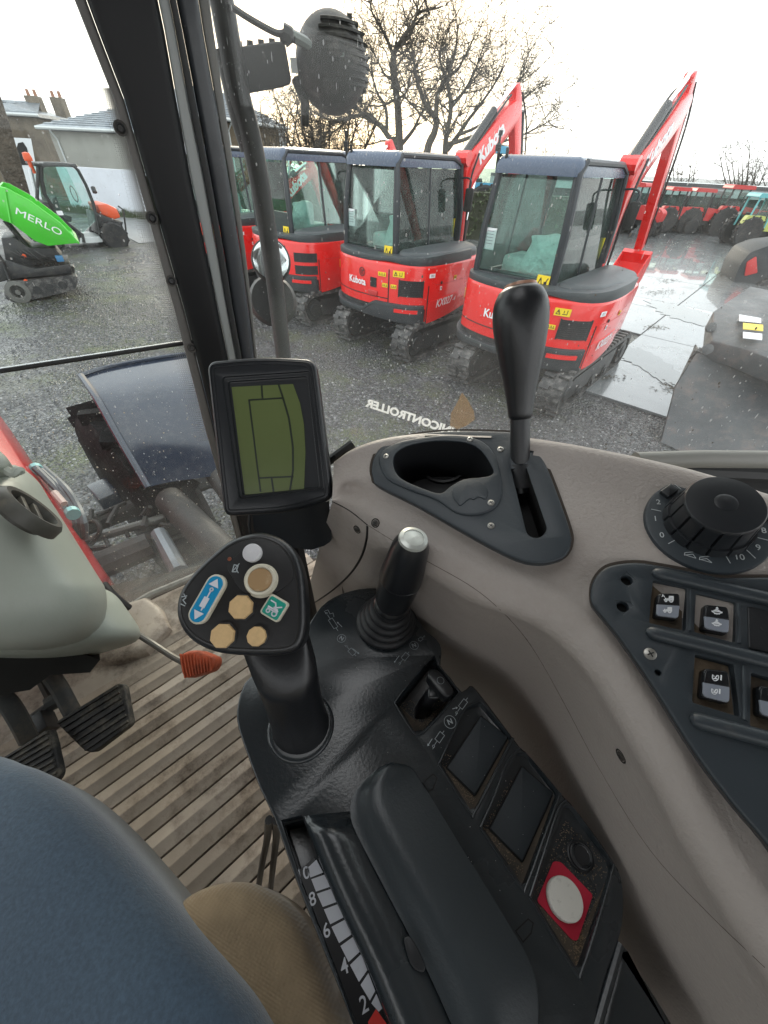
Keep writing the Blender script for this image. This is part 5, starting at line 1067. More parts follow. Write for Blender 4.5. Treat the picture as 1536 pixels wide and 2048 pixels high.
MB().lathe(vf, [(rv * 1.55, -.012), (rv * 1.5, .0), (rv * 1.32, .006), (rv * 1.1, .005), (rv * 1.02, -.003), (rv, -.02)], 32, cap0=False, cap1=False, sy=1.15).build('vent_ring', GRN_D, t)
MB().lathe(vf, [(rv * 1.05, -.014), (.001, -.014)], 24, sy=1.15).build('vent_hole', BKP, t)
for k in (-.5, .6): MB().slab(vf, [(-rv * .9, k * rv * .62 - .003), (rv * .9, k * rv * .62 - .003), (rv * .9, k * rv * .62 + .003), (-rv * .9, k * rv * .62 + .003)], .002, -.012, .001).build('vent_blade', GRN_D, t)
MB().prism(cfm, cfm.pxs([(-60, 1285), (60, 1260), (120, 1292), (200, 1320), (180, 1345), (100, 1350), (60, 1380), (-60, 1400)], -.13), -.25, -.13).build('underside', M('dark_under', (.02, .02, .018), .8), t)
# ---- pedals
PAD = M('pedal_rubber', (.022, .022, .022), .6, dirt=((.22, .20, .16), 28, .5, .7)); ARM = M('pedal_arm', (.075, .08, .08), .45, dirt=((.2, .17, .13), 14, .5, .7))
def pedal(label, pts, drop, nrm, a, b, n, armpts, armr):
    o = D(*pts[0], drop); f = Fr(D(*np.mean(pts, axis=0), drop), nrm, (0, 0, 1)); t = thing('pedal', label, 'pedal', tuple(f.o), 'foot pedals')
    q = f.pxs(pts); MB().slab(f, fillet(q, .008), .0, -.014, .003).build('pad', PAD, t)
    A0, A1 = np.array(f.px(*a[0])), np.array(f.px(*a[1])); B0_, B1_ = np.array(f.px(*b[0])), np.array(f.px(*b[1]))
    for k in range(n):
        u = (k + .4) / n; p, q_ = A0 + (B0_ - A0) * u, A1 + (B1_ - A1) * u; p, q_ = p + (q_ - p) * .02, q_ - (q_ - p) * .02; d = unit(q_ - p); w = np.array([-d[1], d[0]]) * .0026
        MB().rings([[f.p(*(e - w), -.001), f.p(*(e - w * .7), .0045), f.p(*(e + w * .7), .0045), f.p(*(e + w), -.001)] for e in (p, q_)]).build('pad_rib', PAD, t)
    MB().tube(crv([D(x, y, dd) for x, y, dd in armpts], 5), armr, 10, .5).build('arm', ARM, t); return t
pedal('larger ribbed black brake pedal, nearer the orange pad', [(110, 1444), (236, 1366), (248, 1370), (255, 1410), (262, 1448), (184, 1507), (166, 1500)], .80, (-.1, -.35, 1), [(112, 1444), (238, 1367)], [(176, 1506), (261, 1448)], 7, [(-30, 1325, .72), (40, 1322, .72), (85, 1335, .74), (115, 1370, .78), (145, 1425, .825)], .016)
pedal('smaller ribbed black pedal, partly hidden by the blue seat cushion', [(12, 1512), (92, 1459), (100, 1460), (108, 1490), (120, 1548), (96, 1580), (40, 1600), (0, 1560)], .80, (-.1, -.35, 1), [(12, 1512), (97, 1459)], [(20, 1600), (119, 1550)], 8, [(-30, 1378, .72), (10, 1400, .74), (35, 1435, .77), (58, 1480, .82)], .015)
MB_ = thing('pedal_linkage', 'dark cross rod and lever linkage behind the two ribbed pedals', 'linkage', tuple(D(60, 1440, .85)))
MB().tube([D(40, 1455, .85), D(80, 1425, .85), D(118, 1398, .85)], .009, 8).build('rod', ARM, MB_); MB().lathe(Fr(D(108, 1403, .85), lat, (0, 0, 1)), [(.016, -.012), (.016, .012)], 10).build('collar', ARM, MB_)
MB().box(Fr(D(76, 1450, .84), (0, -.3, 1), fwd), -.018, .018, -.02, .02, -.03, .01).build('bracket', BLK, MB_, bevel=.003); MB().tube([D(20, 1300, .7), D(70, 1320, .75), D(110, 1400, .9)], .014, 8).build('lever', BLK, MB_)
# ---- orange foot pad on a bent rod
OR = M('orange_rubber', (.50, .10, .04), .55, dirt=((.10, .03, .02), 26, .5, .75), bump=(50, .3, .002))
t = thing('foot_throttle', 'orange ribbed foot pad on a bent grey rod beside the steering column cover', 'foot throttle', tuple(D(395, 1325, .80)))
MB().tube(crv([D(85, 1312, .74), D(125, 1315, .76), D(158, 1302, .77), D(200, 1275, .77), D(236, 1258, .77), D(262, 1262, .78), D(300, 1284, .80), D(340, 1310, .81), D(372, 1328, .82)], 5), .0065, 10).build('rod', M('worn_rod', (.16, .155, .14), .4, metal=.4, dirt=((.25, .2, .15), 20, .5, .6)), t)
f = Fr(D(396, 1328, .80), (0, -.45, 1), (0, 0, 1)); q = f.pxs([(359, 1312), (376, 1302), (400, 1300), (434, 1314), (433, 1330), (424, 1342), (376, 1357), (366, 1350)])
MB().slab(f, fillet(q, .008), .006, -.03, .006, 3).build('pad', OR, t)
for k in range(10):
    a = np.array(f.px(364 + 6.6 * k, 1310 - (2 if k < 5 else -.6 * k))); b_ = np.array(f.px(374 + 5.6 * k, 1356 - 1.6 * k)); w = np.array([.0016, .0004])
    MB().rings([[f.p(*(e - w), .005), f.p(*(e - w * .6), .0105), f.p(*(e + w * .6), .0105), f.p(*(e + w), .005)] for e in (a, b_)]).build('pad_rib', OR, t)
# ---- seat
BLU = M('blue_fabric', (.05, .082, .122), .92, sheen=.4, var=(300, .22), bump=[(420, .5, .0012), (12, .2, .01)]); 
BRN = M('brown_fabric', (.33, .245, .15), .95, sheen=.3, var=(60, .12), bump=[(25, .3, .006)])
def weave(m):
    t_ = m.node_tree; b = t_.nodes['Principled BSDF']; co = N(t_, 'ShaderNodeTexCoord'); mp_ = N(t_, 'ShaderNodeMapping'); mp_.inputs['Rotation'].default_value = (0, 0, math.radians(20)); t_.links.new(co.outputs['Object'], mp_.inputs[0])
    prev = None; col = None
    for ax, s_ in (('X', 90), ('Y', 150)):
        w = N(t_, 'ShaderNodeTexWave'); w.bands_direction = ax; w.inputs['Scale'].default_value = s_; w.inputs['Distortion'].default_value = .5; w.inputs['Detail'].default_value = 2; w.inputs['Detail Scale'].default_value = 3; t_.links.new(mp_.outputs[0], w.inputs[0])
        bp = N(t_, 'ShaderNodeBump'); bp.inputs['Strength'].default_value = .28; bp.inputs['Distance'].default_value = .0008; t_.links.new(w.outputs['Fac'], bp.inputs['Height'])
        if prev: t_.links.new(prev, bp.inputs['Normal'])
        prev = bp.outputs[0]
    t_.links.new(prev, b.inputs['Normal'])
weave(BRN)
t = thing('driver_seat', 'driver seat with a blue grey cloth cushion and a brown woven side bolster', 'seat', (-.2, -.15, CAMZ - .6))
def pil(px_, drop, th, r, crown, name, mat, seg=6, cr=6, extra=()):
    f = Fr((0, 0, CAMZ - drop), (0, 0, 1), (0, 1, 0)); P = [np.array(q) for q in crv([q for q in f.pxs(px_)] + list(extra), 5, True)]; A_ = area(P); c_ = sum((P[i - 1] + P[i]) * (P[i - 1][0] * P[i][1] - P[i][0] * P[i - 1][1]) for i in range(len(P))) / (6 * A_); R0_ = np.mean([np.linalg.norm(q - c_) for q in P]); rs = [[f.p(*q, -th) for q in P], [f.p(*q, -r) for q in P]]
    for k in range(1, 15):
        a = k / 15 * math.pi / 2; s_ = 1 - (1 - math.cos(a)) * min(.42, r * 1.8 / R0_) - max(0, (k - 5) / 10) ** 1.6 * .38; rs.append([f.p(*(c_ + (q - c_) * s_), -r + r * math.sin(min(math.pi / 2, a * 1.5))) for q in P])
    for s2 in (.75, .5, .25, .04): rs.append([f.p(*(c_ + (q - c_) * s_ * s2), 0) for q in P])
    o = MB().rings(rs).build(name, mat, t, sharp=180)
    for q in o.data.polygons: q.use_smooth = True
    return o
pil([(334, 1822), (350, 1792), (395, 1768), (445, 1758), (488, 1760), (530, 1778), (568, 1806), (606, 1856), (640, 1930), (672, 2020), (700, 2110)], .50, .14, .045, 0, 'side_bolster', BRN, extra=[(-.02, -.15), (-.10, -.19), (-.17, -.10), (-.19, -.02)])
pil([(-120, 1490), (0, 1506), (60, 1534), (120, 1582), (180, 1644), (240, 1716), (300, 1792), (360, 1868), (420, 1938), (476, 2006), (520, 2080), (562, 2160), (600, 2260)], .44, .13, .05, .004, 'seat_cushion', BLU, extra=[(-.14, -.30), (-.5, -.3), (-.62, -.1), (-.55, .05)])
f = Fr((-.2, -.2, FZ), (0, 0, 1), (0, 1, 0)); MB().box(f, -.15, .12, -.3, .12, 0, .38).build('seat_base', BLK, t, bevel=.02)
# ================================================================ RIGHT-HAND CONSOLE
TN_ = unit((-.3, -.3, 1)); TF = Fr(AD(1415, 1048, .31), TN_, (0, 1, 0))
TAU = M('taupe_plastic', (.34, .305, .28), .46, bump=[(300, .8, .0011), (90, .15, .002)], var=(3, .07), dirt=((.22, .18, .145), 3.2, .55, .4))
def Tw(x, y, h=0): return TF.w(x, y, h)
con = thing('side_console', 'taupe moulded side console sweeping along the window, holding the lever panel, dial and switches', 'console', tuple(Tw(1100, 1000, 0)))
edge_px = [(668, 922), (700, 895), (745, 877), (800, 866), (862, 861), (940, 864), (1030, 868), (1120, 880), (1210, 896), (1300, 915), (1400, 940), (1520, 980), (1750, 1080)]
crest_px = [(664, 1004), (690, 1015), (730, 1030), (775, 1048), (840, 1082), (900, 1118), (960, 1150), (1040, 1176), (1122, 1212), (1210, 1292), (1276, 1388), (1372, 1545), (1640, 1960)]
n = len(edge_px); rows = []
E = [Tw(*p) for p in edge_px]; K = [Tw(*p) for p in crest_px]
inn = [D(606, 1216, .93), D(640, 1260, .93)]
cols = []
for i in range(n):
    e_, k = E[i], K[i]; out = unit(np.array([(e_ - k)[0], (e_ - k)[1], 0])); L_ = np.linalg.norm(e_ - k)
    dn = np.array([0, 0, -1.0])
    uc = [1, 1, 1, 1, 1, 1, 1, 1, 1, .9, .8, .6, .4][i]
    nxt = E[min(i + 1, n - 1)] - E[max(i - 1, 0)]
    col_ = [e_ + out * .02 + dn * .5, e_ + out * .012 + dn * .06, e_ + out * .004 + dn * .012, e_ - out * .012 + TN_ * .001, e_ * .72 + k * .28, e_ * .45 + k * .55 , k + out * .034 + dn * .001, k + dn * .009 + out * .010, k + dn * .030 - out * .005, k + dn * .06 + out * .006 * uc, k + dn * .15 + out * .03 * uc, k + dn * .38 + out * .05 * uc, k + dn * .72 + out * .05 * uc]
    if i == 0:   # the front end folds down to the sill
        base = inn[0]
        col_ = [e_ + dn * .5, e_ + dn * .06 , e_ + dn * .012, e_ * .97 + k * .03, e_ * .72 + k * .28, e_ * .4 + k * .6, k * .95 + e_ * .05, k, k * .9 + base * .1, k * .7 + base * .3, k * .45 + base * .55, k * .15 + base * .85, base + dn * .03]
    if i in (1, 2):
        base = D(606 + 60 * i, 1216 + 60 * i, .93); w_ = (1 - i * .3)
        for j, u in enumerate((.1, .3, .55, .85, 1.05)): col_[8 + j] = col_[8 + j] * (1 - w_) + (k * (1 - u) + base * u) * w_
    cols.append(col_)
_s = K[-1] - K[-2]; cols.append([q + unit(_s * np.array([1, 1, 0])) * .35 for q in cols[-1]]); n += 1
m = len(cols[0])
cc_ = [crv(c, 5) for c in cols]; fine = crv([np.array(c) for c in cc_], 6)
nu, nv = len(fine), len(fine[0])
plate_cut = [(763, 930), (790, 890), (860, 872), (1020, 874), (1055, 895), (1080, 935), (1108, 1000), (1128, 1065), (1128, 1082), (1110, 1104), (1078, 1112), (1035, 1105), (955, 1066), (838, 1000), (770, 960)]
def inpoly(x, y, P):
    r = False; j = len(P) - 1
    for i in range(len(P)):
        if (P[i][1] > y) != (P[j][1] > y) and x < (P[j][0] - P[i][0]) * (y - P[i][1]) / (P[j][1] - P[i][1]) + P[i][0]: r = not r
        j = i
    return r
vv = [q for r in fine for q in r]; ff = []
for i in range(nu - 1):
    for j in range(nv - 1):
        c = (fine[i][j] + fine[i + 1][j] + fine[i + 1][j + 1] + fine[i][j + 1]) / 4
        if 12 < j < 32:
            x, y = pix(c)
            if inpoly(x, y, plate_cut): continue
        ff.append((i * nv + j, (i + 1) * nv + j, (i + 1) * nv + j + 1, i * nv + j + 1))
shell = MB().add(vv, ff).build('console_shell', TAU, con, sharp=180)
BV = BVHTree.FromPolygons([tuple(map(float, q)) for q in vv], [tuple(f) for f in ff])
def hit(x, y, off=.0):
    d = Vector(ray(x, y)).normalized(); l, nn, _, _ = BV.ray_cast(Vector(C), d, 5)
    if l is None: raise Exception('no hit %s %s' % (x, y))
    nn = np.array(nn); nn = -nn if nn @ np.array(d) > 0 else nn
    return np.array(l) + nn * off, nn
def seam(pts, r, mat, name='seam', off=-.0003):
    P = crv([np.array(p) for p in pts], 5); q = []
    for x, y in P:
        try: q.append(hit(x, y, off)[0])
        except Exception: pass
    return MB().tube(q, r, 6).build(name, mat, con)
GAP = M('seam_dark', (.01, .009, .008), .8); GAPL = M('seam_dust', (.10, .08, .065), .9)
seam([(665, 1003), (700, 1022), (735, 1050)], .0008, GAP); seam([(735, 1052), (733, 1080), (722, 1115), (700, 1148), (668, 1178), (640, 1198), (612, 1216)], .0016, GAP)
seam([(735, 1050), (790, 1084), (850, 1120), (935, 1168), (990, 1210), (1040, 1262), (1080, 1320), (1130, 1410), (1200, 1540), (1300, 1700), (1420, 1830), (1530, 1935)], .0005, GAPL)
def screw(x, y, r, mat=None, sunk=False, par=con, at=None):
    p, nn = at or hit(x, y, .0); g = Fr(p, nn, (0, 1, 0), rnd.uniform(0, 1)); mat = mat or M('screw_steel', (.42, .41, .38), .35, metal=.8)
    s_ = MB().lathe(g, [(r, -.0004), (r * .96, .0008), (r * .6, .0014), (.0001, .0015)], 16, cap1=False).build('screw', mat, par)
    MB().box(g, -r * .55, r * .55, -r * .1, r * .1, .0012, .0017).box(g, -r * .1, r * .1, -r * .55, r * .55, .00121, .00171).build('cross_slot', BKP, s_)
    if sunk: MB().lathe(g, [(r * 1.55, -.0006), (r * 1.5, .0005), (r * 1.2, .0003)], 16, cap0=False, cap1=False).build('recess', GAP, s_)
for x, y in ((751, 1046), (714, 1059), (1242, 1512)): screw(x, y, .0034, M('dark_screw', (.05, .045, .04), .5), True)
# ---- lever panel
BPL = M('panel_plastic', (.028, .036, .043), .42, bump=[(260, .3, .0007)], var=(6, .12), dirt=((.16, .13, .10), 9, .62, .35))
BPM = M('moulding_black', (.014, .015, .017), .4, bump=(300, .2, .0006), dirt=((.12, .10, .08), 14, .6, .5))
lp = thing('lever_panel', 'grey black triangular panel with a cup well and lever slot in the taupe console', 'control panel', tuple(Tw(960, 980, .0)))
h0 = .0035
pl = [(742, 936), (748, 912), (762, 893), (795, 876), (854, 865), (912, 861), (1022, 864), (1050, 873), (1068, 890), (1092, 928), (1120, 999), (1141, 1061), (1143, 1085), (1136, 1105), (1120, 1118), (1080, 1126), (1032, 1117), (952, 1077), (834, 1010), (756, 971), (745, 955)]
pp = MB().slab(TF, crv(TF.pxs(pl, h0), 3, True), h0, -.004, .0022, 3).build('plate', BPL, lp)
cup = [(787, 932), (791, 905), (819, 889), (873, 880), (932, 884), (963, 901), (985, 936), (983, 948), (963, 953), (928, 957), (901, 971), (881, 985), (850, 977), (803, 956)]
slot = fillet(TF.pxs([(1022, 938), (1052, 934), (1095, 1060), (1082, 1074), (1068, 1076), (1054, 1068)], h0), [.001, .001, .006, .004, .004, .006])
cupc = crv(TF.pxs(cup, h0 + .003), 4, True)
carve(pp, [MB().prism(TF, cupc, -.02, .03), MB().prism(TF, slot, -.02, .03)], .0012, 2)
ring = [(757, 921), (765, 901), (803, 882), (881, 870), (944, 874), (983, 898), (1002, 948), (1003, 991), (987, 1017), (952, 1029), (912, 1025), (873, 999), (819, 979), (773, 956)]
rg = MB().slab(TF, crv(TF.pxs(ring, h0 + .002), 4, True), h0 + .0022, h0 - .002, .0018, 3).build('cup_rim', BPL, lp)
carve(rg, [MB().prism(TF, cupc, -.02, .03)], .0014, 2)
ci = inset(cupc if area(cupc) > 0 else cupc[::-1], .0); cb = inset(ci, .006)
MB().rings([[TF.p(*q, h) for q in l] for l, h in ((ci, h0 + .0005), (inset(ci, .001), -.01), (inset(ci, .004), -.05), (cb, -.055))], cap0=False).build('cup_well', BPM, lp)
MB().lathe(Fr(TF.w(890, 925, -.053), TN_, (0, 1, 0)), [(.030, 0), (.031, .0015), (.028, .002), (.027, .0)], 32, cap0=False, cap1=False).build('cup_base_ring', BPM, lp)
si = slot if area(slot) > 0 else slot[::-1]
MB().rings([[TF.p(*q, h) for q in l] for l, h in ((si, h0), (inset(si, .0004), -.03), (inset(si, .0006), -.035))], cap0=False).build('slot_well', M('deep_black', (.005, .005, .005), .7), lp)
bd = crv(TF.pxs([(905, 992), (908, 976), (932, 962), (959, 964), (976, 980), (972, 999), (958, 995), (948, 1000), (938, 999), (922, 1012), (914, 1006)], h0 + .002), 3, True)
MB().slab(TF, bd, h0 + .0034, h0, .0007, 2).build('blanking_tab', BPL, lp)
for x, y in ((940, 879), (1001, 899), (772, 913), (982, 1006), (982, 1052)): screw(x, y, .0033, par=lp, at=(TF.w(x, y, h0 + (.0022 if x < 983 and y < 1010 else 0)), TN_))
# grime line round the plate
og = crv(TF.pxs(pl, .0004), 3, True); og = og if area(og) > 0 else og[::-1]
MB().rings([[TF.p(*a, .0010), TF.p(*b, .0011)] for a, b in zip(inset(og, -.0016), inset(og, .001))] + [[TF.p(*inset(og, -.0016)[0], .001), TF.p(*inset(og, .001)[0], .0011)]], closed=False).build('grime_line', M('grime', (.045, .035, .028), .9), lp)
# ---- range lever
LV = M('lever_knob', (.010, .011, .013), .36, bump=(400, .25, .0005), coat=.05)
base = TF.w(1040, 945, -.01); topz = AD(1041, 600, .345)
ax = unit(topz - base); t = thing('range_lever', 'black bulb-topped lever standing in the slot of the grey black panel', 'lever', tuple(base))
gL = Fr(base, ax, Rt); LL = float((topz - base) @ ax)
def along(px_, py_):     # height on the axis seen at a pixel row
    d = ray(px_, py_); w0 = base - C; a = d @ d; b = d @ ax; c = ax @ ax; dd = d @ w0; e_ = ax @ w0; return float((a * e_ - b * dd) / (-(a * c - b * b)) ) if False else float((b * dd - a * e_) / (a * c - b * b))
ht = {y: along(1040, y) for y in (577, 600, 620, 650, 690, 730, 770, 810, 828, 836, 930)}
dpt = lambda h: float((base + ax * h - C) @ Fw)
rad = lambda w_px, h: w_px / 2 / F * dpt(h)
prof = [(rad(34, 0), -.02), (rad(36, ht[836]), ht[836] - .006), (rad(38, ht[836]), ht[836] - .001), (rad(46, ht[828]), ht[828] - .001), (rad(51, ht[810]), ht[810]), (rad(64, ht[770]), ht[770]), (rad(80, ht[730]), ht[730]), (rad(95, ht[690]), ht[690]), (rad(106, ht[650]), ht[650]), (rad(107, ht[620]), ht[620]), (rad(100, ht[600]), ht[600]), (rad(84, ht[600]), ht[600] + .007)]
MB().lathe(gL, [(rad(36, 0), -.02), (rad(36, 0), .0), (rad(37, ht[930]), ht[930] + .004), (rad(38, ht[836]), ht[836] + .002)], 24).build('shaft', M('shaft_black', (.015, .016, .018), .4), t)
pk = crv([np.array(p) for p in prof[2:]], 4); MB().lathe(gL, [tuple(p) for p in pk] + [(rad(66, ht[600]), ht[600] + .0100), (.0001, ht[600] + .0115)], 48, cap1=False).build('knob', LV, t)
g = Fr(gL.p(0, 0, ht[600] + .0108) , ax, Rt); MB().lathe(g, [(rad(64, ht[600]), -.001), (rad(60, ht[600]), .0018), (rad(30, ht[600]), .0034), (.0001, .0038)], 36, cap1=False).build('cap_insert', M('copper_cap', (.34, .19, .13), .35, var=(90, .25), metal=.3), t)
MB().lathe(Fr(base + ax * .0, ax, Rt), [(.018, -.012), (.014, .004), (.0125, .010)], 20).build('slot_boot', BPM, t)
# ---- rotary dial
dl = thing('depth_dial', 'large black ribbed rotary knob over a numbered round dial on the taupe console', 'dial', tuple(TF.p(0, 0, 0)))
cx0, cy0 = TF.px(1414, 1046, .004); lx = TF.px(1290, 1020, .004); rad_d = math.hypot(lx[0] - cx0, lx[1] - cy0) * 1.0
DF = Fr(TF.p(cx0, cy0, 0), TN_, TF.y)
MB().lathe(DF, [(rad_d, -.004), (rad_d, .002), (rad_d * .985, .004), (rad_d * .95, .0045), (rad_d * .5, .0045)], 64, cap1=True).build('dial_plate', BPL, dl)
kr = rad_d * .64
def ribbed(r0, r1, z0, z1, nrib, dip, n_=96):
    rs = []
    for k in range(7):
        u = k / 6; z = z0 + (z1 - z0) * u; r = r0 + (r1 - r0) * u
        rs.append([DF.p(*(np.array([math.cos(a), math.sin(a)]) * (r * (1 - dip * max(0, 1 - abs(((a * nrib / (2 * math.pi)) % 1) - .5) * 14)))), z) for a in [2 * math.pi * i / n_ for i in range(n_)]])
    return rs
KB = M('knob_black', (.016, .018, .021), .33, bump=(250, .1, .0004), dirt=((.09, .075, .055), 40, .62, .35))
MB().rings(ribbed(kr * 1.10, kr * 1.06, .0045, .013, 14, .07, 168)).build('knob_skirt', KB, dl)
kq = ribbed(kr * 1.0, kr * .93, .0125, .030, 14, .10, 168)
kq += [[DF.p(*(np.array([math.cos(a), math.sin(a)]) * kr * s_), z) for a in [2 * math.pi * i / 168 for i in range(168)]] for s_, z in ((.915, .0325), (.88, .0338), (.6, .0352), (.3, .0356), (.285, .0356))]
MB().rings(kq).build('knob', KB, dl)
MB().lathe(Fr(DF.p(0, 0, .0352), TN_, TF.y), [(kr * .27, 0), (kr * .265, .0006), (kr * .2, .0012), (.0001, .0014)], 32, cap1=False).build('knob_cap', KB, dl)
PR = M('worn_print', (.42, .45, .46), .6); b = MB()
def dtext(s_, px_, py_, size, rot=0): q = DF.px(px_, py_, .005); text(s_, DF, q[0], q[1], size, PR, dl, rot, .0048, bold=.008, to=b)
for s_, x, y in (('2', 1317, 1004), ('1', 1311, 1037), ('0', 1324, 1070), ('8', 1528, 1061), ('9', 1517, 1095), ('10', 1479, 1114)): dtext(s_, x, y, .0068, -.25)
for p, q in (((1303, 1018), (1322, 1022)), ((1337, 1087), (1350, 1080)), ((1453, 1113), (1461, 1126)), ((1494, 1100), (1511, 1116)), ((1516, 1075), (1536, 1080)), ((1350, 968), (1362, 978))):
    lines(DF, [[DF.px(*p, .005), DF.px(*q, .005)]], .0006, b, .0048)
lines(DF, [[DF.px(*q, .005) for q in ((1392, 1103), (1370, 1105), (1369, 1110), (1386, 1108), (1392, 1116))], [DF.px(*q, .005) for q in ((1424, 1112), (1400, 1114), (1399, 1119), (1414, 1117), (1424, 1125))], [DF.px(*q, .005) for q in ((1369, 1109), (1391, 1116))], [DF.px(*q, .005) for q in ((1399, 1118), (1423, 1125))]], .0005, b, .0048)
b.build('printed_scale', PR, dl)
for x, y in ((1337, 984), (1533, 1030)):
    q = DF.px(x, y, .005); MB().slab(DF.at(q[0], q[1], 0, .5), fillet([(-.006, -.004), (.006, -.004), (.006, .004), (-.006, .004)], .001), .0085, .004, .001).build('stop_lug', KB, dl)
# ---- switch panel
SPN = thing('switch_panel', 'grey black switch panel with rocker switches in dusty wells on the taupe console', 'switch panel', tuple(TF.w(1350, 1350, 0)))
spx = [(1182, 1184), (1186, 1164), (1200, 1143), (1222, 1130), (1270, 1124), (1330, 1132), (1440, 1154), (1700, 1212), (1720, 2000), (1600, 1790), (1536, 1690), (1470, 1612), (1390, 1505), (1310, 1378), (1240, 1276), (1196, 1222), (1184, 1205)]
sp = MB().slab(TF, crv(TF.pxs(spx, h0), 3, True), h0, -.004, .0024, 3).build('panel', BPL, SPN)
wells = {'a': [(1306, 1160), (1374, 1176), (1372, 1262), (1298, 1246)], 'b': [(1392, 1186), (1471, 1205), (1471, 1286), (1388, 1264)], 'c': [(1390, 1308), (1467, 1328), (1480, 1434), (1384, 1405)], 'd': [(1502, 1345), (1620, 1378), (1640, 1500), (1500, 1452)]}
wl_ = {k: fillet(TF.pxs(v, h0), .0015) for k, v in wells.items()}
hx = TF.px(1316, 1345, h0); d1, d2 = TF.px(1254, 1160, h0), TF.px(1246, 1213, h0)
cuts = [MB().prism(TF, v, -.003 + 0, .02) for v in wl_.values()]
def regular(c, r, n): return [(c[0] + r * math.cos(2 * math.pi * i / n), c[1] + r * math.sin(2 * math.pi * i / n)) for i in range(n)]
cuts += [MB().prism(TF, regular(d1, .0042, 16), -.0035, .02), MB().prism(TF, regular(d2, .0042, 16), -.0035, .02), MB().prism(TF, regular(hx, .0022, 12), -.0035, .02)]
cuts += [MB().prism(TF, TF.pxs([(1237, 1158), (1252, 1142), (1272, 1160), (1256, 1174)], h0), h0 - .0006, .02), MB().prism(TF, TF.pxs([(1230, 1200), (1262, 1204), (1266, 1212), (1247, 1230), (1234, 1216)], h0), h0 - .0006, .02)]
carve(sp, cuts, .0006, 2)
og = crv(TF.pxs(spx, .0004), 3, True); og = og if area(og) > 0 else og[::-1]; o1_, o2_ = inset(og, -.0016), inset(og, .001)
MB().rings([[TF.p(*a, .0010), TF.p(*b_, .0011)] for a, b_ in zip(o1_ + o1_[:1], o2_ + o2_[:1])], closed=False).build('grime_line', MATS['grime'], SPN)
for k, cn in ((0, d1), (1, d2)): MB().lathe(Fr(TF.p(*cn, -.003), TN_, TF.y), [(.004, 0), (.0001, .0)], 14).build('lamp_hole', MATS['deep_black'], SPN)
DST = M('dust', (.14, .105, .07), .95, var=(120, .4), bump=(200, .8, .001), dirt=((.04, .034, .03), 30, .48, .8))
for k, v in wl_.items(): MB().prism(TF, inset(v if area(v) > 0 else v[::-1], .0008), -.0032, -.0022).build('well_floor', DST, SPN)
def ridge(p, q, r, name='finger_rail', par=SPN):
    P0, P1 = TF.w(*p, h0 + .002), TF.w(*q, h0 + .002); u = unit(P1 - P0)
    ks = [0, .02, .05, .09, 1]; pts = [P0 + (P1 - P0) * k for k in ks]; return MB().tube(pts, [r * .25, r * .75, r * .95, r, r], 12, .9, TN_).build(name, BPL, par)
ridge((1304, 1144), (1640, 1222), .0050); ridge((1292, 1262), (1640, 1350), .0050); ridge((1380, 1437), (1640, 1506), .0050)
screw(1300, 1308, .0042, par=SPN, at=(TF.w(1300, 1308, h0), TN_))
def rocker(label, top4, h, icon):
    q = TF.pxs(top4, h); c = np.mean([np.array(a) for a in q], axis=0); tt = thing('rocker_switch', label, 'switch', tuple(TF.p(*c, 0)), 'rocker switches on the console')
    a, b_, c_, d = [np.array(x) for x in q]       # tl tr br bl
    mid1, mid2 = (a + d) / 2, (b_ + c_) / 2
    KBR = M('rocker_black', (.012, .013, .015), .22, dirt=((.1, .085, .07), 30, .6, .4)); KGR = M('rocker_grey', (.20, .22, .26), .35)
    out_ = fillet(q, .0022)
    MB().slab(TF, out_, h - .0006, -.002, .001).build('housing', KBR, tt)
    up_ = fillet([a + (c - a) * .06, b_ + (c - b_) * .06, mid2, mid1], [.003, .003, 0, 0]); MB().slab(TF, up_, h + .0006, h - .002, .0006).build('upper_half', KBR, tt)
    lw = fillet([mid1, mid2, c_ + (c - c_) * .06, d + (c - d) * .06], [0, 0, .0025, .0025]); MB().slab(TF, lw, h + .0004, h - .002, .0005).build('lower_half', KGR, tt)
    iw = M('rocker_print', (.72, .74, .76), .5); b2 = MB(); xa, ya = (b_ - a), (d - a)
    for cy_, s_ in ((.27, 1), (.74, .9)):
        o_ = a + xa * .5 + ya * cy_
        def L2(P, w=.0005): lines(TF, [[tuple(o_ + xa * u * s_ + ya * v * s_) for u, v in P]], w, b2, h + .0008)
        if icon == 'tractor':
            for P in ([(-.2, .04), (.02, .04), (.02, -.1), (.18, -.1), (.2, .05), (-.2, .06)], [(-.14, -.02), (-.14, .03)], [(-.05, 0), (.16, 0)], [(-.05, .03), (.16, .03)], [(.05, -.06), (.16, -.06)]): L2(P, .0009)
            L2(circ(.12, .07, .07, 12), .0008); L2(circ(-.12, .09, .04, 10), .0006)
            if s_ == 1: text('A', TF, *(a + xa * .22 + ya * .14), .003, iw, tt, -.2, h + .0008, to=b2, bold=.02)
        elif icon == 'implement':
            L2([(-.2, .02), (0, -.1), (.2, .02), (0, .1), (-.2, .02)], .0007); L2([(0, -.1), (0, -.17)], .0006); L2([(-.05, -.13), (0, -.18), (.05, -.13)]); L2([(-.22, .0), (.22, .0)], .0006); L2([(-.1, .08), (.1, .08)], .001); L2([(-.1, -.02), (.1, -.02)], .0012)
        else:
            L2(circ(-.05, 0, .13, 14, -30, 210)); L2([(-.05, .03), (.02, -.06)], .0006); L2([(.18, -.08), (.18, .08)], .0008); L2([(-.12, .06), (.05, .06)], .0006); L2([(-.15, -.02), (-.1, -.02)])
    b2.build('pictogram', iw, tt); return tt
rocker('rocker switch with a tractor symbol and a letter A, under the upper finger rail', [(1317, 1186), (1360, 1186), (1358, 1238), (1311, 1232)], .0065, 'tractor')
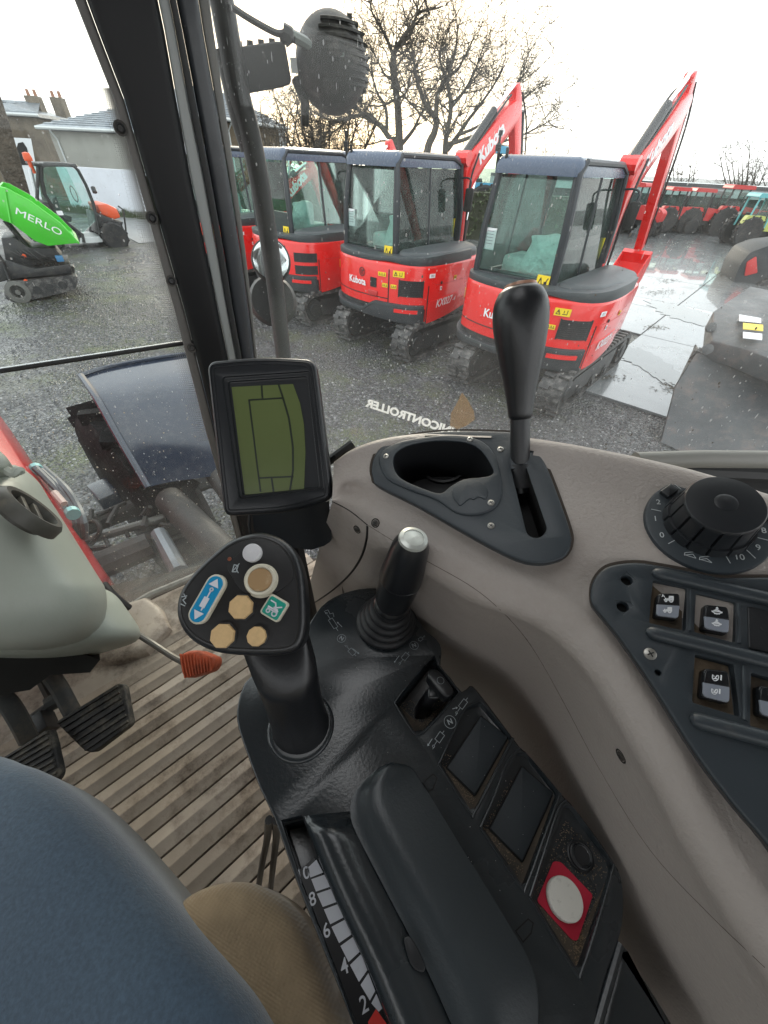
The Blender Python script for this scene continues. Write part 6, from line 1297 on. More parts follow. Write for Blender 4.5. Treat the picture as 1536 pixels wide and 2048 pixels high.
rocker('rocker switch with a plough shaped symbol, right of the tractor symbol switch', [(1410, 1208), (1457, 1213), (1459, 1268), (1408, 1258)], .0065, 'implement')
rocker('rocker switch with a dial gauge symbol, alone in the lower dusty well', [(1409, 1336), (1458, 1342), (1460, 1408), (1404, 1394)], .0065, 'gauge')
rocker('rocker switch cut off by the right edge, in the lower row', [(1519, 1370), (1572, 1380), (1576, 1446), (1520, 1430)], .0065, 'gauge')
bl = fillet(TF.pxs([(1494, 1213), (1600, 1238), (1600, 1320), (1496, 1297)], h0), .002); MB().slab(TF, bl, h0 + .0012, h0 - .001, .0006).build('blank_cover', BPM, SPN)
for (a, b_) in (((1382, 1180), (1380, 1262)), ((1478, 1208), (1478, 1286)), ((1488, 1332), (1490, 1440))): MB().tube([TF.w(*a, h0), TF.w(*b_, h0)], .0012, 6).build('divider_rib', BPL, SPN)
MB().tube([TF.w(1519, 1256, h0 + .0012), TF.w(1526, 1262, h0 + .0012)], .0006, 6).build('scratch_mark', BKP, SPN)
# grey rail and rubber sill along the window, behind the console
t = thing('window_sill', 'grey padded sill rail with dark rubber along the foot of the side window', 'sill', tuple(TF.w(1450, 930, -.05)))
SG = M('sill_grey', (.22, .22, .20), .5, bump=(120, .2, .001)); zz = lambda x, y, d: D(x, y, d)
MB().tube([zz(1270, 922, .24), zz(1400, 918, .235), zz(1640, 920, .23)], .010, 12).build('rail', SG, t)
MB().tube([zz(1290, 936, .26), zz(1400, 940, .26), zz(1660, 952, .26)], .013, 10).build('rubber', SEAL, t)
MB().tube([zz(1300, 958, .30), zz(1440, 972, .30), zz(1660, 990, .30)], .018, 10).build('lower_rubber', M('dark_in2', (.012, .012, .012), .7), t)
MB().tube([D(640, 935, .30), D(672, 912, .28), D(705, 888, .27)], .006, 8).build('front_rubber', SEAL, t)
# ================================================================ ARMREST CONSOLE
AF = Fr((0, 0, CAMZ - .43), (0, 0, 1), (0, 1, 0))
ABK = M('armrest_plastic', (.019, .0235, .027), .26, bump=(300, .3, .0006), var=(5, .15), rvar=.05, dirt=((.045, .05, .055), 2.6, .6, .35), spec=.7)
PADM = M('armrest_pad', (.022, .029, .034), .36, bump=(360, .4, .0006), var=(4, .15), rvar=.04, dirt=((.05, .06, .065), 3, .6, .4), spec=.7)
t = arm = thing('armrest_console', 'long black armrest console with trays, lever recess and numbered strip beside the seat', 'armrest', tuple(AF.w(800, 1600, -.06)))
sh = [(590, 1300), (606, 1268), (622, 1240), (642, 1212), (668, 1193), (700, 1181), (735, 1175), (768, 1178), (800, 1192), (828, 1222), (848, 1256), (868, 1272), (881, 1288), (884, 1305), (882, 1330), (902, 1354), (924, 1382), (940, 1370), (955, 1380), (998, 1436), (1040, 1492), (1052, 1502), (1092, 1548), (1130, 1594), (1143, 1606), (1186, 1662), (1228, 1722), (1244, 1755), (1249, 1800), (1247, 1845), (1238, 1886), (1218, 1940), (1196, 2020), (1176, 2130), (950, 2150), (726, 2130), (706, 2050), (676, 1975), (650, 1910), (622, 1840), (595, 1770), (570, 1700), (548, 1636), (520, 1578), (498, 1520), (482, 1475), (473, 1440), (475, 1405), (488, 1366), (512, 1345), (545, 1330), (572, 1318)]
shp = AF.pxs(sh)
A_ = MB().slab(AF, crv(shp, 2, True), 0, -.055, .0025, 2).build('shell', ABK, t)
T1 = fillet(AF.pxs([(932, 1416), (962, 1404), (1024, 1474), (950, 1620), (938, 1622), (879, 1528)]), [.004, .002, .003, .004, .004, .004])
T2 = fillet(AF.pxs([(1034, 1506), (1054, 1504), (1119, 1584), (1052, 1768), (1040, 1770), (963, 1656)]), [.003, .002, .003, .004, .004, .004])
T3 = fillet(AF.pxs([(1129, 1610), (1146, 1612), (1222, 1722), (1228, 1742), (1163, 1936), (1148, 1936), (1061, 1794)]), [.003, .002, .003, .003, .004, .004, .004])
LR = fillet(AF.pxs([(868, 1308), (876, 1330), (918, 1384), (846, 1466), (826, 1466), (792, 1411), (793, 1400)]), [.003, .004, .002, .006, .005, .004, .004])
SR = AF.pxs([(562, 1640), (604, 1630), (634, 1711), (673, 1805), (732, 1930), (790, 2075), (724, 2095), (664, 1925), (603, 1768)])
SH = AF.pxs([(564, 1644), (603, 1634), (628, 1700), (600, 1742), (592, 1730)])
carve(A_, [MB().prism(AF, T1, -.011, .02), MB().prism(AF, T2, -.012, .02), MB().prism(AF, T3, -.010, .02), MB().prism(AF, LR, -.036, .02), MB().prism(AF, SR, -.014, .02), MB().prism(AF, SH, -.045, .0)], .0013, 2)
def blank(pts, z, name='blank_cover', mat=None): q = fillet(AF.pxs(pts, z), .0012); MB().slab(AF, q, z, z - .003, .0006).build(name, mat or BLK_P, t); o = q if area(q) > 0 else q[::-1]; a, b = inset(o, -.0012), inset(o, .0); MB().rings([[AF.p(*x, z - .0018), AF.p(*y, z - .0016)] for x, y in zip(a + a[:1], b + b[:1])], closed=False).build('gap_line', GAP, t)
BLK_P = M('blank_plastic', (.024, .031, .037), .52, bump=(320, .4, .0006), dirt=((.07, .065, .055), 9, .6, .5), spec=.5)
blank([(962, 1432), (1016, 1474), (950, 1590), (894, 1535)], -.0085); blank([(1044, 1533), (1106, 1586), (1045, 1722), (980, 1657)], -.0095)
def grit(pts, z, n, seed, par=None):
    r = random.Random(seed); q = AF.pxs(pts, z); xs = [a[0] for a in q]; ys = [a[1] for a in q]; b = MB()
    for k in range(n):
        x, y = r.uniform(min(xs), max(xs)), r.uniform(min(ys), max(ys))
        if not inpoly(x, y, q): continue
        s_ = r.uniform(.0002, .0007); b.add([AF.p(x + s_ * math.cos(a), y + s_ * math.sin(a), z + .0001) for a in (0, 2.1, 4.2)] + [AF.p(x, y, z + s_)], [(0, 1, 3), (1, 2, 3), (2, 0, 3)])
    return tag(b.build('dust_grains', M('dust_grain', (.30, .22, .14), .9), par or t), kind='stuff')
grit([(938, 1606), (950, 1600), (958, 1580), (905, 1545), (890, 1530)], -.0109, 500, 1); grit([(880, 1526), (896, 1500), (912, 1530), (950, 1600), (940, 1616)], -.0109, 300, 2)
grit([(966, 1656), (1020, 1560), (1034, 1570), (985, 1660), (1046, 1730), (1044, 1764)], -.0119, 900, 3); grit([(1045, 1764), (1110, 1600), (1118, 1600), (1056, 1766)], -.0119, 400, 4)
grit([(1064, 1794), (1130, 1640), (1222, 1730), (1170, 1900), (1152, 1932)], -.0099, 1500, 5); grit([(1140, 1860), (1165, 1850), (1170, 1920), (1152, 1932)], -.0099, 500, 6)
grit([(796, 1410), (846, 1462), (914, 1386), (900, 1370), (850, 1420), (820, 1400)], -.0359, 900, 7)
TD = M('tray_dust', (.105, .085, .065), .95, dirt=((.028, .03, .032), 30, .46, .9), bump=(150, .5, .0008))
for pts, z in (([(884, 1530), (894, 1536), (950, 1592), (1018, 1476), (1022, 1474), (950, 1616), (940, 1618)], -.0108), ([(967, 1656), (980, 1659), (1045, 1725), (1108, 1590), (1117, 1584), (1052, 1764), (1042, 1766)], -.0118), ([(1066, 1794), (1074, 1806), (1152, 1886), (1224, 1736), (1226, 1744), (1162, 1930), (1150, 1932)], -.0098), ([(798, 1410), (830, 1440), (844, 1445), (912, 1386), (846, 1460), (828, 1462)], -.0358)):
    MB().prism(AF, AF.pxs(pts, z), z - .0006, z).build('dust_film', TD, t)
# red field with the white push button, round black plug
MB().prism(AF, fillet(AF.pxs([(1107, 1722), (1122, 1724), (1186, 1790), (1155, 1882), (1144, 1880), (1074, 1802)], -.0088), .002), -.0098, -.0088).build('red_field', M('red_label', (.62, .018, .055), .5, dirt=((.2, .02, .03), 40, .6, .5)), t)
q = AF.px(1131, 1797, -.002); pc = AF.px(1095, 1790, -.002); 
bw = thing('push_button', 'large worn white push button on the red square of the armrest console', 'button', tuple(AF.p(q[0], q[1], -.009)), None)
ra = .0137
MB().lathe(Fr(AF.p(q[0], q[1], -.0088), (0, 0, 1), (0, 1, 0)), [(ra * .9, 0), (ra, .0015), (ra, .0065), (ra * .96, .0078), (ra * .6, .0083), (.0001, .0084)], 40, cap1=False).build('cap', M('worn_white', (.62, .60, .55), .55, dirt=((.20, .18, .16), 150, .56, .7), bump=(200, .2, .0008)), bw)
q = AF.px(1163, 1711, -.006); g = Fr(AF.p(q[0], q[1], -.0098), (0, 0, 1), (0, 1, 0)); rp_ = .0098
pg = thing('round_plug', 'round ringed black plug beside the red square on the armrest console', 'plug', tuple(g.o))
MB().lathe(g, [(rp_ * 1.12, 0), (rp_ * 1.12, .0016), (rp_, .002), (rp_ * .98, .0045), (rp_ * .86, .0052), (rp_ * .8, .0046), (rp_ * .74, .0052), (rp_ * .66, .0044), (.0001, .0042)], 36, cap1=False).build('plug_body', BPM, pg)
# hump and padded lid
def sheet(Lp, Rp, prof, fade, name, mat, hp, n=4, depth=.02):
    """padded surface between two edge lines; prof(v) is its height across"""
    L_ = crv([np.array(q, float) for q in Lp], n); R2 = crv([np.array(q, float) for q in Rp], n); rows = []
    V = [0, .02, .06, .12, .2, .3, .42, .55, .7, .82, .9, .95, .98, 1]
    for i, (p, q) in enumerate(zip(L_, R2)):
        a_, b_ = np.array(AF.px(p[0], p[1], hp)), np.array(AF.px(q[0], q[1], hp)); k = fade(i / (len(L_) - 1))
        row = [AF.p(*a_, -.004)] + [AF.p(*(a_ + (b_ - a_) * v), prof(v) * k) for v in V] + [AF.p(*b_, -.004)]; rows.append(row)
    return MB().rings(rows).build(name, mat, t, sharp=75)
sm = lambda x: max(0, min(1, x)) ** 2 * (3 - 2 * max(0, min(1, x)))
sheet([(606, 1630), (616, 1662), (634, 1711), (673, 1805), (732, 1930), (772, 2030), (812, 2130)], [(720, 1618), (752, 1660), (790, 1740), (850, 1850), (900, 1960), (950, 2060), (990, 2130)], lambda v: .002 + .014 * math.sin(math.pi * min(1, v * 1.15) ** .7) if v < .87 else .003, lambda u: .15 + .85 * sm(u * 5), 'inner_shell', ABK, .006)
pad = [(701, 1630), (703, 1602), (712, 1578), (736, 1551), (763, 1531), (787, 1523), (810, 1525), (828, 1536), (843, 1560), (861, 1587), (930, 1700), (1000, 1812), (1031, 1864), (1044, 1887), (1068, 1930), (1080, 1964), (1085, 1998), (1082, 2050), (1075, 2130), (940, 2130), (904, 2048), (868, 1968), (830, 1890), (790, 1815), (752, 1742), (712, 1664)]
sheet([(780, 1523), (763, 1530), (736, 1551), (712, 1578), (703, 1602), (701, 1630), (712, 1664), (752, 1742), (790, 1815), (830, 1890), (868, 1968), (904, 2048), (940, 2130)],
      [(794, 1523), (810, 1525), (826, 1534), (836, 1547), (846, 1563), (861, 1587), (880, 1618), (930, 1700), (980, 1780), (1031, 1864), (1062, 1920), (1083, 1990), (1080, 2130)],
      lambda v: .009 + .008 * sm((v - .02) / .36) - .011 * max(0, v - .38) / .62, lambda u: .62 + .38 * sm(u * 7), 'padded_lid', PADM, .012)
# latch notches, joint line beside the lid
for pts in ([(846, 1566), (866, 1548), (874, 1556), (866, 1578), (858, 1582)], [(1031, 1862), (1056, 1838), (1066, 1846), (1062, 1866), (1046, 1884)]): lines(AF, [AF.pxs(pts + pts[:1])], .0008, None, .0004).build('latch_outline', GAP, t)
# finger slot under the lid
MB().slab(AF, crv(AF.pxs([(808, 1880), (818, 1872), (832, 1890), (850, 1930), (844, 1944), (822, 1930)], .012), 3, True), .0135, .006, .001).build('finger_slot', BPM, t)
# numbered strip
SPL = M('strip_black', (.006, .006, .008), .35); sc0 = thing('scale_strip', 'black strip numbered 10 to 2 with white blocks and a red tip', 'scale', tuple(AF.w(660, 1870, -.012)))
MB().prism(AF, AF.pxs([(596, 1742), (628, 1716), (673, 1812), (730, 1935), (786, 2070), (730, 2088), (668, 1925)], -.0115), -.0138, -.0115).build('strip', SPL, sc0)
WB = M('white_block', (.62, .63, .68), .5, dirt=((.3, .3, .32), 60, .58, .4))
lft = [(613, 1736), (622, 1757), (633, 1786), (647, 1817), (662, 1852), (680, 1890), (699, 1928), (720, 1968), (742, 2005), (755, 2040)]; rgt = [(632, 1718), (648, 1748), (662, 1776), (677, 1806), (692, 1836), (708, 1870), (722, 1906), (736, 1944), (752, 1986), (766, 2020)]
for k in range(9):
    a, b, c, d = [np.array(x, float) for x in (lft[k], rgt[k], rgt[k + 1], lft[k + 1])]; a2, b2 = a + (d - a) * .05, b + (c - b) * .05; c2, d2 = c + (b - c) * .10, d + (a - d) * .10
    if k < 8: MB().prism(AF, AF.pxs([a2, b2, c2, d2], -.0112), -.0115, -.0112).build('white_block', WB, sc0)
    else: MB().prism(AF, AF.pxs([a2, b2, c2, a2 + (b2 - a2) * .5 + (d - a) * .75], -.0112), -.0115, -.0112).build('white_block', WB, sc0)
MB().prism(AF, AF.pxs([(752, 2018), (775, 2050), (785, 2080), (738, 2060), (736, 2044)], -.0112), -.0115, -.0110).build('red_tip', M('red_tip', (.75, .04, .03), .5), sc0)
b = MB()
for s_, x, y in (('10', 606, 1750), ('8', 625, 1799), ('6', 653, 1862), ('4', 689, 1934), ('2', 728, 2010)): q = AF.px(x, y, -.0112); text(s_, AF, q[0], q[1], .0115, WB, sc0, math.radians(24), -.0112, bold=.01, to=b)
b.build('lettering', WB, sc0)
# hydraulic pictograms printed on the shell
PI = M('grey_pictogram', (.34, .38, .40), .6); b = MB()
def hyd(p, q, s_=1.0, N_=None):
    """ram symbol chain between two pixels"""
    p, q = np.array(AF.px(*p)), np.array(AF.px(*q)); u = unit(q - p); v = np.array([-u[1], u[0]]); L_ = np.linalg.norm(q - p)
    P = lambda a, c: tuple(p + u * a * L_ + v * c)
    w = .0028 * s_; lines(AF, [[P(.0, -w * .3), P(.12, -w * .3)], circ(*P(.12, 0), .0011 * s_, 10), [P(.2, 0), P(.42, 0)], [P(.42, -w), P(.85, -w), P(.85, w), P(.42, w), P(.42, -w)], [P(.85, 0), P(1, 0)]], .0005, b)
def arrow(p, q):
    p, q = np.array(AF.px(*p)), np.array(AF.px(*q)); u = unit(q - p); v = np.array([-u[1], u[0]]); lines(AF, [[tuple(p), tuple(q)]], .0007, b); b.add([AF.p(*(q + u * .002), .0003), AF.p(*(q + v * .0013), .0003), AF.p(*(q - v * .0013), .0003)], [(0, 1, 2)])
hyd((650, 1222), (676, 1262)); hyd((690, 1290), (712, 1312)); arrow((706, 1298), (716, 1306)); arrow((684, 1254), (676, 1246))
for x, y, s_, r in ((683, 1277, .0085, .5), (828, 1291, .0085, -.6), (900, 1444, .0090, -.6)):
    q = AF.px(x, y); lines(AF, [circ(*q, .0052 if x < 890 else .0062, 22)], .0005, b); text('N', AF, q[0], q[1], s_ * .8, PI, arm, -r if x < 700 else r * -.6, .0003, bold=.03, to=b)
hyd((797, 1330), (818, 1304)); arrow((798, 1312), (790, 1323)); hyd((850, 1272), (836, 1282), .7); hyd((864, 1497), (888, 1462)); arrow((864, 1478), (857, 1489)); hyd((910, 1430), (935, 1396), .9); arrow((905, 1418), (912, 1416))
lines(AF, [AF.pxs([(650, 1222), (656, 1220), (660, 1228), (666, 1226), (668, 1234)])], .0005, b)
tag(b.build('printed_diagram', PI, t), kind='stuff')
b = MB(); r_ = random.Random(9); q = AF.pxs([(490, 1480), (690, 1230), (840, 1300), (1230, 1740), (1160, 2040), (930, 2040), (700, 1620)])
for k in range(240):
    x, y = r_.uniform(-.17, .23), r_.uniform(-.05, .23)
    if inpoly(x, y, q): s_ = r_.uniform(.00012, .0004); b.add([AF.p(x + s_, y, .0004), AF.p(x, y + s_ * r_.uniform(.6, 2.5), .0004), AF.p(x - s_, y, .0004), AF.p(x, y, .0009)], [(0, 1, 3), (1, 2, 3), (2, 0, 3)])
tag(b.build('lint', M('lint_white', (.6, .6, .58), .8), t), kind='stuff')
# raised collar lip in front of the lever recess, saddle lips between trays
for pts, r in (([(868, 1310), (830, 1352), (793, 1400), (793, 1412), (828, 1466), (846, 1467)], .0009), ([(846, 1467), (880, 1430), (918, 1386)], .0010), ([(960, 1402), (930, 1418), (905, 1470), (878, 1528)], .0010), ([(1040, 1496), (1015, 1524), (990, 1590), (961, 1655)], .0012), ([(1132, 1600), (1116, 1620), (1090, 1700), (1060, 1793)], .0012), ([(1027, 1476), (1000, 1530), (951, 1622), (938, 1624), (878, 1530)], .0011), ([(1121, 1586), (1090, 1670), (1053, 1771), (1040, 1773), (961, 1657)], .0011), ([(1228, 1730), (1200, 1830), (1164, 1940), (1148, 1940), (1060, 1796)], .0011)):
    MB().tube(crv([AF.w(x, y, .0002) for x, y in pts], 5), r, 8, .8).build('raised_lip', ABK, t)
for (p, q, c) in (((1040, 1494), (990, 1610), (960, 1655)), ((1132, 1600), (1085, 1730), (1062, 1790))):
    pass
# support and rear box
MB().box(Fr(AF.w(760, 1500, 0), (0, 0, 1), (0, 1, 0)), -.045, .045, -.05, .05, -.52, -.05).build('support', BLK, t, bevel=.01)
MB().slab(AF, crv(AF.pxs([(1240, 1884), (1250, 1896), (1300, 1970), (1350, 2050), (1400, 2140), (1180, 2140), (1200, 2030), (1222, 1950)], -.004), 3, True), -.004, -.08, .006, 3).build('rear_box', ABK, t)
MB().tube([AF.w(1240, 1888, -.002), AF.w(1222, 1950, -.002), AF.w(1190, 2060, -.002)], .003, 8).build('rear_box_rim', ABK, t)
for dx in (0, 14): MB().tube(crv([D(538 + dx, 1640, .50), D(534 + dx * 1.3, 1680, .6), D(524 + dx * 1.6, 1730, .7), D(515 + dx * 1.8, 1790, .85)], 5), .0042, 8).build('cable', M('cable_black', (.03, .03, .03), .35), t)
# ---- small lever in its recess
LVB = M('lever_black', (.011, .012, .014), .3, bump=(260, .15, .0005), spec=.6)
t = thing('spool_lever', 'stubby black flat-topped lever in the recess of the armrest console', 'lever', tuple(AF.w(838, 1430, -.035)))
cq = [(858, 1341), (866, 1338), (880, 1343), (906, 1376), (904, 1388), (890, 1392), (870, 1372), (856, 1352)]
hq = .012; P = AF.pxs(cq, hq); MB().slab(AF, crv(P, 3, True), hq, hq - .016, .0022, 3).build('cap', LVB, t)
q = AF.px(881, 1361, hq); lines(AF, [circ(*q, .0038, 20)], .0004, None, hq + .0002).build('printed_ring', PI, t)
MB().rings([[a + np.array([dx, dy, 0]) for dx, dy in ((-.006, -.006), (.006, -.006), (.006, .006), (-.006, .006))] for a in (AF.w(838, 1428, -.036), AF.w(850, 1408, -.02), AF.w(868, 1384, .0))]).build('stem', LVB, t, bevel=.002)
# ---- gaiter joystick
t = thing('gaiter_joystick', 'black joystick on a ribbed rubber gaiter at the front of the armrest console', 'joystick', tuple(AF.w(770, 1248, 0)))
B_ = AF.w(770, 1248, 0); Tp = AD(826, 1080, .355); ax = unit(Tp - B_); L_ = float(np.linalg.norm(Tp - B_)); g = Fr(B_, ax, Rt)
RB = M('gaiter_rubber', (.013, .014, .016), .5, bump=(200, .15, .0006), dirt=((.06, .055, .05), 20, .6, .5))
g0_ = Fr(B_, unit(ax * .3 + np.array([0, 0, .7])), Rt)
pf_ = []; R0 = .037
for k in range(5):
    r = R0 * (1 - .105 * k); z = .004 + .0098 * k; pf_ += [(r * .96, z), (r * 1.0, z + .0018), (r * 1.0, z + .0050), (r * .955, z + .0076), (r * .90, z + .0090)]
rs = []
for r, z in pf_:
    u = z / .055; f_ = Fr(B_ + ax * z, unit(np.array([0, 0, 1]) * (1 - u) + ax * u), Rt); rs.append([f_.p(r * math.cos(a), r * math.sin(a)) for a in [2 * math.pi * i / 36 for i in range(36)]])
MB().rings([[AF.p(*(np.array([B_[0], B_[1]]) + R0 * 1.04 * np.array([math.cos(a), math.sin(a)])), -.002) for a in [2 * math.pi * i / 36 + math.atan2(Rt[1], Rt[0]) for i in range(36)]]] + rs).build('gaiter', RB, t, sharp=70)
zt_ = .052; MB().lathe(g, [(.019, zt_ - .006), (.0215, zt_ - .001), (.0215, zt_ + .004), (.0195, zt_ + .007), (.0200, zt_ + .010), (.0215, zt_ + .018), (.0228, (zt_ + L_) / 2 - .004), (.0229, (zt_ + L_) / 2 - .003), (.0222, (zt_ + L_) / 2 - .0025), (.0229, (zt_ + L_) / 2 - .002), (.0225, (zt_ + L_) / 2 + .006), (.0180, L_ - .010), (.0145, L_ - .001), (.0135, L_ + .0015)], 40).build('grip', LVB, t)
MB().lathe(g, [(.0142, L_ + .0002), (.0134, L_ + .0028), (.0098, L_ + .0040), (.0094, L_ + .0030), (.0001, L_ + .0038)], 36, cap1=False).build('cap_button', M('silver_cap', (.48, .50, .47), .3, metal=.5, var=(80, .1)), t)
# ---- multifunction grip
t = gr = thing('multifunction_grip', 'black control grip with a triangular head of tan, blue and green buttons', 'control grip', tuple(AF.w(602, 1450, 0)))
HO = AD(490, 1195, .315); HF = Fr(HO, unit((.02, -.62, 1)), (0, 0, 1))
hd_ = [(512, 1063), (545, 1068), (572, 1083), (592, 1108), (603, 1138), (609, 1175), (612, 1235), (608, 1275), (594, 1300), (566, 1311), (510, 1313), (440, 1308), (392, 1290), (362, 1262), (349, 1225), (356, 1184), (380, 1148), (418, 1110), (462, 1077)]
GB = M('grip_black', (.009, .010, .012), .34, bump=(340, .3, .0006), spec=.55); GF = M('grip_face', (.010, .010, .011), .5, bump=(260, .3, .0006), dirt=((.06, .045, .03), 26, .6, .5))
hc = crv(HF.pxs(hd_), 4, True); hc = hc if area(hc) > 0 else hc[::-1]
MB().slab(HF, hc, 0, -.022, .0065, 5).build('head', GB, t, sharp=80)
# skirt curving back into the handle
cen = np.mean(hc, axis=0); hb = AF.w(602, 1452, .0)
hr = []
K_ = len(hc); angs = [math.atan2((q - cen)[1], (q - cen)[0]) for q in hc]
nk = np.array(HF.px(560, 1262, -.03)); C1 = HF.w(565, 1322, -.045); axn = unit(C1 - hb)
def ringat(c, axis, rx, ry, ref=None):
    f_ = Fr(c, axis, HF.y); return [f_.p(rx * math.cos(a), ry * math.sin(a)) for a in angs]
MB().rings([[HF.p(*q, -.021) for q in hc], [HF.p(*(q + (nk - q) * .22), -.032) for q in hc], [HF.p(*(q + (nk - q) * .40), -.041) for q in hc],
    ringat(C1 * .95 + hb * .05, unit(axn * .9 + HF.n * .35), .0295, .025), ringat(C1 * .72 + hb * .28, axn, .0285, .024), ringat(C1 * .45 + hb * .55, axn, .0275, .024), ringat(C1 * .18 + hb * .82, axn, .028, .025), ringat(hb + axn * .004, unit(axn + np.array([0, 0, 1])), .029, .027), ringat(hb - np.array([0, 0, .004]), (0, 0, 1), .030, .028)], True).build('handle', GB, t, sharp=80)
MB().lathe(Fr(hb, (0, 0, 1), Rt), [(.0345, -.002), (.0335, .0015), (.032, .0028), (.029, .0032)], 40).build('collar', ABK, t)
fi = inset(hc, .0062); MB().slab(HF, fi, .0006, -.003, .0006, 2).build('face_plate', GF, t)
o1_, o2_ = inset(hc, .0052), inset(hc, .0062); MB().rings([[HF.p(*a, .0002), HF.p(*b, .0002)] for a, b in zip(o1_ + o1_[:1], o2_ + o2_[:1])], closed=False).build('face_groove', GAP, t)
# raised upper field
MB().slab(HF, fillet(HF.pxs([(512, 1078), (548, 1084), (578, 1110), (592, 1158), (552, 1188), (508, 1194), (480, 1180), (450, 1130)]), .008), .0016, .0, .0008, 2).build('upper_field', GF, t)
TAN = M('tan_button', (.62, .43, .22), .38, var=(200, .08), dirt=((.40, .25, .12), 90, .62, .5), bump=(90, .1, .0005)); CRM = M('cream_rim', (.55, .52, .42), .4, dirt=((.2, .16, .1), 120, .58, .5)); SLV = M('silver_button', (.62, .62, .64), .3, metal=.15, dirt=((.75, .75, .75), 200, .5, .6))
def btn(x, y, rpx, kind, label, mat, h=.0065, sides=32, rot=0.0):
    q = HF.px(x, y, h); r = rpx / F * float((HF.p(*q, h) - C) @ Fw); f_ = Fr(HF.p(*q, 0), HF.n, HF.y, rot)
    o = MB().lathe(f_, [(r * 1.12, 0), (r * 1.12, .0012), (r * 1.02, .0018)], sides, cap1=True).build('button_seat', CRM if kind == 'cup' else GF, t)
    if kind == 'cup':
        b = MB().lathe(f_, [(r, 0), (r, h * .8), (r * .93, h), (r * .80, h * .92), (r * .7, h * .6), (.0001, h * .45)], 40, cap1=False).build('button', CRM, t, label=label)
        MB().lathe(f_, [(r * .76, h * .80), (r * .66, h * .62), (.0001, h * .5)], 32, cap1=False, sy=.95).build('worn_centre', M('worn_brown', (.34, .22, .11), .45, dirt=((.6, .5, .36), 50, .55, .7)), b)
    else: MB().lathe(f_, [(r * .98, 0), (r, h * .75), (r * .93, h), (r * .5, h * 1.06), (.0001, h * 1.08)], sides, cap1=False).build('button', mat, t, label=label, sharp=30 if sides < 12 else 50)
btn(503, 1105, 19, 'dome', 'small round silver button', SLV); btn(519, 1159, 32, 'cup', 'large cream cupped button with a worn brown centre', CRM, .008)
btn(480, 1214, 25, 'oct', 'upper octagonal tan button', TAN, .006, 8, .39); btn(443, 1272, 25, 'oct', 'lower octagonal tan button', TAN, .006, 8, .39); btn(512, 1273, 20, 'dome', 'small round tan button', TAN, .005, 10)
# green square button
q = HF.px(548, 1216, .006); s_ = .0088; f_ = Fr(HF.p(*q, 0), HF.n, HF.y, math.radians(-28))
b = MB().slab(f_, fillet([(-s_, -s_), (s_, -s_), (s_, s_), (-s_, s_)], .003), .0058, 0, .0010).build('square_button', CRM, t, label='square green button with a white tractor symbol')
MB().slab(f_, fillet([(-s_ * .84, -s_ * .84), (s_ * .84, -s_ * .84), (s_ * .84, s_ * .84), (-s_ * .84, s_ * .84)], .002), .0061, .005, .0002).build('green_field', M('green_field', (.01, .27, .20), .4), b)
m_ = MB(); k = s_; lines(f_, [[(-.6 * k, .45 * k), (-.1 * k, .45 * k), (.15 * k, .1 * k), (.6 * k, .4 * k)], [(-.55 * k, -.1 * k), (.5 * k, -.1 * k)], [(-.5 * k, -.25 * k), (.5 * k, -.25 * k)], circ(-.35 * k, -.45 * k, .16 * k, 10), circ(.3 * k, -.42 * k, .22 * k, 12), [(0, 0), (.4 * k, 0)], [(0, -.1 * k), (0, .1 * k)]], .0011, m_, .0063); m_.build('pictogram', WB, b)
# blue pill
p0, p1 = np.array(HF.px(430, 1168, .006)), np.array(HF.px(396, 1228, .006)); u = unit(p1 - p0); v = np.array([-u[1], u[0]]); r = 19.5 / F * .315
def stad(r, k=10): return [p0 + r * (math.cos(a) * v - math.sin(a) * u) for a in [math.pi * i / k for i in range(k + 1)]] + [p1 + r * (-math.cos(a) * v + math.sin(a) * u) for a in [math.pi * i / k for i in range(k + 1)]]
b = MB().slab(HF, stad(r), .006, 0, .0014, 3).build('pill_button', CRM, t, label='long blue button with two white arrows and a ram symbol')
MB().slab(HF, stad(r * .8), .0063, .005, .0002, 1).build('blue_field', M('blue_field', (.01, .25, .48), .35), b)
m_ = MB(); Lp = np.linalg.norm(p1 - p0); P = lambda a, c: tuple(p0 + u * Lp * a + v * c)
m_.add([HF.p(*P(-.18, 0), .0066), HF.p(*P(.08, .0045), .0066), HF.p(*P(.08, -.0045), .0066)], [(0, 1, 2)]); m_.add([HF.p(*P(1.18, 0), .0066), HF.p(*P(.92, .0045), .0066), HF.p(*P(.92, -.0045), .0066)], [(0, 1, 2)])
m_.add([HF.p(*P(.45, .0024), .0066), HF.p(*P(.78, .0024), .0066), HF.p(*P(.78, -.0024), .0066), HF.p(*P(.45, -.0024), .0066)], [(0, 1, 2, 3)]); lines(HF, [[P(.24, 0), P(.45, 0)], [P(.78, .001), P(.86, .001)], circ(*P(.19, 0), .0012, 10)], .0012, m_, .0066); m_.build('pictogram', WB, b)
m_ = MB(); lines(HF, [HF.pxs([(470, 1130), (466, 1144), (474, 1144), (478, 1132), (470, 1130)]), HF.pxs([(466, 1144), (480, 1128)]), HF.pxs([(478, 1146), (474, 1138)]), HF.pxs([(370, 1188), (374, 1196), (368, 1200), (374, 1208)]), HF.pxs([(366, 1194), (376, 1192)]), HF.pxs([(364, 1208), (372, 1212)])], .0008, m_, .002); tag(m_.build('printed_diagram', PI, t), kind='stuff')
MB().lathe(Fr(HF.w(459, 1118, .0016), HF.n, HF.y), [(.0018, 0), (.0014, .0004)], 10).build('pilot_lamp', M('pilot_orange', (.2, .06, .03), .4), t)
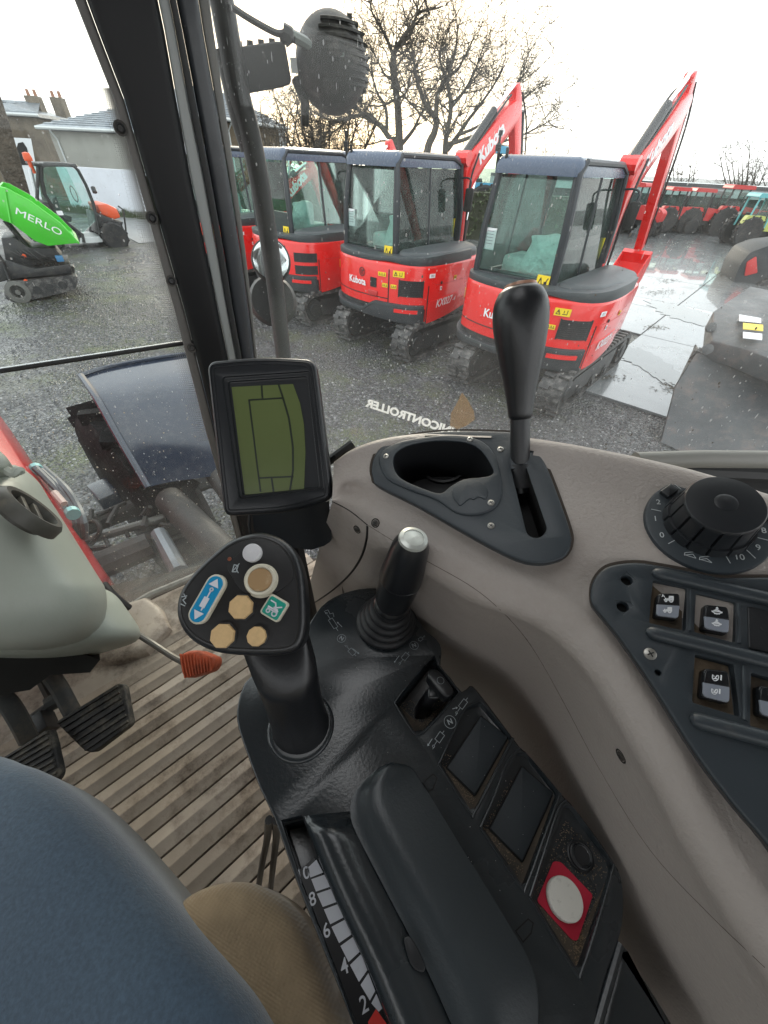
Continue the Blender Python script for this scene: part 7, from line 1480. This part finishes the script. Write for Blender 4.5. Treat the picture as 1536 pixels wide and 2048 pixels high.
# ================================================================ MONITOR
mo = AD(540, 870, .43); MFn = unit(C - mo) - .30 * Rt + .05 * Up; MF = Fr(mo, MFn, (0, 0, 1))
t = thing('display_monitor', 'black framed monitor with a blank olive green screen standing at the corner pillar', 'monitor', tuple(MF.w(600, 1080, -.03)))
MBK = M('monitor_black', (.011, .013, .016), .36, bump=(300, .25, .0006), dirt=((.07, .065, .06), 10, .6, .4)); 
def quad(pts, r, n=5): return fillet(MF.pxs(pts), r, n)
oq = [(412, 728), (470, 715), (560, 714), (628, 718), (650, 860), (664, 992), (640, 1012), (505, 1033), (447, 1018), (428, 880)]
oq = [(411, 722), (520, 712), (630, 718), (666, 1000), (575, 1027), (446, 1034)]
oc = fillet(MF.pxs(oq), [.012, .05, .012, .012, .05, .012], 6)
MBo = MB().slab(MF, oc, 0, -.012, .005, 4).build('housing', MBK, t, sharp=60)
oc_ = oc if area(oc) > 0 else oc[::-1]
back_c = np.mean(oc_, axis=0)
MB().rings([[MF.p(*q, -.010) for q in inset(oc_, .001)], [MF.p(*(q + (back_c - q) * .04), -.03) for q in oc_], [MF.p(*(q + (back_c - q) * .25), -.05) for q in oc_]]).build('back_shell', MBK, t, sharp=60)
b1 = quad([(443, 754), (622, 742), (648, 978), (478, 998)], .005); b2 = quad([(452, 762), (613, 751), (638, 976), (482, 992)], .004); b3 = quad([(463, 772), (600, 768), (622, 977), (490, 990)], .001)
carve(MBo, [MB().prism(MF, b1, -.0035, .01), MB().prism(MF, b2, -.0075, .01)], .0008, 2)
for off, r in ((.004, .0006), (.0075, .0006)):
    oo = inset(oc_, off); MB().tube([MF.p(*q, .0002) for q in oo] + [MF.p(*oo[0], .0002)], r, 6).build('bezel_ridge', MBK, t)
LCD = M('lcd_olive', (.115, .145, .055), .22, coat=.4, var=(14, .05)); LCG = M('lcd_grey', (.035, .040, .040), .25, coat=.4)
hs = -.0072; MB().prism(MF, MF.pxs([(453, 764), (612, 752), (636, 976), (484, 992)], hs), -.0095, hs - .0006).build('screen_surround', LCG, t)
MB().prism(MF, MF.pxs([(463, 774), (586, 768), (600, 806), (608, 850), (611, 905), (608, 978), (490, 990)], hs), hs - .0006, hs).build('screen', LCD, t)
LD = M('lcd_lines', (.018, .026, .016), .35); m_ = MB()
for pts, w in (([(498, 800), (521, 983)], .0014), ([(498, 800), (566, 796)], .0013), ([(566, 796), (578, 837), (586, 895), (586, 940), (584, 955), (580, 979)], .0016), ([(518, 956), (586, 953)], .0014), ([(523, 770), (525, 797)], .0015), ([(557, 769), (566, 796)], .0015), ([(543, 956), (547, 983)], .0016)):
    lines(MF, [MF.pxs(pts, hs + .0003)], w * 1.35, m_, hs + .0003)
m_.build('segment_lines', LD, t)
lines(MF, [MF.pxs([(452, 766), (484, 992)], hs + .0006), MF.pxs([(486, 993), (640, 976)], hs + .0006)], .0012, None, hs + .0016).build('dust_line', M('bezel_dust', (.10, .09, .08), .9), t)
# foot
f0 = [(503, 1020), (600, 1014), (658, 1002)]; 
ft = [MF.w(x, y, -.022) for x, y in f0]; fb = [C + (MF.w(x, y, -.022) - C) * 1.06 for x, y in ((512, 1066), (600, 1078), (663, 1078))]
ft2 = [C + (p - C) * 1.12 for p in ft]; fb2 = [C + (p - C) * 1.12 for p in fb]
MB().rings([ft + ft2[::-1], fb + fb2[::-1]]).build('foot', MBK, t, bevel=.004)
fb = crv(fb, 4); 
fx = [C + (MF.w(x, y, -.022) - C) * 1.05 for x, y in ((505, 1062), (560, 1090), (620, 1100), (664, 1080))]
MB().rings([crv(ft, 3) , [C + (MF.w(x, y, -.022) - C) * 1.04 for x, y in ((508, 1062), (540, 1080), (580, 1094), (622, 1100), (648, 1092), (660, 1084), (664, 1078))]], closed=False).build('foot_skirt', MBK, t)
MB().tube([fx[1] + np.array([0, .03, 0]), fx[1] + np.array([0, .06, -.35])], .02, 10).build('mast', MBK, t)
MB().tube([MF.w(500, 1026, -.03), MF.w(498, 1050, -.03), MF.w(502, 1070, -.04)], .002, 6).build('cable', SEAL, t)
